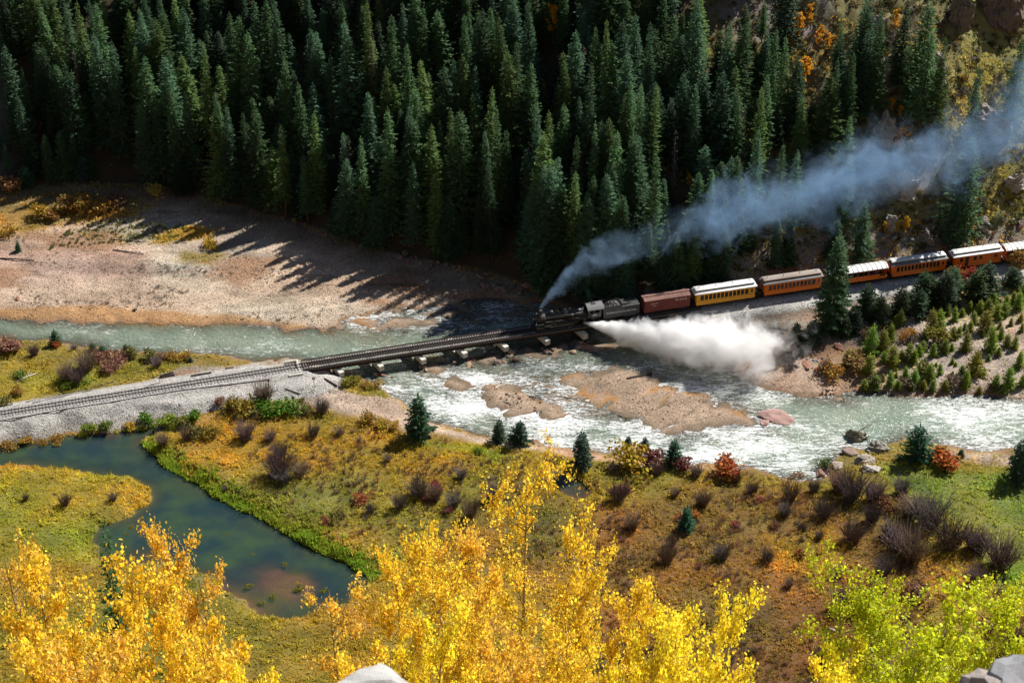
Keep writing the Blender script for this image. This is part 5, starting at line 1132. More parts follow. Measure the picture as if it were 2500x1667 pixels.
# ---------------------------------------------------------------- grass and cobbles
def visible_points(n, seed, y0=Y_BOT - 4, y1=378, x=118):
    g = np.random.default_rng(seed); return g.uniform(-x, x, n), g.uniform(y0, y1, n), g
X, Y, g = visible_points(420000, 31)
pr = gval(FLD['gras'], X, Y); zz = gzi(X, Y); wetp = np.maximum(gval(FLD['river'], X, Y), gval(FLD['pond'], X, Y))
inside_frame = np.abs(X) < 0.262 * np.hypot(Y, CAM[2]) + 5
patch = 0.55 + 0.9 * vnoise(X, Y, 3.5, 77)
k = (g.random(len(X)) < pr * 0.62 * patch) & (wetp < 0.15) & (zz > 0.08) & inside_frame & ~gval(FLD['near_slope'], X, Y)
X, Y, zz = X[k], Y[k], zz[k]; cc = gval(FLD['colg'], X, Y) * g.uniform(1.1, 1.9, len(X))[:, None]
mixn = vnoise(X, Y, 7, 78)[:, None]
cc = cc * (1 - 0.25 * mixn) + np.array([0.22, 0.20, 0.05]) * 0.25 * mixn
straw = (g.random(len(X)) < 0.18)[:, None]; cc = np.where(straw, cc * 0.6 + np.array([0.36, 0.27, 0.12]) * 0.5, cc)
fr = np.exp(-np.maximum(-gval(FLD['pond'], X, Y), 0) / 1.2) * (gval(FLD['pond'], X, Y) > -5)
cc = cc * np.array([1.05, 1.1, 0.72])
sc = (0.45 + 0.5 * g.random(len(X)) + 1.1 * g.random(len(X)) ** 8) * (0.55 + 0.7 * vnoise(X, Y, 3, 79)) * (1 + 0.7 * fr)
scatter('grass', np.stack([X, Y, zz], 1), TUFT, np.stack([sc * 1.25, sc * 1.25, sc], 1), cc, 'gold and olive grass of the wet meadows', tilt=0.15)
X, Y, g = visible_points(120000, 32)
gw_ = gval(FLD['grav'], X, Y); zz = gzi(X, Y); inside_frame = np.abs(X) < 0.262 * np.hypot(Y, CAM[2]) + 5
dtk = np.minimum(gval(FLD['d1'], X, Y), gval(FLD['d2'], X, Y))
k = (g.random(len(X)) < gw_ * 0.5 * (0.25 + 1.2 * vnoise(X, Y, 5, 80) ** 2 * 2)) & (zz > -0.06) & inside_frame & (dtk > 3.4) & ~gval(FLD['onhill'], X, Y) & ~gval(FLD['near_slope'], X, Y)
k &= ~(gval(FLD['bank'], X, Y) & (gval(FLD['d1'], X, Y) < 30) & (Y < track_y(X)) & (g.random(len(X)) < 0.85))
X, Y, zz = X[k], Y[k], zz[k]
cc = gval(FLD['col'], X, Y) * g.uniform(0.55, 1.35, len(X))[:, None] * np.where((g.random(len(X)) < 0.2)[:, None], np.array([1.1, 0.8, 0.7]), np.ones(3))
sc = 0.07 + 0.15 * g.random(len(X)) ** 3 + 0.03 * g.random(len(X))
scatter('cobbles', np.stack([X, Y, zz + sc * 0.15], 1), COB, np.stack([sc * 1.3, sc, sc * 0.8], 1), cc, 'river cobbles strewn over the gravel flats and bars', tilt=0.3)

# dry brush of the right-hand meadow and scrub on the crag slope
X, Y, g = visible_points(60000, 33, Y_BOT - 4, 300)
bz = np.maximum.reduce([sdf(X, Y, polyW(q_, .9), 20.0) for q_ in ([(1360, 1130), (1600, 1100), (1900, 1115), (2050, 1190), (2180, 1300), (2200, 1700), (1300, 1700), (1330, 1300)], [(820, 1120), (1000, 1100), (1180, 1130), (1300, 1250), (1100, 1330), (900, 1250)], [(2230, 1300), (2352, 1400), (2600, 1500), (2600, 1700), (2150, 1700)], [(560, 1010), (900, 1020), (1200, 1060), (1350, 1150), (900, 1260), (640, 1150)])])
dn = sstep(-6, 6, bz) * (0.15 + 1.3 * sstep(0.35, 0.75, vnoise(X, Y, 6, 171)))
k = (g.random(len(X)) < dn * 0.2) & (gval(FLD['gras'], X, Y) > 0.5) & ~gval(FLD['near_slope'], X, Y)
X, Y = X[k], Y[k]; zz = gzi(X, Y); pal = np.array([(0.13, 0.085, 0.06), (0.17, 0.10, 0.06), (0.11, 0.085, 0.08), (0.22, 0.12, 0.05), (0.15, 0.13, 0.05), (0.2, 0.08, 0.06)])
sc = g.uniform(0.55, 1.25, len(X))
scatter('dry_brush', np.stack([X, Y, zz], 1), TWG, np.stack([sc, sc, sc], 1), pal[g.integers(0, 6, len(X))] * g.uniform(.8, 1.5, len(X))[:, None], 'dry brown brush standing over the meadow', tilt=0.12)
g = np.random.default_rng(34); X = g.uniform(18, 128, 9000); Y = hill_foot(X) + g.uniform(2, 100, 9000); zz = gzi(X, Y); rt = sstep(18, 55, X)
k = (g.random(9000) < rt * (0.25 + 0.9 * vnoise(X, Y, 8, 181))); X, Y, zz = X[k], Y[k], zz[k]
pal = np.array([(0.15, 0.135, 0.055), (0.12, 0.115, 0.055), (0.17, 0.14, 0.075), (0.13, 0.115, 0.09), (0.2, 0.145, 0.055), (0.085, 0.10, 0.04)])
sc = 0.6 + 1.5 * g.random(len(X)) ** 2
scatter('hillside_scrub', np.stack([X, Y, zz], 1), SCRUB, np.stack([sc * 1.3, sc * 1.3, sc], 1), pal[g.integers(0, 6, len(X))] * g.uniform(.75, 1.3, len(X))[:, None], 'olive and tan scrub over the crag slope', tilt=0.2)

# bright rushes rimming the pond
edge = POND[8:17]; L_ = np.hypot(*np.diff(edge, axis=0).T); cum = np.concatenate([[0], np.cumsum(L_)]); g = np.random.default_rng(36); n_ = 2600
u = g.uniform(0, cum[-1], n_); X = np.interp(u, cum, edge[:, 0]); Y = np.interp(u, cum, edge[:, 1]); dX = np.interp(u + .5, cum, edge[:, 0]) - np.interp(u - .5, cum, edge[:, 0]); dY = np.interp(u + .5, cum, edge[:, 1]) - np.interp(u - .5, cum, edge[:, 1])
o_ = g.gamma(1.6, 0.55, n_) + 0.9 * vnoise(u, u * 0, 4, 190) - 0.5; nl = np.hypot(dX, dY) + 1e-6; X = X - dY / nl * o_; Y = Y + dX / nl * o_; pd = sdf(X, Y, POND); k = pd < 0.9
X, Y = X[k], Y[k]; zz = np.maximum(gzi(X, Y), 0.02); sc = g.uniform(1.0, 2.1, len(X)) * (0.7 + .6 * vnoise(X, Y, 2.5, 191)); c0 = np.array([0.17, 0.27, 0.025]); c1 = np.array([0.26, 0.26, 0.03]); mxx = vnoise(X, Y, 5, 192)[:, None]
scatter('rushes', np.stack([X, Y, zz], 1), TUFT, np.stack([sc, sc, sc], 1), (c0 * (1 - mxx) + c1 * mxx) * g.uniform(.8, 1.3, len(X))[:, None], 'bright green rushes rimming the pond bank', tilt=0.15)

# flood litter and small green plants on the gravel flat
flat = polyW([(-40, 520), (200, 520), (420, 560), (600, 580), (760, 680), (900, 690), (740, 745), (300, 715), (-40, 705)], .8); g = np.random.default_rng(38); X = g.uniform(flat[:, 0].min(), flat[:, 0].max(), 9000); Y = g.uniform(flat[:, 1].min(), flat[:, 1].max(), 9000)
k = (sdf(X, Y, flat) > 0) & (g.random(9000) < 0.5 * sstep(0.5, 0.85, vnoise(X * .35, Y, 4, 201))); X, Y = X[k], Y[k]; zz = gzi(X, Y); sc = 0.3 + 0.9 * g.random(len(X)) ** 3
pal = np.array([(0.12, 0.10, 0.085), (0.20, 0.17, 0.14), (0.09, 0.075, 0.06), (0.3, 0.26, 0.22)])
scatter('flood_litter', np.stack([X, Y, zz], 1), TWG, np.stack([sc * 1.6, sc * 0.8, sc * 0.35], 1), pal[g.integers(0, 4, len(X))], 'grey twigs and flood litter strewn over the gravel flat', tilt=0.25)
spot = polyW([(150, 540), (220, 515), (420, 520), (440, 545), (340, 560), (200, 570), (100, 580)], .8); X = g.uniform(spot[:, 0].min(), spot[:, 0].max(), 900); Y = g.uniform(spot[:, 1].min(), spot[:, 1].max(), 900); k = (sdf(X, Y, spot) > 0) & (g.random(900) < .35); X, Y = X[k], Y[k]; zz = gzi(X, Y); sc = g.uniform(.4, 1.0, len(X))
scatter('low_plants', np.stack([X, Y, zz], 1), SCRUB, np.stack([sc, sc, sc], 1), np.array([0.15, 0.16, 0.045]) * g.uniform(.6, 1.4, len(X))[:, None], 'low green plants dotted over the upper gravel flat', tilt=0.15)
# ---------------------------------------------------------------- lettering
def text_mesh(s, size, mat, shear=0.0, space=1.0):
    cu = bpy.data.curves.new('lettering', 'FONT'); cu.body = s; cu.size = size; cu.align_x = 'CENTER'; cu.align_y = 'CENTER'; cu.extrude = 0.004; cu.shear = shear; cu.space_character = space; cu.resolution_u = 2
    o = bpy.data.objects.new('lettering', cu); COL.objects.link(o)
    me = bpy.data.meshes.new_from_object(o.evaluated_get(bpy.context.evaluated_depsgraph_get()))
    bpy.data.objects.remove(o); me.materials.clear(); me.materials.append(mat); return me
TEXTROT = Matrix(((-1, 0, 0), (0, 0, 1), (0, 1, 0))).to_euler()     # reads along -X, faces +Y
def lettering(parent, me, x, y, z):
    return link('lettering', me, parent, (x, y, z), TEXTROT)

# ---------------------------------------------------------------- track on ballast, and the bridge
def rail_prof(mb, s0, s1, off, z0, hw, hh, step=2.0, mat=0):
    n = max(2, int((s1 - s0) / step)); L_ = []
    for i in range(n + 1):
        x, y, a = tr(s0 + (s1 - s0) * i / n); nx, ny = -math.sin(a), math.cos(a)
        L_.append([(x + nx * (off - hw), y + ny * (off - hw), z0), (x + nx * (off + hw), y + ny * (off + hw), z0), (x + nx * (off + hw), y + ny * (off + hw), z0 + hh), (x + nx * (off - hw), y + ny * (off - hw), z0 + hh)])
    vs = [p for r_ in L_ for p in r_]; fs = [(i * 4 + k, i * 4 + (k + 1) % 4, i * 4 + 4 + (k + 1) % 4, i * 4 + 4 + k) for i in range(n) for k in range(4)]
    fs += [(3, 2, 1, 0), (n * 4, n * 4 + 1, n * 4 + 2, n * 4 + 3)]
    mb.add(vs, fs, mat); return mb
def rel(mb, o):                     # shift world coordinates into the root's frame
    mb.v = [(x - o[0], y - o[1], z - o[2]) for x, y, z in mb.v]; return mb
def track_thing(name, s0, s1, label, tie_mesh, tie_z, gap):
    o = tr((s0 + s1) / 2); org = (o[0], o[1], RAIL_Z - 0.3); r = empty(name, org)
    for off in (-0.47, 0.47): rel(rail_prof(MB(), s0, s1, off, RAIL_Z - 0.14, 0.045, 0.14), org).build('rail', M_RAIL, r)
    n = int((s1 - s0) / gap)
    for i in range(n):
        x, y, a = tr(s0 + (i + 0.5) * (s1 - s0) / n)
        link('tie', tie_mesh, r, (x - org[0], y - org[1], tie_z - org[2] + rnd.uniform(-.012, .012)), (0, 0, a + rnd.gauss(0, .012)))
    return tag(r, label, 'railway track')
TIE_G = MB().box(-0.11, 0.11, -1.15, 1.15, -0.17, 0.0).mesh('tie', M_TIEB)
TIE_B = MB().box(-0.125, 0.125, -1.7, 1.7, -0.2, 0.0).mesh('tie', M_TIED)
S_L0 = s_of_px(-90)
track_thing('railway_track', S_L0, S_AB1, 'narrow gauge track on grey ballast leading onto the bridge', TIE_G, RAIL_Z - 0.145, 0.58)
S_R1 = s_of_px(2560)
track_thing('railway_track', S_AB2, S_R1, 'narrow gauge track on ballast under the orange coaches', TIE_G, RAIL_Z - 0.145, 0.62)
# bridge
S1, S2 = S_AB1, S_AB2; o = tr((S1 + S2) / 2); org = (o[0], o[1], 0.0); br = empty('railway_bridge', org)
tag(br, 'long low railway bridge of dark steel girders on pale concrete piers', 'bridge')
for off in (-0.47, 0.47): rel(rail_prof(MB(), S1, S2, off, RAIL_Z - 0.14, 0.045, 0.14), org).build('rail', M_RAIL, br)
for off in (-0.2, 0.2): rel(rail_prof(MB(), S1 + 1, S2 - 1, off, RAIL_Z - 0.142, 0.04, 0.10), org).build('guard_rail', M_RAIL, br)
for off in (-1.52, 1.52): rel(rail_prof(MB(), S1, S2, off, RAIL_Z - 0.142, 0.09, 0.17), org).build('guard_timber', M_TIE, br)
nt_ = int((S2 - S1) / 0.47)
for i in range(nt_):
    x, y, a = tr(S1 + (i + .5) * (S2 - S1) / nt_); link('tie', TIE_B, br, (x - org[0], y - org[1], RAIL_Z - 0.146), (0, 0, a + rnd.gauss(0, .008)))
PIER_PX = [836, 933, 1036, 1137, 1237, 1338, 1430, 1521, 1613]
PS = [s_of_px(px - 20) for px in PIER_PX]; cuts_ = [S1 - 0.3] + PS + [S2 + 0.3]
for k in range(len(cuts_) - 1):
    for off in (-1.2, 1.2):
        mb = MB(); rail_prof(mb, cuts_[k] + 0.03, cuts_[k + 1] - 0.03, off, 2.0, 0.05, 0.64); rail_prof(mb, cuts_[k] + 0.03, cuts_[k + 1] - 0.03, off, 1.96, 0.2, 0.05); rail_prof(mb, cuts_[k] + 0.03, cuts_[k + 1] - 0.03, off, 2.6, 0.2, 0.05)
        ns_ = int((cuts_[k + 1] - cuts_[k]) / 1.5)
        for q in range(ns_ + 1):
            x, y, a = tr(cuts_[k] + 0.25 + q * (cuts_[k + 1] - cuts_[k] - .5) / ns_); c_, s_ = math.cos(a), math.sin(a); sg = 1 if off > 0 else -1
            pts = [(x - s_ * (off + sg * e) + c_ * l, y + c_ * (off + sg * e) + s_ * l) for e in (0.05, 0.19) for l in (-0.04, 0.04)]
            mb.add([(p[0], p[1], z) for z in (2.01, 2.6) for p in pts], [(0, 1, 3, 2), (4, 6, 7, 5), (0, 4, 5, 1), (2, 3, 7, 6), (0, 2, 6, 4), (1, 5, 7, 3)])
        rel(mb, org).build('girder', M_STEEL, br)
for k, s in enumerate(PS):
    x, y, a = tr(s); mb = MB()
    prof = [(-0.5, 1.0), (0.5, 1.0), (0.5, 1.95), (-0.5, 1.95)]
    mb.prism([(-3.0, 1.0), (-2.9, 0.9), (2.9, 0.9), (3.0, 1.0), (3.0, 1.88), (2.93, 1.955), (-2.93, 1.955), (-3.0, 1.88)], 0, -0.48, 0.48)
    cap = mb.build('pier_cap', M_CONC, br, loc=(x - org[0], y - org[1], 0), rot=(0, 0, a + R(15)))
    for yy in (-1.7, -0.55, 0.55, 1.7):
        link('pile', MB().tube([(0, 0, -1.6), (0, 0, 0.96)], 0.2, 10).mesh('pile', M_STEEL), cap, (0, yy, 0))
for s, sg in ((S1, -1), (S2, 1)):
    x, y, a = tr(s); mb = MB(); mb.box(-0.35, 0.35, -2.3, 2.3, -0.6, 1.95); mb.box(sg * .05 if sg > 0 else -.4, .4 if sg > 0 else -.05, -2.3, 2.3, 1.95, 2.72)
    for ws in (-1, 1): mb.box(min(0, sg * 2.6), max(0, sg * 2.6), ws * 2.302 - 0.14, ws * 2.302 + 0.14, 0.6, 2.74)
    mb.build('abutment', M_CONC, br, loc=(x - org[0] + sg * .36 * math.cos(a), y - org[1] + sg * .36 * math.sin(a), 0), rot=(0, 0, a))

# ---------------------------------------------------------------- rolling stock; local +X is the way the train runs, +Y faces the river view
M_BLK = paint('engine_black', (0.018, 0.0185, 0.02), 0.38, 0.0, 0.5, 0.35, 1.2, (0.12, 0.11, 0.10), 0.35)
M_SOOT = paint('sooty_iron', (0.035, 0.033, 0.032), 0.7, 0.1, 0.4, 0.4, 1.6, (0.16, 0.13, 0.11), 0.4)
M_CABT = paint('tender_black', (0.034, 0.036, 0.038), 0.5, 0, 0.5, 0.3, 0.8, (0.2, 0.18, 0.16), 0.4, streak=True)
M_GREYR = paint('cab_roof_grey', (0.13, 0.13, 0.13), 0.6, 0, 0.4, 0.3, 1.0, (0.2, 0.18, 0.15), 0.3)
M_ROD = paint('bright_rods', (0.32, 0.31, 0.30), 0.4, 0.8, 0.5, 0.3, 2.0)
M_BRASS = paint('brass', (0.45, 0.30, 0.10), 0.35, 0.9, 0.5, 0.2, 2.0)
M_COAL = paint('coal', (0.012, 0.012, 0.013), 0.6, 0, 0.4, 0.6, 5.0, (0.03, 0.03, 0.03), 0.2)
M_WHT = paint('white_lettering', (0.74, 0.73, 0.68), 0.6, 0, 0.3, 0.15, 3.0, (0.4, 0.38, 0.34), 0.3)
M_BOX = paint('boxcar_red', (0.175, 0.042, 0.033), 0.75, 0, 0.3, 0.25, 0.7, (0.16, 0.07, 0.05), 0.5, streak=True)
M_BOXR = paint('boxcar_roof', (0.24, 0.13, 0.105), 0.85, 0, 0.25, 0.3, 0.8, (0.38, 0.26, 0.22), 0.5)
M_YEL = paint('coach_yellow', (0.72, 0.33, 0.016), 0.5, 0, 0.45, 0.14, 0.7, (0.3, 0.16, 0.05), 0.25, streak=True)
M_ORG = paint('coach_orange', (0.74, 0.165, 0.006), 0.5, 0, 0.45, 0.14, 0.7, (0.3, 0.1, 0.03), 0.25, streak=True)
M_ORD = paint('coach_dull_orange', (0.60, 0.15, 0.012), 0.6, 0, 0.4, 0.18, 0.7, (0.25, 0.1, 0.04), 0.35, streak=True)
M_SILV = paint('roof_silver', (0.62, 0.62, 0.60), 0.55, 0.1, 0.4, 0.2, 0.6, (0.22, 0.2, 0.18), 0.6)
M_GRYR = paint('roof_grey', (0.15, 0.145, 0.14), 0.7, 0, 0.4, 0.25, 0.6, (0.4, 0.36, 0.32), 0.4)
M_BRNR = paint('roof_brown', (0.30, 0.255, 0.22), 0.8, 0, 0.3, 0.25, 0.6, (0.45, 0.42, 0.4), 0.5)
M_DARK = paint('undergear', (0.02, 0.018, 0.017), 0.8, 0, 0.3, 0.4, 1.0, (0.12, 0.09, 0.07), 0.3)
M_INT = paint('car_interior', (0.06, 0.045, 0.035), 0.8, 0, 0.2, 0.3, 1.5)
m, nt, out = new_mat('window_glass'); bsdf(nt, out, mults(nt, (0.022, 0.024, 0.026), (E(noise(nt, coord(nt, 'Object'), 0.9, 2).outputs[0]) * 2.0).s), 0.08, 0, 0.6); M_GLS = m

def disc(mb, x, y0, y1, z, r, n=20, mat=0, smooth=True): return mb.tube([(x, y0, z), (x, y1, z)], r, n, mat, smooth)
def wheelset(parent, x, r, gauge=0.914, spoke=False, name='wheel', mat=None):
    for sg in (-1, 1):
        mb = MB(); disc(mb, 0, sg * (gauge / 2 - .02), sg * (gauge / 2 + .09), 0, r, 22); disc(mb, 0, sg * (gauge / 2 - .045), sg * (gauge / 2 - .02), 0, r + .03, 22)
        link(name, mb.mesh(name, mat or M_SOOT), parent, (x, 0, r))
    link('axle', MB().tube([(0, -.5, 0), (0, .5, 0)], 0.06, 8).mesh('axle', M_SOOT), parent, (x, 0, r))
def truck(parent, x, wb=1.4, r=0.36):
    t = empty('truck', (0, 0, 0)); t.parent = parent; t.location = (x, 0, 0)
    wheelset(t, -wb / 2, r); wheelset(t, wb / 2, r)
    for sg in (-1, 1):
        mb = MB(); yy = sg * 0.68
        mb.prism([(-wb / 2 - .15, .34), (-wb / 2 + .15, .28), (-.2, .2), (.2, .2), (wb / 2 - .15, .28), (wb / 2 + .15, .34), (wb / 2 + .1, .46), (.25, .62), (-.25, .62), (-wb / 2 - .1, .46)], 1, yy - .05, yy + .05)
        mb.build('side_frame', M_SOOT, t)
    MB().box(-.16, .16, -.8, .8, .45, .66).build('bolster', M_DARK, t)
    return t
def place(root, s):
    x, y, a = tr(s); root.location = (x, y, RAIL_Z); root.rotation_euler = (0, 0, a + math.pi)
def coupler(parent, x, sg, z=0.66):
    mb = MB(); mb.box(min(x, x + sg * .55), max(x, x + sg * .55), -.07, .07, z - .08, z + .08); mb.box(min(x + sg * .45, x + sg * .68), max(x + sg * .45, x + sg * .68), -.13, .13, z - .13, z + .13)
    mb.build('coupler', M_DARK, parent)
def arc_prof(hw, z0, rise, n=10):
    return [(hw - 2 * hw * i / n, z0 + rise * (1 - (1 - 2 * i / n) ** 2)) for i in range(n + 1)]

# -------- locomotive
sA, sB = s_of_px(1294), s_of_px(1462)             # pilot tip, cab rear
L = sB - sA; loco = empty('steam_locomotive', (0, 0, 0)); place(loco, sB)
loco.scale = (1, 1, 1.06); tag(loco, 'black steam locomotive numbered 481 leading the train across the bridge', 'locomotive')
q = L / 11.9
X_ = lambda v: v * q
boiler = MB(); boiler.tube([(X_(2.3), 0, 2.18), (X_(4.3), 0, 2.16), (X_(6.0), 0, 2.12), (X_(9.4), 0, 2.08)], [0.93, 0.93, 0.86, 0.80], 28); boiler = boiler.build('boiler', M_BLK, loco)
mb = MB()
for xx in (2.9, 3.7, 4.4, 5.4, 6.9, 7.8, 8.8): rr = np.interp(xx, [2.3, 4.3, 6, 9.4], [.93, .93, .86, .8]) + .012; zz_ = np.interp(xx, [2.3, 4.3, 6, 9.4], [2.18, 2.16, 2.12, 2.08]); mb.tube([(X_(xx) - .035, 0, zz_), (X_(xx) + .035, 0, zz_)], rr, 28)
mb.build('boiler_band', M_SOOT, boiler)
sb = MB(); sb.tube([(X_(9.4), 0, 2.08), (X_(10.75), 0, 2.08)], 0.84, 28); sb.tube([(X_(10.75), 0, 2.08), (X_(10.83), 0, 2.08), (X_(10.95), 0, 2.08)], [.78, .7, .3], 24); smokebox = sb.build('smokebox', M_SOOT, loco)
MB().tube([(X_(10.95), 0, 2.08), (X_(11.0), 0, 2.08)], 0.2, 16).build('number_plate', M_BRASS, smokebox)
st = MB(); st.tube([(X_(10.05), 0, 2.8), (X_(10.05), 0, 3.0), (X_(10.05), 0, 3.58), (X_(10.05), 0, 3.68)], [.36, .25, .27, .33], 20); st.build('smokestack', M_SOOT, loco)
mb = MB(); mb.tube([(X_(10.7), 0, 3.05), (X_(11.1), 0, 3.05)], .2, 16); mb.box(X_(10.65), X_(11.0), -.16, .16, 2.84, 2.88); hl = mb.build('headlight', M_BLK, loco); MB().tube([(X_(11.1), 0, 3.05), (X_(11.12), 0, 3.05)], .17, 16).build('lens', M_GLS, hl)
for xx, r0, zt, nm in ((8.3, .4, 3.35, 'sand_dome'), (6.1, .48, 3.42, 'steam_dome')):
    MB().tube([(X_(xx), 0, 2.7), (X_(xx), 0, 2.95), (X_(xx), 0, zt - .15), (X_(xx), 0, zt - .04), (X_(xx), 0, zt)], [r0 * 1.15, r0, r0 * .95, r0 * .7, r0 * .2], 20).build(nm, M_BLK, loco)
mb = MB(); mb.tube([(X_(7.15), 0, 3.0), (X_(7.15), 0, 3.1), (X_(7.15), 0, 3.26), (X_(7.15), 0, 3.32)], [.22, .17, .12, .04], 14); mb.build('bell', M_BRASS, loco)
mb = MB(); [mb.box(X_(7.15) - .03, X_(7.15) + .03, s * .27 - .03, s * .27 + .03, 2.9, 3.34) for s in (-1, 1)]; mb.box(X_(7.15) - .03, X_(7.15) + .03, -.3, .3, 3.33, 3.38); mb.build('bell_frame', M_SOOT, loco)
MB().tube([(X_(5.1), .15, 3.0), (X_(5.1), .15, 3.45)], .06, 8).build('whistle', M_BRASS, loco)
MB().tube([(X_(4.6), -.4, 3.05), (X_(4.6), .4, 3.05)], .22, 14).build('turret', M_SOOT, loco)
mb = MB(); mb.tube([(X_(5.0), 0.0, 3.05), (X_(5.5), 0, 3.05)], .2, 12); mb.build('generator', M_SOOT, loco)
fb = MB(); fb.prism([(-.98, 1.15), (.98, 1.15), (.98, 2.2), (-.98, 2.2)], 0, X_(2.2), X_(4.2)); fb.build('firebox', M_SOOT, loco)
# cab
cab = empty('cab', (0, 0, 0)); cab.parent = loco
c0, c1 = 0.0, X_(2.25)
for sg in (-1, 1):
    y0, y1 = (sg * 1.36, sg * 1.30) if sg < 0 else (1.30, 1.36)
    mb = MB(); mb.box(c0, c1, y0, y1, 1.45, 2.3); mb.box(c0, c0 + .35, y0, y1, 2.3, 3.02); mb.box(c1 - .45, c1, y0, y1, 2.3, 3.02); mb.box(c0, c1, y0, y1, 2.86, 3.02); mb.box((c0 + c1) / 2 - .04, (c0 + c1) / 2 + .04, y0, y1, 2.3, 2.86)
    mb.build('cab_side', M_CABT, cab)
    MB().box(c0 + .33, c1 - .43, sg * 1.355 - .1, sg * 1.355 + .1, 2.26, 2.299).build('arm_rest', M_WOOD, cab, color=(.2, .1, .06))
mb = MB(); mb.prism([(-1.3, 1.45), (1.3, 1.45), (1.3, 3.02)] + arc_prof(1.3, 3.02, .48)[1:-1] + [(-1.3, 3.02)], 0, c1 - .06, c1); mb.build('cab_front', M_CABT, cab)
rf = MB(); outer = arc_prof(1.5, 3.02, .56, 14); inner = [(a, b - .06) for a, b in outer]; rf.prism(outer + inner[::-1], 0, c0 - .55, c1 + .12); rf = rf.build('cab_roof', M_GREYR, cab)
MB().box(X_(.7), X_(1.5), -.35, .35, 3.55, 3.62).build('roof_hatch', M_SOOT, rf)
MB().box(c0, c1, -1.3, 1.3, 1.4, 1.449).build('cab_floor', M_DARK, cab)
lettering(loco, text_mesh('481', 0.62, M_WHT), X_(1.1), 1.366, 1.86)
# running boards, tanks, pumps, rails
for sg in (-1, 1):
    MB().box(X_(2.3), X_(9.6), sg * .82 if sg > 0 else -1.32, 1.32 if sg > 0 else sg * .82, 1.74, 1.79).build('running_board', M_SOOT, loco)
    MB().box(X_(10.0), X_(10.9), sg * .8 if sg > 0 else -1.3, 1.3 if sg > 0 else sg * .8, 1.44, 1.49).build('step_board', M_SOOT, loco)
    MB().tube([(X_(5.9), sg * 1.06, 1.48), (X_(8.6), sg * 1.06, 1.48)], .21, 14).build('air_tank', M_BLK, loco)
    mb = MB(); mb.tube([(X_(2.4), sg * .98, 2.62), (X_(6.0), sg * .93, 2.56), (X_(10.2), sg * .88, 2.5)], .022, 6)
    for xx in (3, 4.5, 6, 7.5, 9, 10.1): mb.box(X_(xx) - .02, X_(xx) + .02, min(sg * .75, sg * .94), max(sg * .75, sg * .94), 2.46, 2.54)
    mb.build('handrail', M_ROD, loco)
    # cylinders and valve gear
    cy_ = MB(); disc(cy_, 0, 0, 0, 0, 0.01, 4) if False else None
    cy_.tube([(X_(9.75), sg * 1.2, .78), (X_(10.9), sg * 1.2, .78)], .36, 18); cy_.tube([(X_(9.8), sg * 1.1, 1.3), (X_(10.85), sg * 1.1, 1.3)], .22, 14); cy_.box(X_(9.85), X_(10.8), min(sg * .5, sg * 1.2), max(sg * .5, sg * 1.2), .75, 1.32)
    cyl = cy_.build('cylinder', M_BLK, loco); MB().tube([(X_(10.9), sg * 1.2, .78), (X_(10.96), sg * 1.2, .78)], .3, 18).build('cylinder_head', M_ROD, cyl)
    mb = MB(); mb.box(X_(4.6), X_(8.7), sg * 1.0 - .03, sg * 1.0 + .03, .48, .60); mb.build('side_rod', M_ROD, loco)
    mb = MB(); mb.tube([(X_(7.3), sg * 1.1, .55), (X_(9.2), sg * 1.1, .78)], .05, 6); mb.tube([(X_(8.6), sg * 1.12, .78), (X_(9.75), sg * 1.2, .78)], .04, 6); mb.build('main_rod', M_ROD, loco)
    mb = MB(); mb.tube([(X_(7.4), sg * 1.16, .6), (X_(7.9), sg * 1.16, 1.15), (X_(9.8), sg * 1.12, 1.28)], .03, 6); mb.tube([(X_(7.9), sg * 1.16, 1.4), (X_(7.9), sg * 1.16, .95)], .04, 6); mb.tube([(X_(9.1), sg * 1.16, 1.32), (X_(9.1), sg * 1.16, .72)], .03, 6); mb.build('valve_gear', M_ROD, loco)
    MB().box(X_(8.5), X_(9.75), sg * 1.2 - .05, sg * 1.2 + .05, .95, 1.03).build('crosshead_guide', M_ROD, loco)
    MB().box(X_(3.8), X_(9.7), sg * .72 - .05, sg * .72 + .05, .42, .98).build('frame', M_SOOT, loco)
    for xx in (4.7, 6.0, 7.3, 8.6):
        mb = MB(); disc(mb, 0, sg * .78, sg * .86, 0, .3, 16); mb.prism([(-.3, -.1), (.3, -.1), (.22, -.34), (-.22, -.34)], 1, min(sg * .87, sg * .95), max(sg * .87, sg * .95)); link('counterweight', mb.mesh('counterweight', M_SOOT), loco, (X_(xx), 0, .54))
    MB().box(X_(.2), X_(1.6), min(sg * .7, sg * 1.2), max(sg * .7, sg * 1.2), .9, 1.4).build('cab_box', M_SOOT, loco)
    mb = MB(); [mb.box(X_(.2), X_(.7), min(sg * 1.0, sg * 1.35), max(sg * 1.0, sg * 1.35), zz_, zz_ + .04) for zz_ in (.35, .7, 1.05)]; mb.box(X_(.18), X_(.22), sg * 1.32 - .02, sg * 1.32 + .02, .35, 1.4); mb.box(X_(.68), X_(.72), sg * 1.32 - .02, sg * 1.32 + .02, .35, 1.4); mb.build('cab_step', M_DARK, loco)
for dx_ in (5.0, 5.55):                     # air pumps on this side
    mb = MB(); mb.tube([(X_(dx_), 1.2, 1.82), (X_(dx_), 1.2, 2.2)], .2, 14); mb.tube([(X_(dx_), 1.2, 2.2), (X_(dx_), 1.2, 2.3)], .1, 10); mb.tube([(X_(dx_), 1.2, 2.3), (X_(dx_), 1.2, 2.62)], .2, 14); mb.build('air_pump', M_SOOT, loco)
MB().box(X_(4.75), X_(5.85), .9, 1.42, 2.66, 2.71).build('pump_shelf', M_GREYR, loco)
for xx in (4.7, 6.0, 7.3, 8.6): wheelset(loco, X_(xx), .56, name='driving_wheel')
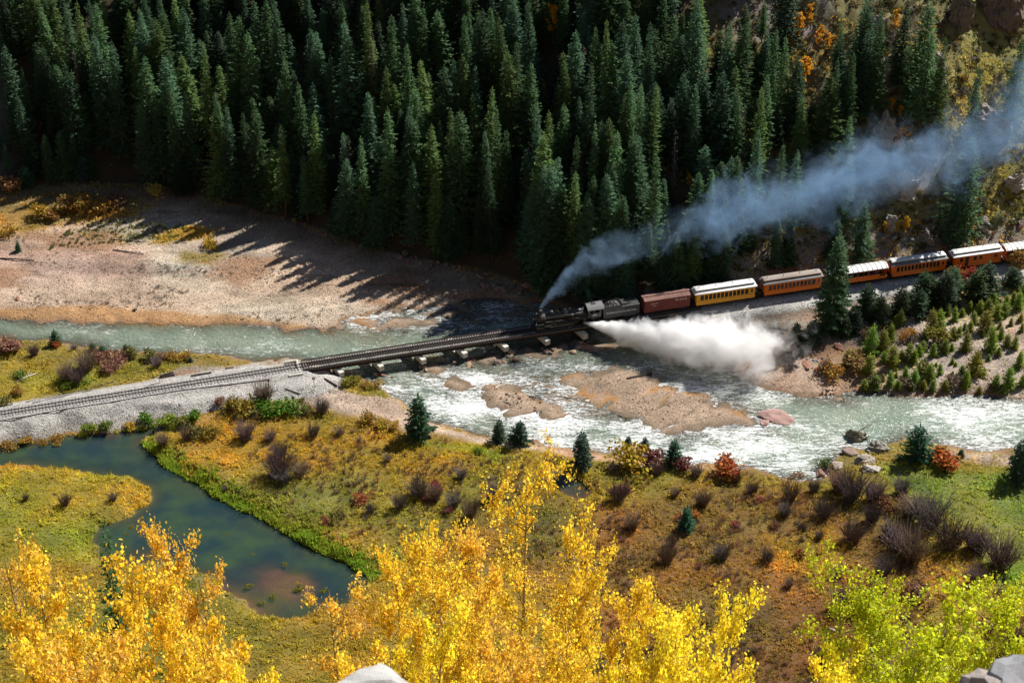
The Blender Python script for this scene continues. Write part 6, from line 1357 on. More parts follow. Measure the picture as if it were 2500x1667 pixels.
wheelset(loco, X_(10.35), .36, name='leading_wheel'); wheelset(loco, X_(2.6), .38, name='trailing_wheel')
MB().box(X_(.1), X_(10.9), -.55, .55, .85, 1.2).build('under_frame', M_DARK, loco)
mb = MB(); mb.box(X_(10.98), X_(11.15), -1.2, 1.2, .68, 1.06); mb.build('pilot_beam', M_SOOT, loco)
MB().box(X_(10.5), X_(11.2), -1.1, 1.1, 1.06, 1.10).build('front_deck', M_SOOT, loco)
for k in range(11):
    yy = -1.05 + .21 * k; nose = X_(11.9) - abs(yy) * .5
    MB().tube([(X_(11.12), yy, .7), (nose, yy * .8, .14)], .035, 6).build('pilot_bar', M_SOOT, loco)
MB().tube([(X_(11.35), -1.0, .14), (X_(11.9), 0, .13), (X_(11.35), 1.0, .14)], .05, 6).build('pilot_toe', M_SOOT, loco)
coupler(loco, X_(11.15), 1, .82)
for sg in (-1, 1):
    MB().tube([(X_(11.1), sg * .55, 1.1), (X_(10.6), sg * .5, 2.0)], .03, 6).build('smokebox_brace', M_ROD, loco)
    fl = MB().tube([(X_(11.12), sg * 1.0, 1.1), (X_(11.12), sg * 1.0, 1.65)], .012, 5); fl.add([(X_(11.12), sg * 1.0, 1.4), (X_(11.12), sg * 1.0, 1.64), (X_(10.95), sg * 1.05, 1.6), (X_(10.93), sg * 1.05, 1.42)], [(0, 1, 2, 3)]); fl.build('marker_flag', M_WHT, loco)
# -------- tender
s0, s1 = s_of_px(1466), s_of_px(1556); L = s1 - s0; ten = empty('tender', (0, 0, 0)); place(ten, (s0 + s1) / 2); h_ = L / 2
ten.scale = (1, 1, 1.1); tag(ten, 'black tender lettered in white coupled behind the locomotive', 'tender')
mb = MB(); mb.box(-h_ + .1, h_ - .1, -1.3, 1.3, 1.0, 2.62); mb.box(-h_ + .02, h_ - .02, -1.335, 1.335, 2.6, 2.66); mb.build('tank', M_CABT, ten)
MB().box(-h_, h_, -1.36, 1.36, .88, .998).build('under_frame', M_DARK, ten)
for sg in (-1, 1):
    mb = MB(); y0, y1 = min(sg * 1.22, sg * 1.3), max(sg * 1.22, sg * 1.3)
    mb.prism([(-h_ * .05, 2.66), (h_ - .2, 2.66), (h_ - .2, 3.05), (h_ * .08, 3.05)], 1, y0, y1); mb.build('coal_board', M_CABT, ten)
    mb = MB(); mb.tube([(-h_ + .1, sg * 1.38, .95), (h_ - .1, sg * 1.38, .95)], .025, 6); mb.build('side_rail', M_ROD, ten)
for xx in (-h_ * .05, h_ - .24): MB().box(xx, xx + .06, -1.219, 1.219, 2.66, 3.04).build('coal_board', M_CABT, ten)
g = np.random.default_rng(3); nx_, ny_ = 16, 12; V = []
for i in range(nx_):
    for j in range(ny_):
        u, v_ = i / (nx_ - 1), j / (ny_ - 1); V.append((h_ * .0 + (h_ - .3) * u, -1.2 + 2.4 * v_, 2.72 + .55 * math.sin(math.pi * v_) * math.sin(math.pi * min(1, u * 1.1 + .05)) + g.normal(0, .05)))
F_ = [(i * ny_ + j, (i + 1) * ny_ + j, (i + 1) * ny_ + j + 1, i * ny_ + j + 1) for i in range(nx_ - 1) for j in range(ny_ - 1)]
MB().add(V, F_).build('coal', M_COAL, ten)
MB().tube([(-h_ * .55, 0, 2.66), (-h_ * .55, 0, 2.8)], .4, 18).build('water_hatch', M_SOOT, ten)
MB().box(-h_ * .4, -h_ * .1, -.7, .7, 2.661, 2.9).build('tool_box', M_CABT, ten)
mb = MB(); [mb.tube([(-h_ + .3, s * 1.15, 2.66), (-h_ + .3, s * 1.15, 2.95), (-h_ * .2, s * 1.15, 2.95), (-h_ * .2, s * 1.15, 2.66)], .02, 5) for s in (-1, 1)]; mb.build('grab_rail', M_SOOT, ten)
lettering(ten, text_mesh('DURANGO & SILVERTON', 0.47, M_WHT, space=1.12), 0, 1.306, 1.72)
truck(ten, h_ * .58, 1.5, .38); truck(ten, -h_ * .58, 1.5, .38); coupler(ten, -h_, -1); coupler(ten, h_, 1)

# -------- boxcar
s0, s1 = s_of_px(1567), s_of_px(1679); L = s1 - s0; box = empty('boxcar', (0, 0, 0)); place(box, (s0 + s1) / 2); h_ = L / 2
tag(box, 'brown red wooden boxcar coupled behind the tender', 'boxcar')
MB().box(-h_ + .06, h_ - .06, -1.2, 1.2, .72, 3.0).build('body', M_BOX, box); box.scale = (1, 1, 1.06)
nb_ = 46                                        # the side sheathing boards
BRD = MB().box(-.095, .095, 0, .028, .74, 2.96).mesh('board', M_BOX)
for i in range(nb_):
    xx = -h_ + .16 + (L - .32) * i / (nb_ - 1)
    link('board', BRD, box, (xx, 1.2 + rnd.uniform(0, .006), 0)); link('board', BRD, box, (xx, -1.2, 0), (0, 0, math.pi))
MB().box(-h_, h_, -1.15, 1.15, .6, .71).build('under_frame', M_DARK, box)
for sg in (-1, 1):
    d_ = MB().box(-.85, .85, min(sg * 1.23, sg * 1.29), max(sg * 1.23, sg * 1.29), 1.0, 2.93).build('door', M_BOX, box)
    MB().box(-.9, 2.0, min(sg * 1.235, sg * 1.3), max(sg * 1.235, sg * 1.3), 2.935, 2.985).build('door_track', M_DARK, d_)
    mb = MB(); [mb.box(h_ - .55, h_ - .15, min(sg * 1.24, sg * 1.3), max(sg * 1.24, sg * 1.3), 1.1 + .35 * i, 1.14 + .35 * i) for i in range(5)]; mb.build('ladder', M_DARK, box)
rfm = MB(); rfm.prism([(-1.32, 2.99), (1.32, 2.99), (1.32, 3.05), (0, 3.42), (-1.32, 3.05)], 0, -h_ - .02, h_ + .02); rfm = rfm.build('roof', M_BOXR, box)
nrib = 11
for sg in (-1, 1):
    for i in range(nrib):
        x0_ = -h_ + .02 + L * i / nrib; x1_ = -h_ - .02 + L * (i + 1) / nrib
        MB().add([(x0_, sg * 1.31, 3.056), (x1_, sg * 1.31, 3.056), (x1_, sg * .25, 3.354), (x0_, sg * .25, 3.354), (x0_, sg * 1.31, 3.08), (x1_, sg * 1.31, 3.08), (x1_, sg * .25, 3.378), (x0_, sg * .25, 3.378)], [(0, 1, 2, 3), (4, 7, 6, 5), (0, 4, 5, 1), (1, 5, 6, 2), (2, 6, 7, 3), (3, 7, 4, 0)]).build('roof_panel', M_BOXR, rfm)
for yy in (-.2, 0, .2): MB().box(-h_ - .15, h_ + .15, yy - .085, yy + .085, 3.46, 3.5).build('walkway_plank', M_BOXR, rfm)
lettering(box, text_mesh('D&RGW', 0.34, M_WHT, space=1.2), h_ * .56, 1.238, 2.32); lettering(box, text_mesh('3474', 0.30, M_WHT, space=1.15), h_ * .56, 1.238, 1.86)
lettering(box, text_mesh('Rio Grande', 0.5, M_WHT, shear=0.35), -h_ * .58, 1.238, 2.5)
for s in (1, -1): truck(box, s * h_ * .68); coupler(box, s * h_, s)

# -------- passenger cars
def clerestory(root, h_, mroof, mlow, mside, ov=0.45, rise=0.0):
    """lower roof with bull-nosed ends, clerestory deck and upper roof"""
    hw = 1.36; zb = 3.10; n = 12
    def sect(hwid, zbase, rise_, x): return [(x, yy, zz_) for yy, zz_ in arc_prof(hwid, zbase, rise_, n)]
    def shell(name, hwid, zbase, rise_, x0, mat, parent, drop):
        xs = [(-x0, .55, drop), (-x0 + .18, .82, drop * .5), (-x0 + .5, .95, drop * .15), (-x0 + .95, 1.0, 0), (x0 - .95, 1.0, 0), (x0 - .5, .95, drop * .15), (x0 - .18, .82, drop * .5), (x0, .55, drop)]
        vs = []; fs = []
        for xx, k_, dr in xs:
            for yy, zz_ in arc_prof(hwid, zbase, rise_ * 1.0, n): vs.append((xx, yy * (1 if k_ > .8 else .93), max(zbase - .02, zz_ - dr)))
        m_ = n + 1
        for i in range(len(xs) - 1):
            for j in range(n): fs.append((i * m_ + j, i * m_ + j + 1, (i + 1) * m_ + j + 1, (i + 1) * m_ + j))
        for e in (0, len(xs) - 1):
            fs.append(tuple(e * m_ + j for j in range(m_)) if e else tuple(e * m_ + j for j in range(m_))[::-1])
        vs2 = [(a, b, zbase - .06) for a, b, c in vs]
        mb = MB(); mb.add(vs, fs, 0, True)
        # eave strip
        for sg in (-1, 1): mb.box(-x0 + .12, x0 - .12, min(sg * (hwid - .05), sg * (hwid + .01)), max(sg * (hwid - .05), sg * (hwid + .01)), zbase - .06, zbase + .02)
        mb.box(-x0 + .1, x0 - .1, -hwid + .06, hwid - .06, zbase - .07, zbase - .01)
        return mb.build(name, mat, parent)
    low = shell('roof', hw, zb, .38, h_ + ov, mlow, root, .33)
    MB().box(-h_ - .05, h_ + .05, -.64, .64, 3.34, 3.655).build('clerestory', mside, root)
    nw = int(h_ * 2 / .95)
    for sg in (-1, 1):
        for i in range(nw):
            xx = -h_ + .5 + (2 * h_ - 1.0) * i / (nw - 1); MB().box(xx - .3, xx + .3, min(sg * .635, sg * .648), max(sg * .635, sg * .648), 3.49, 3.61).build('clerestory_window', M_GLS, root)
    shell('upper_roof', .80, 3.65, .2, h_ + ov - .3, mroof, root, .19)
    for i in range(4):
        xx = -h_ + .8 + (2 * h_ - 1.6) * i / 3; MB().tube([(xx, 0, 3.8), (xx, 0, 3.95), (xx, 0, 3.99)], [.07, .07, .1], 8).build('roof_vent', M_SOOT, root)
def platform(root, h_, sg, mat):
    x0 = sg * h_; x1 = sg * (h_ + .72)
    MB().box(min(x0, x1), max(x0, x1), -1.15, 1.15, .86, .98).build('platform', M_DARK, root)
    mb = MB(); xe = sg * (h_ + .66)
    for yy in (-1.08, -.55, .55, 1.08): mb.tube([(xe, yy, .98), (xe, yy, 1.75)], .02, 5)
    for zz_ in (1.35, 1.75): mb.tube([(xe, -1.08, zz_), (xe, -.4, zz_)], .018, 5); mb.tube([(xe, .4, zz_), (xe, 1.08, zz_)], .018, 5)
    for yy in (-1.1, 1.1): mb.tube([(xe, yy, .98), (xe, yy, 3.05)], .022, 5)
    mb.build('platform_railing', M_DARK, root)
    for yy in (-1, 1):
        mb = MB(); [mb.box(min(sg * (h_ + .1), sg * (h_ + .6)), max(sg * (h_ + .1), sg * (h_ + .6)), min(yy * 1.0, yy * 1.28), max(yy * 1.0, yy * 1.28), zz_, zz_ + .04) for zz_ in (.3, .58)]; mb.build('step', M_DARK, root)
def coach(pxa, pxb, body, mroof, mlow, label, nwin=12, baggage=False, name='passenger_coach', mside=None, lead=0.75, tail=1.35):
    s0, s1 = s_of_px(pxa - 6), s_of_px(pxb - 6); L = s1 - s0; root = empty(name, (0, 0, 0)); place(root, (s0 + s1) / 2); h_ = L / 2
    tag(root, label, 'railway coach')
    zs, zw0, zw1, ze = .66, 1.68, 2.76, 3.10; hw = 1.29
    MB().box(-h_, h_, -1.2, 1.2, .55, .66).build('under_frame', M_DARK, root)
    MB().box(-h_ * .5, h_ * .5, -.9, .9, .3, .55).build('battery_box', M_DARK, root)
    for sg in (-1, 1):
        y0, y1 = min(sg * (hw - .07), sg * hw), max(sg * (hw - .07), sg * hw); yo = sg * hw
        if not baggage:
            low = MB().box(-h_, h_, y0, y1, zs, zw0).build('side_panel', body, root); MB().box(-h_, h_, y0, y1, zw1, ze).build('letter_board', body, root)
            MB().box(-h_ - .01, h_ + .01, min(yo, yo + sg * .018), max(yo, yo + sg * .018), zw0 - .13, zw0 - .09).build('belt_rail', M_INT, low)
            a, b = h_ - lead, -h_ + tail            # front end first
            MB().box(a, h_, y0, y1, zw0, zw1).build('end_panel', body, root)
            ep = MB().box(-h_, b, y0, y1, zw0, zw1).build('end_panel', body, root)
            pw = (a - b) / nwin
            for i in range(nwin):
                xm = a - pw * (i + .5)
                if i: MB().box(a - pw * i - .085, a - pw * i + .085, y0, y1, zw0, zw1).build('window_post', body, root)
                wn = MB().box(xm - pw / 2 + .085, xm + pw / 2 - .085, min(yo - sg * .055, yo - sg * .045), max(yo - sg * .055, yo - sg * .045), zw0, zw1).build('window', M_GLS, root)
                MB().box(xm - pw / 2 + .085, xm + pw / 2 - .085, min(yo - sg * .045, yo - sg * .025), max(yo - sg * .045, yo - sg * .025), 2.2, 2.25).build('sash', M_INT, wn)
            xm = (-h_ + b) / 2; wn = MB().box(xm - .2, xm + .2, min(yo, yo + sg * .012), max(yo, yo + sg * .012), 1.9, 2.6).build('window', M_GLS, ep)
        else:
            MB().box(-h_, h_, y0, y1, zs, ze).build('side_panel', body, root)
            for i in range(int(L / .3)):
                xx = -h_ + .15 + .3 * i
                MB().box(xx - .006, xx + .006, min(yo, yo + sg * .01), max(yo, yo + sg * .01), zs + .05, ze - .1).build('batten', mside or body, root)
            MB().box(h_ - 2.95, h_ - 2.2, min(yo, yo + sg * .025), max(yo, yo + sg * .025), .8, 2.8).build('open_doorway', M_INT, root)
            dr = MB().box(-h_ + 2.3, -h_ + 3.2, min(yo, yo + sg * .04), max(yo, yo + sg * .04), .8, 2.8).build('sliding_door', body, root)
            MB().box(-h_ + 2.25, -h_ + 3.25, min(yo + sg * .04, yo + sg * .055), max(yo + sg * .04, yo + sg * .055), 2.8, 2.84).build('door_track', M_INT, dr)
            for xx in (h_ - 1.4, h_ - 4.3, -h_ + 4.4, -h_ + 1.2):
                wn = MB().box(xx - .3, xx + .3, min(yo, yo + sg * .03), max(yo, yo + sg * .03), 1.9, 2.65).build('window', mside or M_INT, root); MB().box(xx - .22, xx + .22, min(yo + sg * .03, yo + sg * .036), max(yo + sg * .03, yo + sg * .036), 1.97, 2.58).build('pane', M_GLS, wn)
    for sg in (-1, 1):
        e0, e1 = min(sg * h_, sg * (h_ - .06)), max(sg * h_, sg * (h_ - .06))
        MB().box(e0, e1, -hw + .071, hw - .071, zs, ze).build('end_wall', body, root)
        MB().box(min(sg * h_, sg * (h_ + .02)), max(sg * h_, sg * (h_ + .02)), -.35, .35, .98, 2.9).build('end_door', M_INT, root)
        platform(root, h_, sg, body); coupler(root, sg * (h_ + .7), sg); truck(root, sg * (h_ - 1.5), 1.6, .36)
    MB().box(-h_ + .1, h_ - .1, -1.1, 1.1, .9, 1.3).build('floor', M_INT, root)
    clerestory(root, h_, mroof, mlow, mside or M_INT)
    return root
coach(1700, 1842, M_YEL, M_SILV, M_SILV, 'yellow coach with silver roof, first behind the boxcar')
coach(1866, 2004, M_ORG, M_BRNR, M_GRYR, 'orange coach with faded brown roof behind the yellow coach', mside=M_ORD)
coach(2177, 2306, M_ORG, M_SILV, M_GRYR, 'orange coach with silver top roof between gondola car and baggage car')
coach(2327, 2440, M_ORD, M_SILV, M_SILV, 'orange baggage car with doors and a few small windows', baggage=True, name='baggage_car', mside=M_INT)
# people in the open cars
def skin_person(col):
    key = 'person_%s' % (col,)
    if key in MATS: return MATS[key]
    sk = [(0, 0, 0), (0, 0, .26), (0, 0, .46), (0, .01, .58), (0, .02, .68), (0, .03, .8), (.19, .0, .46), (.27, .1, .26), (.2, .3, .28), (-.19, 0, .46), (-.27, .1, .26), (-.2, .3, .26), (.1, .12, -.02), (.12, .42, -.01), (-.1, .12, -.02), (-.12, .42, -.01)]
    ed = [(0, 1), (1, 2), (2, 3), (3, 4), (4, 5), (2, 6), (6, 7), (7, 8), (2, 9), (9, 10), (10, 11), (0, 12), (12, 13), (0, 14), (14, 15)]
    rad = [.15, .16, .15, .06, .095, .07, .07, .05, .035, .07, .05, .035, .09, .06, .09, .06]
    me = bpy.data.meshes.new('person'); me.from_pydata(sk, ed, []); o = bpy.data.objects.new('person', me); COL.objects.link(o)
    sm = o.modifiers.new('s', 'SKIN'); o.modifiers.new('d', 'SUBSURF').levels = 1
    for i, r_ in enumerate(rad): me.skin_vertices[0].data[i].radius = (r_, r_)
    me.skin_vertices[0].data[0].use_root = True
    m2 = bpy.data.meshes.new_from_object(o.evaluated_get(bpy.context.evaluated_depsgraph_get())); bpy.data.objects.remove(o)
    cl = paint('shirt_%d' % len(MATS), col, .9, 0, .2, .2, 6); skn = paint('skin', (.5, .3, .21), .7, 0, .3, .1, 6); hr = paint('hair', (.05, .03, .02), .8, 0, .3, .3, 9)
    for mm in (cl, skn, hr): m2.materials.append(mm)
    for p_ in m2.polygons:
        c_ = p_.center; p_.use_smooth = True
        if c_.z > .6: p_.material_index = 2 if (c_.z > .74 or c_.y < .0) else 1
        elif abs(c_.x) > .15 and c_.y > .2 and c_.z > .15: p_.material_index = 1
    MATS[key] = m2; return m2
SHIRTS = [((.75, .75, .74), 'white shirt'), ((.05, .07, .14), 'navy jacket'), ((.55, .1, .16), 'pink red jacket'), ((.08, .08, .08), 'black jacket'), ((.35, .32, .28), 'grey jacket'), ((.12, .2, .32), 'blue jacket')]
def gondola(pxa, pxb, label, where, n=9):
    s0, s1 = s_of_px(pxa - 6), s_of_px(pxb - 6); L = s1 - s0; root = empty('open_gondola_car', (0, 0, 0)); place(root, (s0 + s1) / 2); h_ = L / 2; hw = 1.25
    tag(root, label, 'railway coach')
    MB().box(-h_, h_, -1.2, 1.2, .74, .9).build('floor', M_DARK, root)
    for sg in (-1, 1):
        y0, y1 = min(sg * (hw - .06), sg * hw), max(sg * (hw - .06), sg * hw)
        npan = 5; gate = 1.4
        for i in range(npan):
            x1_ = h_ - (L - gate) * i / npan; x0_ = h_ - (L - gate) * (i + 1) / npan
            pn = MB().box(x0_ + .012, x1_ - .012, y0, y1, .7, 1.78).build('side_panel', M_ORG, root)
            MB().tube([(x1_ - .1, sg * (hw + .015), .78), (x0_ + .1, sg * (hw + .015), 1.72)] if i % 2 else [(x1_ - .1, sg * (hw + .015), 1.66), (x0_ + .1, sg * (hw + .015), .92)], .022, 5).build('brace', M_ORD, pn)
        gm = MB(); [gm.tube([(-h_ + .1 + .24 * i, sg * (hw - .02), .9), (-h_ + .1 + .24 * i, sg * (hw - .02), 1.7)], .02, 5) for i in range(6)]; gm.tube([(-h_ + .05, sg * (hw - .02), 1.72), (-h_ + gate - .05, sg * (hw - .02), 1.72)], .025, 5); gm.build('gate', M_ORG, root)
        MB().box(-h_ + .05, -h_ + gate - .02, y0, y1, .7, 1.25).build('gate_panel', M_ORG, root)
        for i in range(7):
            xx = -h_ + .04 + (L - .08) * i / 6; MB().box(xx - .035, xx + .035, sg * (hw - .03) - .03, sg * (hw - .03) + .03, 1.7, 3.0).build('post', M_DARK, root)
        MB().box(-h_, h_, y0, y1, 2.9, 3.0).build('eave_beam', M_GRYR, root)
        for xx in (h_ - .06, -h_): MB().box(xx, xx + .06, min(0, sg * (hw - .061)), max(0, sg * (hw - .061)), .7, 2.98).build('end_wall', M_ORG, root)
    out_ = arc_prof(1.4, 2.98, .45, 14); inn = [(a, b - .05) for a, b in out_]
    rf = MB().prism(out_ + inn[::-1], 0, -h_ - .25, h_ + .25).build('roof', M_SILV, root)
    for i in range(13):
        xx = -h_ + .05 + (L - .1) * i / 12; MB().prism([(a * 1.004, b + .045) for a, b in out_] + [(a, b + .002) for a, b in out_][::-1], 0, xx - .035, xx + .035).build('roof_rib', M_GRYR, rf)
    MB().box(-h_ + 1.6, h_ - .4, -.45, .45, .9, 1.32).build('bench', M_INT, root)
    for sg in (-1, 1): coupler(root, sg * h_, sg); truck(root, sg * (h_ - 1.5), 1.6, .36)
    for i in range(n):
        c_, w_ = SHIRTS[(i * 5 + len(label)) % 6]; xx = h_ - .9 - (L - 3.2) * i / (n - 1) + rnd.uniform(-.12, .12)
        M4 = root.matrix_basis @ Matrix.Translation((xx, .47, 1.44)) @ Matrix.Rotation(rnd.uniform(-.35, .35), 4, 'Z')
        o = link('person', skin_person(c_)); o.matrix_world = M4
        words = ('foremost', 'second', 'third', 'fourth', 'fifth', 'sixth', 'seventh', 'eighth', 'ninth', 'tenth')
        tag(o, '%s passenger in %s seated in the %s' % (words[i], w_, where), 'person', 'passengers in the open cars')
    return root
gondola(2021, 2162, 'open sided gondola car with ribbed silver roof behind the lone spruce', 'gondola car by the lone spruce', 9)
gondola(2454, 2590, 'open gondola car cut by the picture edge', 'gondola car at the picture edge', 5)
o = link('person', skin_person((.08, .12, .25))); x, y, a = tr(sB); o.matrix_world = loco.matrix_basis @ Matrix.Translation((X_(1.2) * 1.0, 1.02, 2.0))
tag(o, 'fireman in blue sitting at the cab window of the locomotive', 'person')
# ---------------------------------------------------------------- rocks
def rock(dx, dy, size, col, label, group=None, sc=(1, 1, 1), sink=0.25, name='boulder', k=None, cat='rock', tilt=0.3):
    p = OD(dx, dy); s = size
    tag(link(name, ROCK[rnd.randrange(8) if k is None else k], None, (p[0], p[1], p[2] + s * sc[2] * (0.7 - sink) * 0.6), (rnd.gauss(0, tilt), rnd.gauss(0, tilt), rnd.uniform(0, 6)), (s * sc[0], s * sc[1], s * sc[2]), col), label, cat, group)
TANR = (0.40, 0.29, 0.2); REDR = (0.33, 0.16, 0.10); GRYK = (0.30, 0.28, 0.25); DRKR = (0.16, 0.13, 0.11); PNK = (0.38, 0.24, 0.21)
rock(686, 942, 1.0, TANR, 'tan boulder standing on the bank below the ballast', sc=(1.1, 1, 1.2))
for x, y, s, c, lab, sc in (
        (1780, 966, 2.9, PNK, 'large low pink rock at the tip of the gravel bar', (1.3, .75, .45)), (1808, 977, 1.3, (0.36, .2, .17), 'smaller pink rock at the water tip of the bar', (1.4, .8, .45)), (1755, 972, 1.2, PNK, 'pink rock at the near side of the bar tip', (1.2, .8, .4)),
        (1955, 1040, 1.3, (0.28, .2, .17), 'reddish rock below the mossy one', (1.3, .9, .6)), 
        (1885, 1092, 1.3, (0.34, .2, .15), 'red brown rock at the river bend', (.9, .9, .8)), (1925, 1075, 1.3, (0.42, .34, .28), 'tan rock between shore slabs', (1.2, 1, .5)), (1765, 1066, 1.0, DRKR, 'dark wet rock in the rapids', (1.6, .8, .5)), (1728, 1062, .6, DRKR, 'smaller dark wet rock in the rapids', (1.3, .8, .5)),
        (1860, 1050, .8, DRKR, 'dark rock in the green eddy', (1.4, .8, .5)), (1852, 838, 1.1, REDR, 'flat rust red slab on the spit', (1.9, .7, .4)), (1880, 852, 1.0, (0.45, .2, .1), 'orange rock on the spit', (1, .8, .7)), (1895, 832, .9, REDR, 'rust rock behind the orange one', (1.2, .8, .6)), (1925, 800, 1.0, (0.36, .17, .12), 'tilted rust red rock on the terrace', (.7, 1.4, .7)), (1967, 825, 1.0, (0.42, .22, .14), 'slender orange slab on the terrace', (.6, 1.5, .6)),
        (1210, 662, 1.1, (0.3, .18, .13), 'reddish boulder in the shade behind the engine', (1.2, 1, .8)), (1195, 668, .7, (0.28, .17, .13), 'smaller reddish boulder in the shade', (1.2, 1, .8)), (1355, 672, 1.3, (0.25, .2, .17), 'grey brown boulder above the cab', (1.4, 1, .7)), (90, 358, .9, (0.4, .4, .42), 'pale boulder in the dark below the scree', (.8, .8, .9)), (40, 690, .6, REDR, 'rust boulder on the left flat', (1.3, 1, .7)), (310, 715, .5, DRKR, 'dark boulder above the river edge', (1, 1, 1))):
    rock(x, y, s, c, lab, None, sc, k=None, tilt=0.12)
# riprap round the piers and under the right-hand abutment
ordw = ('first', 'second', 'third', 'fourth', 'fifth', 'sixth', 'seventh', 'eighth', 'ninth')
for k, s in enumerate(PS):
    x, y, a = tr(s); n_ = (2, 3, 5, 7, 9, 9, 9, 6, 6)[k]
    for i in range(n_):
        e = rnd.uniform(2.0, 5.2); f_ = rnd.gauss(0, 1.3); px_, py_ = x + math.sin(a) * e + math.cos(a) * f_, y - math.cos(a) * e + math.sin(a) * f_
        sz = rnd.uniform(.3, .75); c = rnd.choice((TANR, REDR, DRKR, (0.3, .2, .15))); cn = {TANR: 'tan', REDR: 'rust red', DRKR: 'dark', (0.3, .2, .15): 'brown'}[c]
        z = max(gzi(px_, py_)[0], -.15)
        tag(link('riprap_rock', ROCK[rnd.randrange(8)], None, (px_, py_, z + sz * .25), (rnd.gauss(0, .4), rnd.gauss(0, .4), rnd.uniform(0, 6)), (sz * 1.2, sz, sz * .85), c),
            '%s %s riprap rock %s the %s pier from the ballast end' % ('big' if sz > .6 else ('middling' if sz > .45 else 'small'), cn, 'close under' if e < 3 else ('a little off' if e < 4.1 else 'well off'), ordw[k]), 'rock', 'riprap at the bridge piers')
def heap(n, poly, lo, hi, cols, phrase, group, seed):
    g = random.Random(seed); xs = [p[0] for p in poly]; ys = [p[1] for p in poly]; done = 0; pl = np.array(poly, float)
    while done < n:
        x, y = g.uniform(min(xs), max(xs)), g.uniform(min(ys), max(ys))
        if not inside(np.array([x]), np.array([y]), pl)[0]: continue
        p = OD(x, y); s = g.uniform(lo, hi) ** 1.0; c, cn = g.choice(cols); done += 1
        tag(link('riprap_rock', ROCK[g.randrange(8)], None, (p[0], p[1], p[2] + s * .2), (g.gauss(0, .5), g.gauss(0, .5), g.uniform(0, 6)), (s * 1.25, s, s * .8), tuple(v * g.uniform(.8, 1.2) for v in c)),
            '%s %s rock %s, %s' % ('large' if s > lo + (hi - lo) * .66 else ('middling' if s > lo + (hi - lo) * .33 else 'small'), cn, phrase, ('upper ' if y < (min(ys) + max(ys)) / 2 else 'lower ') + ('left part', 'middle part', 'right part')[min(2, int(3 * (x - min(xs)) / (max(xs) - min(xs))))]), 'rock', group)
CO = [(TANR, 'tan'), (REDR, 'rust'), (GRYK, 'grey'), (DRKR, 'dark brown')]
heap(34, [(1480, 755), (1560, 735), (1660, 735), (1740, 750), (1760, 790), (1640, 800), (1520, 790)], .3, .8, CO, 'on the bank under the boxcar', 'rocks on the far bank', 1)
heap(46, [(1715, 775), (1760, 755), (1860, 745), (1880, 790), (1850, 815), (1760, 800)], .3, .7, [(GRYK, 'grey'), ((.36, .32, .28), 'pale grey'), (DRKR, 'dark'), (TANR, 'tan')], 'in the talus by the lone spruce', 'talus by the lone spruce', 2)
heap(38, [(1985, 715), (2060, 695), (2130, 690), (2130, 730), (2060, 760), (2000, 750)], .35, .85, [((.42, .4, .38), 'pale grey'), (GRYK, 'grey'), ((.2, .19, .18), 'dark grey'), (PNK, 'pinkish')], 'in the talus below the gondola car', 'talus below the gondola car', 3)
heap(26, [(1825, 815), (1900, 815), (1870, 850), (1800, 860)], .2, .5, [(GRYK, 'grey'), (DRKR, 'dark'), (TANR, 'tan')], 'on the stony bank above the spit', 'stones above the spit', 4)
heap(34, [(900, 575), (1000, 600), (1150, 640), (1240, 680), (1180, 690), (1050, 640), (920, 600)], .3, .9, [((.2, .17, .15), 'grey brown'), (DRKR, 'dark'), ((.26, .17, .13), 'reddish')], 'at the foot of the wood', 'rocks along the foot of the wood', 5)
heap(40, [(1900, 560), (2100, 530), (2352, 490), (2352, 525), (2100, 570), (1900, 615)], .3, .9, [((.24, .21, .19), 'grey'), ((.3, .27, .24), 'pale'), (DRKR, 'dark')], 'in the cutting behind the coaches', 'rocks of the cutting', 6)
heap(30, [(1130, 890), (1200, 900), (1290, 945), (1230, 950), (1150, 925)], .12, .32, CO, 'on the small gravel bar', 'stones on the small bar', 7)
# crags on the hillside
def crag(seed, px, py, w_, d_, h_, col, label, sub=4):
    import bmesh
    p = onground(px, py); g = np.random.default_rng(seed); bm = bmesh.new(); bmesh.ops.create_icosphere(bm, subdivisions=sub, radius=1.0)
    pl = [(n / np.linalg.norm(n), d) for n, d in ((np.array([g.normal(), g.normal() - .4, g.normal() * .7]), g.uniform(.5, .85)) for _ in range(16))]
    V = np.array([v.co for v in bm.verts])
    for n, d in pl:
        e = np.maximum(V @ n - d, 0); V = V - n * (e * .95)[:, None]
    a = np.arctan2(V[:, 1], V[:, 0]); st = (np.abs((a * 4.3 + V[:, 2] * .8 + seed) % 1 - .5) - .25) * .42 + (np.abs((V[:, 2] * 3.1 + V[:, 0] * .9 + seed * .37) % 1 - .5) - .25) * .34
    nz = fbm(V[:, 0] * 3 + seed, V[:, 1] * 3 + V[:, 2] * 4, 1.0, seed % 50, 4) * .34
    V = V * (1 + st + nz)[:, None]
    for v, c in zip(bm.verts, V): v.co = Vector((c[0] * w_, c[1] * d_, c[2] * h_))
    me = bpy.data.meshes.new('crag'); bm.to_mesh(me); bm.free(); me.materials.append(M_CRAG)
    tag(link('crag', me, None, (p[0], p[1] + d_ * .35, p[2] + h_ * .25), (0, 0, g.uniform(-.3, .3)), color=col), label, 'rock outcrop')
CR = (0.26, 0.22, 0.19); CRP = (0.36, 0.33, 0.30)
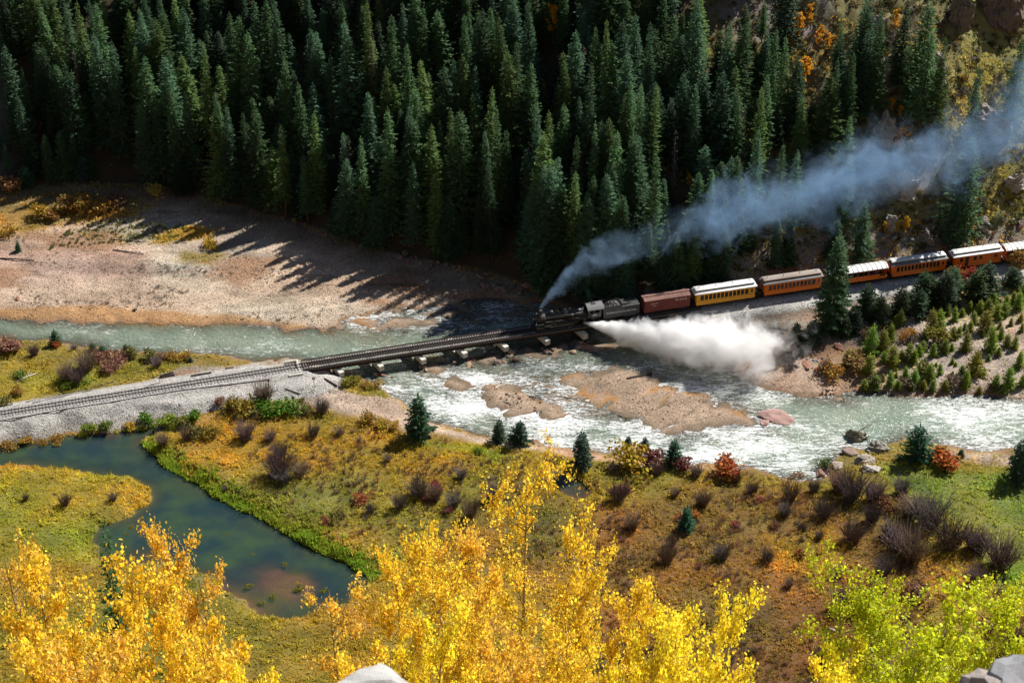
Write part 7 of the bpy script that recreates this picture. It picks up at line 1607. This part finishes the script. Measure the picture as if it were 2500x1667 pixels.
for i, (dx, dy, w_, d_, h_, c, lab) in enumerate(((2030, 215, 4.6, 4, 5.5, CR, 'brown cliff face above the smoke, the broader crag'), (2145, 215, 3.8, 4, 5.5, CR, 'brown crag right of the broad cliff'), (2300, 60, 5, 4, 9, (0.15, .115, .1), 'high dark cliff by the picture corner'), (2200, 70, 3, 3, 6, (0.15, .12, .1), 'dark cliff behind the bare aspens'), (2035, 330, 3.2, 3, 4.5, CRP, 'pale crag in the smoke with gold aspen beside it'),
                                                  (2260, 300, 4, 3, 3.6, CR, 'broken crag under the upper smoke'), (2075, 460, 3.6, 2.6, 4.6, CRP, 'grey crag above the orange coach roofs'), (2050, 530, 2.2, 2, 2.6, CRP, 'small pale crag just above the gondola car'), (2020, 70, 2.6, 2, 2.2, CRP, 'pale rock ledge under the gold aspens'), (1990, 130, 2, 1.6, 1.4, CRP, 'low pale ledge below the gold aspens'),
                                                  (2130, 560, 2.4, 2, 1.8, CR, 'low crag beside the line'), (2330, 440, 2.6, 2, 2.4, CRP, 'grey outcrop on the grassy slope'))):
    crag(40 + i, dx * K, dy * K, w_, d_, h_, c, lab)
for i, (dx, dy, w_, d_, h_, c, lab) in enumerate(((1968, 1018, 2.5, 1.7, 1.7, (0.23, .215, .155), 'big mossy grey rock jutting into the river'), (2020, 1040, 3.2, 1.6, 1.1, (0.27, .25, .215), 'long grey rock behind the mossy one'), (1985, 1064, 2.6, 1.5, .8, (0.36, .31, .26), 'pale cracked rock on the shore'), (2005, 1086, 2.0, 1.3, .6, (0.44, .40, .35), 'whitish slab at the lawn edge'))):
    crag(70 + i, dx * K, dy * K, w_, d_, h_, c, lab)
# near rocks at the photographer's feet
for i, (dx, dy, c, w_, lab) in enumerate(((862, 1566, (0.42, .41, .39), .21, 'pale rock edge at the bottom of the picture'), (2275, 1545, (0.30, .26, .24), .19, 'grey brown rock in the bottom corner'), (2360, 1560, (0.24, .24, .25), .2, 'dark grey rock beside the brown one in the corner'), (770, 1572, (0.5, .5, .52), .06, 'small pale rock chip at the picture bottom'))):
    d = ray(dx * K, dy * K); d /= np.linalg.norm(d); p = CAM + d * 8.2
    _nm = ROCK[(3, 5, 1, 6)[i]].copy(); _nm.materials.clear(); _nm.materials.append(M_NEAR)
    tag(link('near_rock', _nm, None, (p[0], p[1], p[2] - .1), ((.2, .1, 0), (0.1, .5, .4), (.3, 0, 1), (0, .6, 0))[i], (w_ * 1.15, w_ * .9, .2), c), lab, 'rock')

# ---------------------------------------------------------------- driftwood, timbers, posts
def log(a, b, r0, r1, col, label, name='driftwood_log', branches=0, lift=.1, n=7):
    p, q_ = OD(*a), OD(*b); mb = MB(); p = p + (0, 0, r0 * .6 + lift * .2); q_ = q_ + (0, 0, r1 * .6 + lift)
    md = (p + q_) / 2 + np.array([0, 0, rnd.uniform(-.05, .12)]); o = p.copy()
    mb.tube([p - o, md - o, q_ - o], [r0, (r0 + r1) / 2, r1], n)
    for i in range(branches):
        t = rnd.uniform(.3, .95); b0 = p + (q_ - p) * t - o; mb.tube([b0, b0 + np.array([rnd.gauss(0, .4), rnd.gauss(0, .4), rnd.uniform(.2, .8)])], [r1 * .8, .02], 5)
    tag(mb.build(name, M_WOOD, loc=o, color=col), label, 'log')
SIL = (0.45, 0.42, 0.38); DKW = (0.09, 0.075, 0.065)
log((35, 880), (88, 858), .16, .08, (0.6, .57, .52), 'whitened log lying in the left meadow', branches=3)
log((1440, 872), (1492, 862), .16, .22, DKW, 'dark driftwood trunk on the gravel bar', branches=1)
p = OD(1493, 862); mb = MB(); mb.tube([(0, 0, -.2), (.1, 0, .5), (.25, .05, 1.6)], [.35, .16, .05], 7); [mb.tube([(0, 0, .1), (math.cos(a) * .9, math.sin(a) * .7, .25 + .3 * math.sin(a * 3))], [.12, .03], 5) for a in (0.4, 1.5, 2.6, 3.9, 5.1)]
tag(mb.build('driftwood_stump', M_WOOD, loc=p, color=DKW), 'dark upright driftwood root on the gravel bar', 'stump')
log((1290, 912), (1330, 922), .07, .05, DKW, 'thin dark branch on the bar beside the stump'); log((1215, 912), (1250, 920), .1, .06, DKW, 'dark drift branch on the small bar', branches=3); log((1160, 905), (1185, 915), .07, .04, SIL, 'grey drift branch on the small bar', branches=3)
log((1420, 955), (1440, 962), .08, .06, (.3, .22, .15), 'short brown log on the gravel bar'); log((1940, 908), (1975, 916), .1, .08, DKW, 'dark log at the water end of the spit')
log((260, 577), (330, 585), .14, .1, (0.2, .18, .15), 'grey drift log on the gravel flat', branches=6); log((0, 596), (80, 602), .16, .1, DKW, 'dark drift log on the red gravel at the picture edge', branches=4); log((255, 552), (330, 558), .1, .06, (.3, .26, .22), 'thin drift log above the gravel flat', branches=3)
log((1945, 1012), (2015, 980), .08, .05, (0.16, .12, .1), 'thin pole lying over the mossy rock', lift=1.6); log((2000, 1030), (1985, 985), .05, .03, (0.2, .16, .13), 'dead stick standing at the mossy rock', lift=1.8)
log((1860, 1102), (1890, 1090), .08, .05, SIL, 'pale driftwood at the river bend'); log((1905, 1445), (1925, 1455), .16, .1, (.6, .6, .6), 'white stone-like log in the brown brush'); log((350, 885), (385, 874), .07, .05, SIL, 'pale sticks beside the line', branches=4); log((330, 893), (360, 880), .06, .04, SIL, 'pale stick pile at the ballast edge', branches=4)
log((640, 700), (660, 690), .05, .03, SIL, 'small stick on the wide gravel'); log((1285, 1075), (1320, 1062), .09, .05, (.3, .25, .2), 'fallen stick by the small pool', branches=2); log((1400, 1075), (1425, 1050), .08, .05, (.2, .17, .14), 'dark leaning log by the yellow bush'); log((700, 760), (735, 772), .05, .03, DKW, 'dark twig at the river edge')
# dead snag above the small pool
p = OD(1318, 1112); s = 8.0 / 9; tag(link('bare_tree', BARE[1], None, p, (0, .05, 1), (s * .6, s * .6, s * .9), (0.17, 0.13, 0.115)), 'bare reddish snag standing by the small pool', 'tree')
# stacked old ties, spare rails
p = OD(385, 864); r = empty('tie_stack', p, tr(s_of_px(410))[2] + .1); tag(r, 'stack of old dark ties beside the track', 'timber stack')
TIE_S = MB().box(-1.2, 1.2, -.12, .12, 0, .2).mesh('tie', M_TIE)
for i, (yy, zz_, rz) in enumerate(((-.45, 0, 0), (-.15, 0, .03), (.15, 0, -.03), (.45, 0, .02), (-.3, .2, .08), (0, .2, -.02), (.3, .2, .05), (0.05, .4, .15))): link('tie', TIE_S, r, (rnd.uniform(-.1, .1), yy, zz_), (0, 0, rz))
p = OD(462, 862); tag(MB().box(-1.9, 1.9, -.16, .16, 0, .32).build('bridge_timber', M_TIE, loc=p, rot=(0, 0, tr(s_of_px(490))[2] + .02)), 'long dark bridge timber lying beside the track', 'timber')
p = OD(527, 847); tag(MB().box(-.8, .8, -.12, .12, 0, .2).build('loose_tie', M_TIE, loc=p, rot=(0, 0, .25)), 'loose dark tie on the gravel near the abutment', 'timber')
def laid_rail(pts, label):
    P_ = [OD(*q_) for q_ in pts]; o = P_[0].copy(); mb = MB(); mb.tube([a - o + (0, 0, .07) for a in P_], .08, 5); tag(mb.build('spare_rail', M_RAIL, loc=o), label, 'rail')
laid_rail([(-30, 976), (60, 957), (150, 941), (250, 926), (330, 911), (420, 897), (520, 886), (618, 876)], 'long spare rail lying on the near ballast')
laid_rail([(60, 925), (140, 908), (200, 895), (262, 879)], 'spare rail lying at the meadow edge of the ballast'); laid_rail([(75, 927), (150, 910), (210, 897)], 'second spare rail at the meadow edge of the ballast')
# signs and posts
p = OD(722, 898); r = empty('trackside_sign', p); tag(r, 'small sign on a thin post below the bridge end', 'sign')
MB().tube([(0, 0, -.3), (0, 0, 2.7)], .045, 6).build('post', M_STEEL, r); MB().box(-.3, .3, -.075, -.046, 2.1, 2.75).build('sign_board', M_CONC, r)
p = OD(618, 893); r = empty('switch_stand', p); tag(r, 'short dark post with a head on the near ballast', 'post')
MB().tube([(0, 0, -.2), (0, 0, 1.6)], .09, 8).build('post', M_TIE, r); MB().box(-.2, .2, -.1, .1, 1.6, 1.95).build('head', M_STEEL, r); MB().tube([(0, 0, 1.95), (0.3, 0, 2.15)], .03, 6).build('lever', M_STEEL, r)
log((745, 872), (775, 890), .16, .16, DKW, 'dark old timber sloping down from the bridge end', name='old_timber', lift=.1, n=6); log((655, 893), (690, 905), .1, .1, (.4, .37, .33), 'grey concrete curb below the bridge end', name='concrete_curb', n=4)
# grassy hummocks in the pond
for i, (dx, dy, s, lab) in enumerate(((688, 1352, .8, 'largest yellow green tussock in the pond'), (655, 1295, .45, 'small tussock above the largest one'), (580, 1272, .35, 'small tussock in mid pond'), (520, 1225, .3, 'tiny tussock nearest the far pond bank'), (625, 1370, .6, 'flat tussock at the lower pond edge'), (600, 1385, .5, 'tussock at the lower pond edge'), (745, 1357, .6, 'tussock beside the bright bank'), (705, 1378, .35, 'little tussock below the largest one'), (460, 1230, .45, 'low tussock by the gold spire'), (570, 1345, .6, 'tussock by the nearly bare aspen'), (300, 1210, .5, 'low tussock by the left island'), (290, 1228, .4, 'flat tussock off the left island'))):
    p = WD(dx, dy, .06); tag(link('tussock', BUSH[1], None, (p[0], p[1], -.05), (0, 0, i), (s * 1.3, s * 1.1, s * .6), (0.2, 0.2, 0.03)), lab, 'tussock')

# ---------------------------------------------------------------- steam and smoke
def plume_hull(name, n, ring, prof, mat):
    """closed tube round the local X axis; prof(u) -> (x, y, z, r)"""
    V = []; F = []
    for i in range(n + 1):
        x, y, z, r = prof(i / n)
        for k in range(ring): a = 6.283185 * k / ring; V.append((x, y + r * math.cos(a), z + r * math.sin(a)))
    for i in range(n):
        for k in range(ring): F.append((i * ring + k, i * ring + (k + 1) % ring, (i + 1) * ring + (k + 1) % ring, (i + 1) * ring + k))
    F += [tuple(range(ring))[::-1], tuple(n * ring + k for k in range(ring))]
    return MB().add(V, F).build(name, mat)
def sepxyz(nt, warps=()):
    """object coordinates, rolled about by noise that grows along X"""
    s = N(nt, 'ShaderNodeSeparateXYZ'); tc = N(nt, 'ShaderNodeTexCoord'); v = tc.outputs['Object']; nt.links.new(v, s.inputs[0]); x0 = E(s.outputs[0])
    for scale, amp, ramp_ in warps:
        nz = noise(nt, v, scale, 1, 0.5); sb = N(nt, 'ShaderNodeVectorMath', operation='SUBTRACT'); nt.links.new(nz.outputs['Color'], sb.inputs[0]); sb.inputs[1].default_value = (0.5, 0.5, 0.5)
        sc = N(nt, 'ShaderNodeVectorMath', operation='SCALE'); nt.links.new(sb.outputs[0], sc.inputs[0]); nt.links.new(((x0 / ramp_).clamp() * amp).s, sc.inputs['Scale'])
        ad = N(nt, 'ShaderNodeVectorMath', operation='ADD'); nt.links.new(v, ad.inputs[0]); nt.links.new(sc.outputs[0], ad.inputs[1]); v = ad.outputs[0]
    s2 = N(nt, 'ShaderNodeSeparateXYZ'); nt.links.new(v, s2.inputs[0])
    return v, E(s2.outputs[0]).max(0.0), E(s2.outputs[1]), E(s2.outputs[2])
def vol_out(nt, out, dens, color, aniso):
    v = N(nt, 'ShaderNodeVolumePrincipled'); v.inputs['Color'].default_value = (*color, 1); v.inputs['Anisotropy'].default_value = aniso
    nt.links.new(dens.s, v.inputs['Density']); nt.links.new(v.outputs[0], out.inputs['Volume'])
# steam: blown from under the cab out over the water
xA = tr(s_of_px(1419)); A_ = np.array([xA[0] + 1.42 * math.sin(xA[2]), xA[1] - 1.42 * math.cos(xA[2]), RAIL_Z + 0.75]); B_ = WS(1925, 893, 2.6)
SL = float(np.linalg.norm(B_ - A_)); dirv = (B_ - A_) / SL
def steam_r(x): return 0.16 + 0.32 * x - 0.0030 * x * x
m, nt, out = new_mat('steam'); vec, x, y, z = sepxyz(nt, ((0.16, 4.5, 12.0), (0.5, 2.4, 7.0)))
wv = noise(nt, vec, 0.22, 2, 0.6); wv2 = noise(nt, vec, 0.75, 3, 0.62)
rr = x * 0.32 - x * x * 0.0030 + 0.16
wob = (E(wv.outputs[0]) - 0.5) * 0.7 * (x / 14.0).clamp() + (E(wv2.outputs[0]) - 0.5) * 1.1 * (x / 9.0).clamp()
dd = ((y * y + (z - x * x * 0.0012) * (z - x * x * 0.0012)).sqrt()) / rr + wob
core = 1.0 - dd.step(0.4, 0.9)
fade = 1.0 - (x / SL + (E(wv.outputs[0]) - 0.5) * 0.9 + (E(wv2.outputs[0]) - 0.5) * 0.4).step(0.42, 1.0)
dens = core * (E.op('DIVIDE', 22.0, x + 2.0) + 0.35) * fade
vol_out(nt, out, dens, (1.0, 1.0, 1.0), 0.0)
st = plume_hull('steam_plume', 20, 20, lambda u: ((SL + 4) * u, 0, ((SL + 4) * u) ** 2 * .0012, (steam_r((SL + 4) * u) * 1.45 + .05)), m)
rot = Vector(dirv).to_track_quat('X', 'Z'); st.rotation_euler = rot.to_euler(); st.location = A_
tag(st, 'white steam blown sideways from the locomotive over the river', 'steam')
# smoke: leaves the stack and drifts along the hillside
sx = tr(sB - 10.05 * q) ; SA = np.array([sx[0], sx[1], RAIL_Z + 3.6])
path_px = [(1335, 742, 0), (1348, 700, 0), (1410, 652, 2), (1520, 605, 5), (1650, 553, 8), (1800, 515, 11), (1960, 462, 14), (2120, 430, 17), (2300, 370, 20), (2520, 265, 24)]
def at_y(px, py, y): d = ray(px, py); t = (y - CAM[1]) / d[1]; return CAM + d * t
Pth = np.array([at_y(px, py, SA[1] + dy) for px, py, dy in path_px]); Pth[0] = SA
hx = Pth[:, 0] - SA[0]
cz = np.polyfit(hx, Pth[:, 2] - SA[2], 5); cyy = np.polyfit(hx, Pth[:, 1] - SA[1], 3)
SMX = float(hx[-1])
def smoke_r(x): return 0.45 + 0.82 * math.sqrt(max(x, 0)) + 0.022 * x
m, nt, out = new_mat('smoke'); vec, x, y, z = sepxyz(nt, ((0.085, 8.0, 22.0), (0.26, 3.6, 8.0)))
def poly(e, c):
    r_ = None
    for k in c: r_ = (float(k) if r_ is None else (e * r_ if not isinstance(r_, E) else r_ * e) + float(k))
    return r_
zc = poly(x, cz); yc = poly(x, cyy)
wv = noise(nt, vec, 0.12, 2, 0.6); wv2 = noise(nt, vec, 0.38, 4, 0.62)
rr = (x.max(0.0)).sqrt() * 0.82 + x * 0.022 + 0.45
wob = (E(wv.outputs[0]) - 0.5) * 1.4 * (x / 10.0).clamp() + (E(wv2.outputs[0]) - 0.5) * 2.0
dd = (((y - yc) * (y - yc) + (z - zc) * (z - zc) * 0.7).sqrt()) / rr + wob
core = 1.0 - dd.step(0.15, 0.85)
patchy = E(noise(nt, vec, 0.06, 2).outputs[0])
patchy = patchy.step(0.38, 0.6) * 0.92 + 0.08
dens = core * (E.op('DIVIDE', 4.0, x.max(0.0) + 4.0) * 0.9 + 0.085) * patchy
vol_out(nt, out, dens, (0.34, 0.53, 0.78), 0.0)
sm = plume_hull('smoke_plume', 40, 16, lambda u: (-.3 + (SMX + .3) * u * (1 if u > .15 else 1), float(np.polyval(cyy, (SMX) * u)), float(np.polyval(cz, SMX * u)) - .0, smoke_r(SMX * u) * 1.5 + min(3.0, SMX * u * .12)), m)
sm.location = SA
tag(sm, 'blue grey smoke trailing from the locomotive stack along the hillside', 'smoke')
for mm_ in ('steam', 'smoke'):
    bpy.data.materials[mm_].cycles.volume_step_rate = 0.2 if mm_ == 'steam' else 0.25
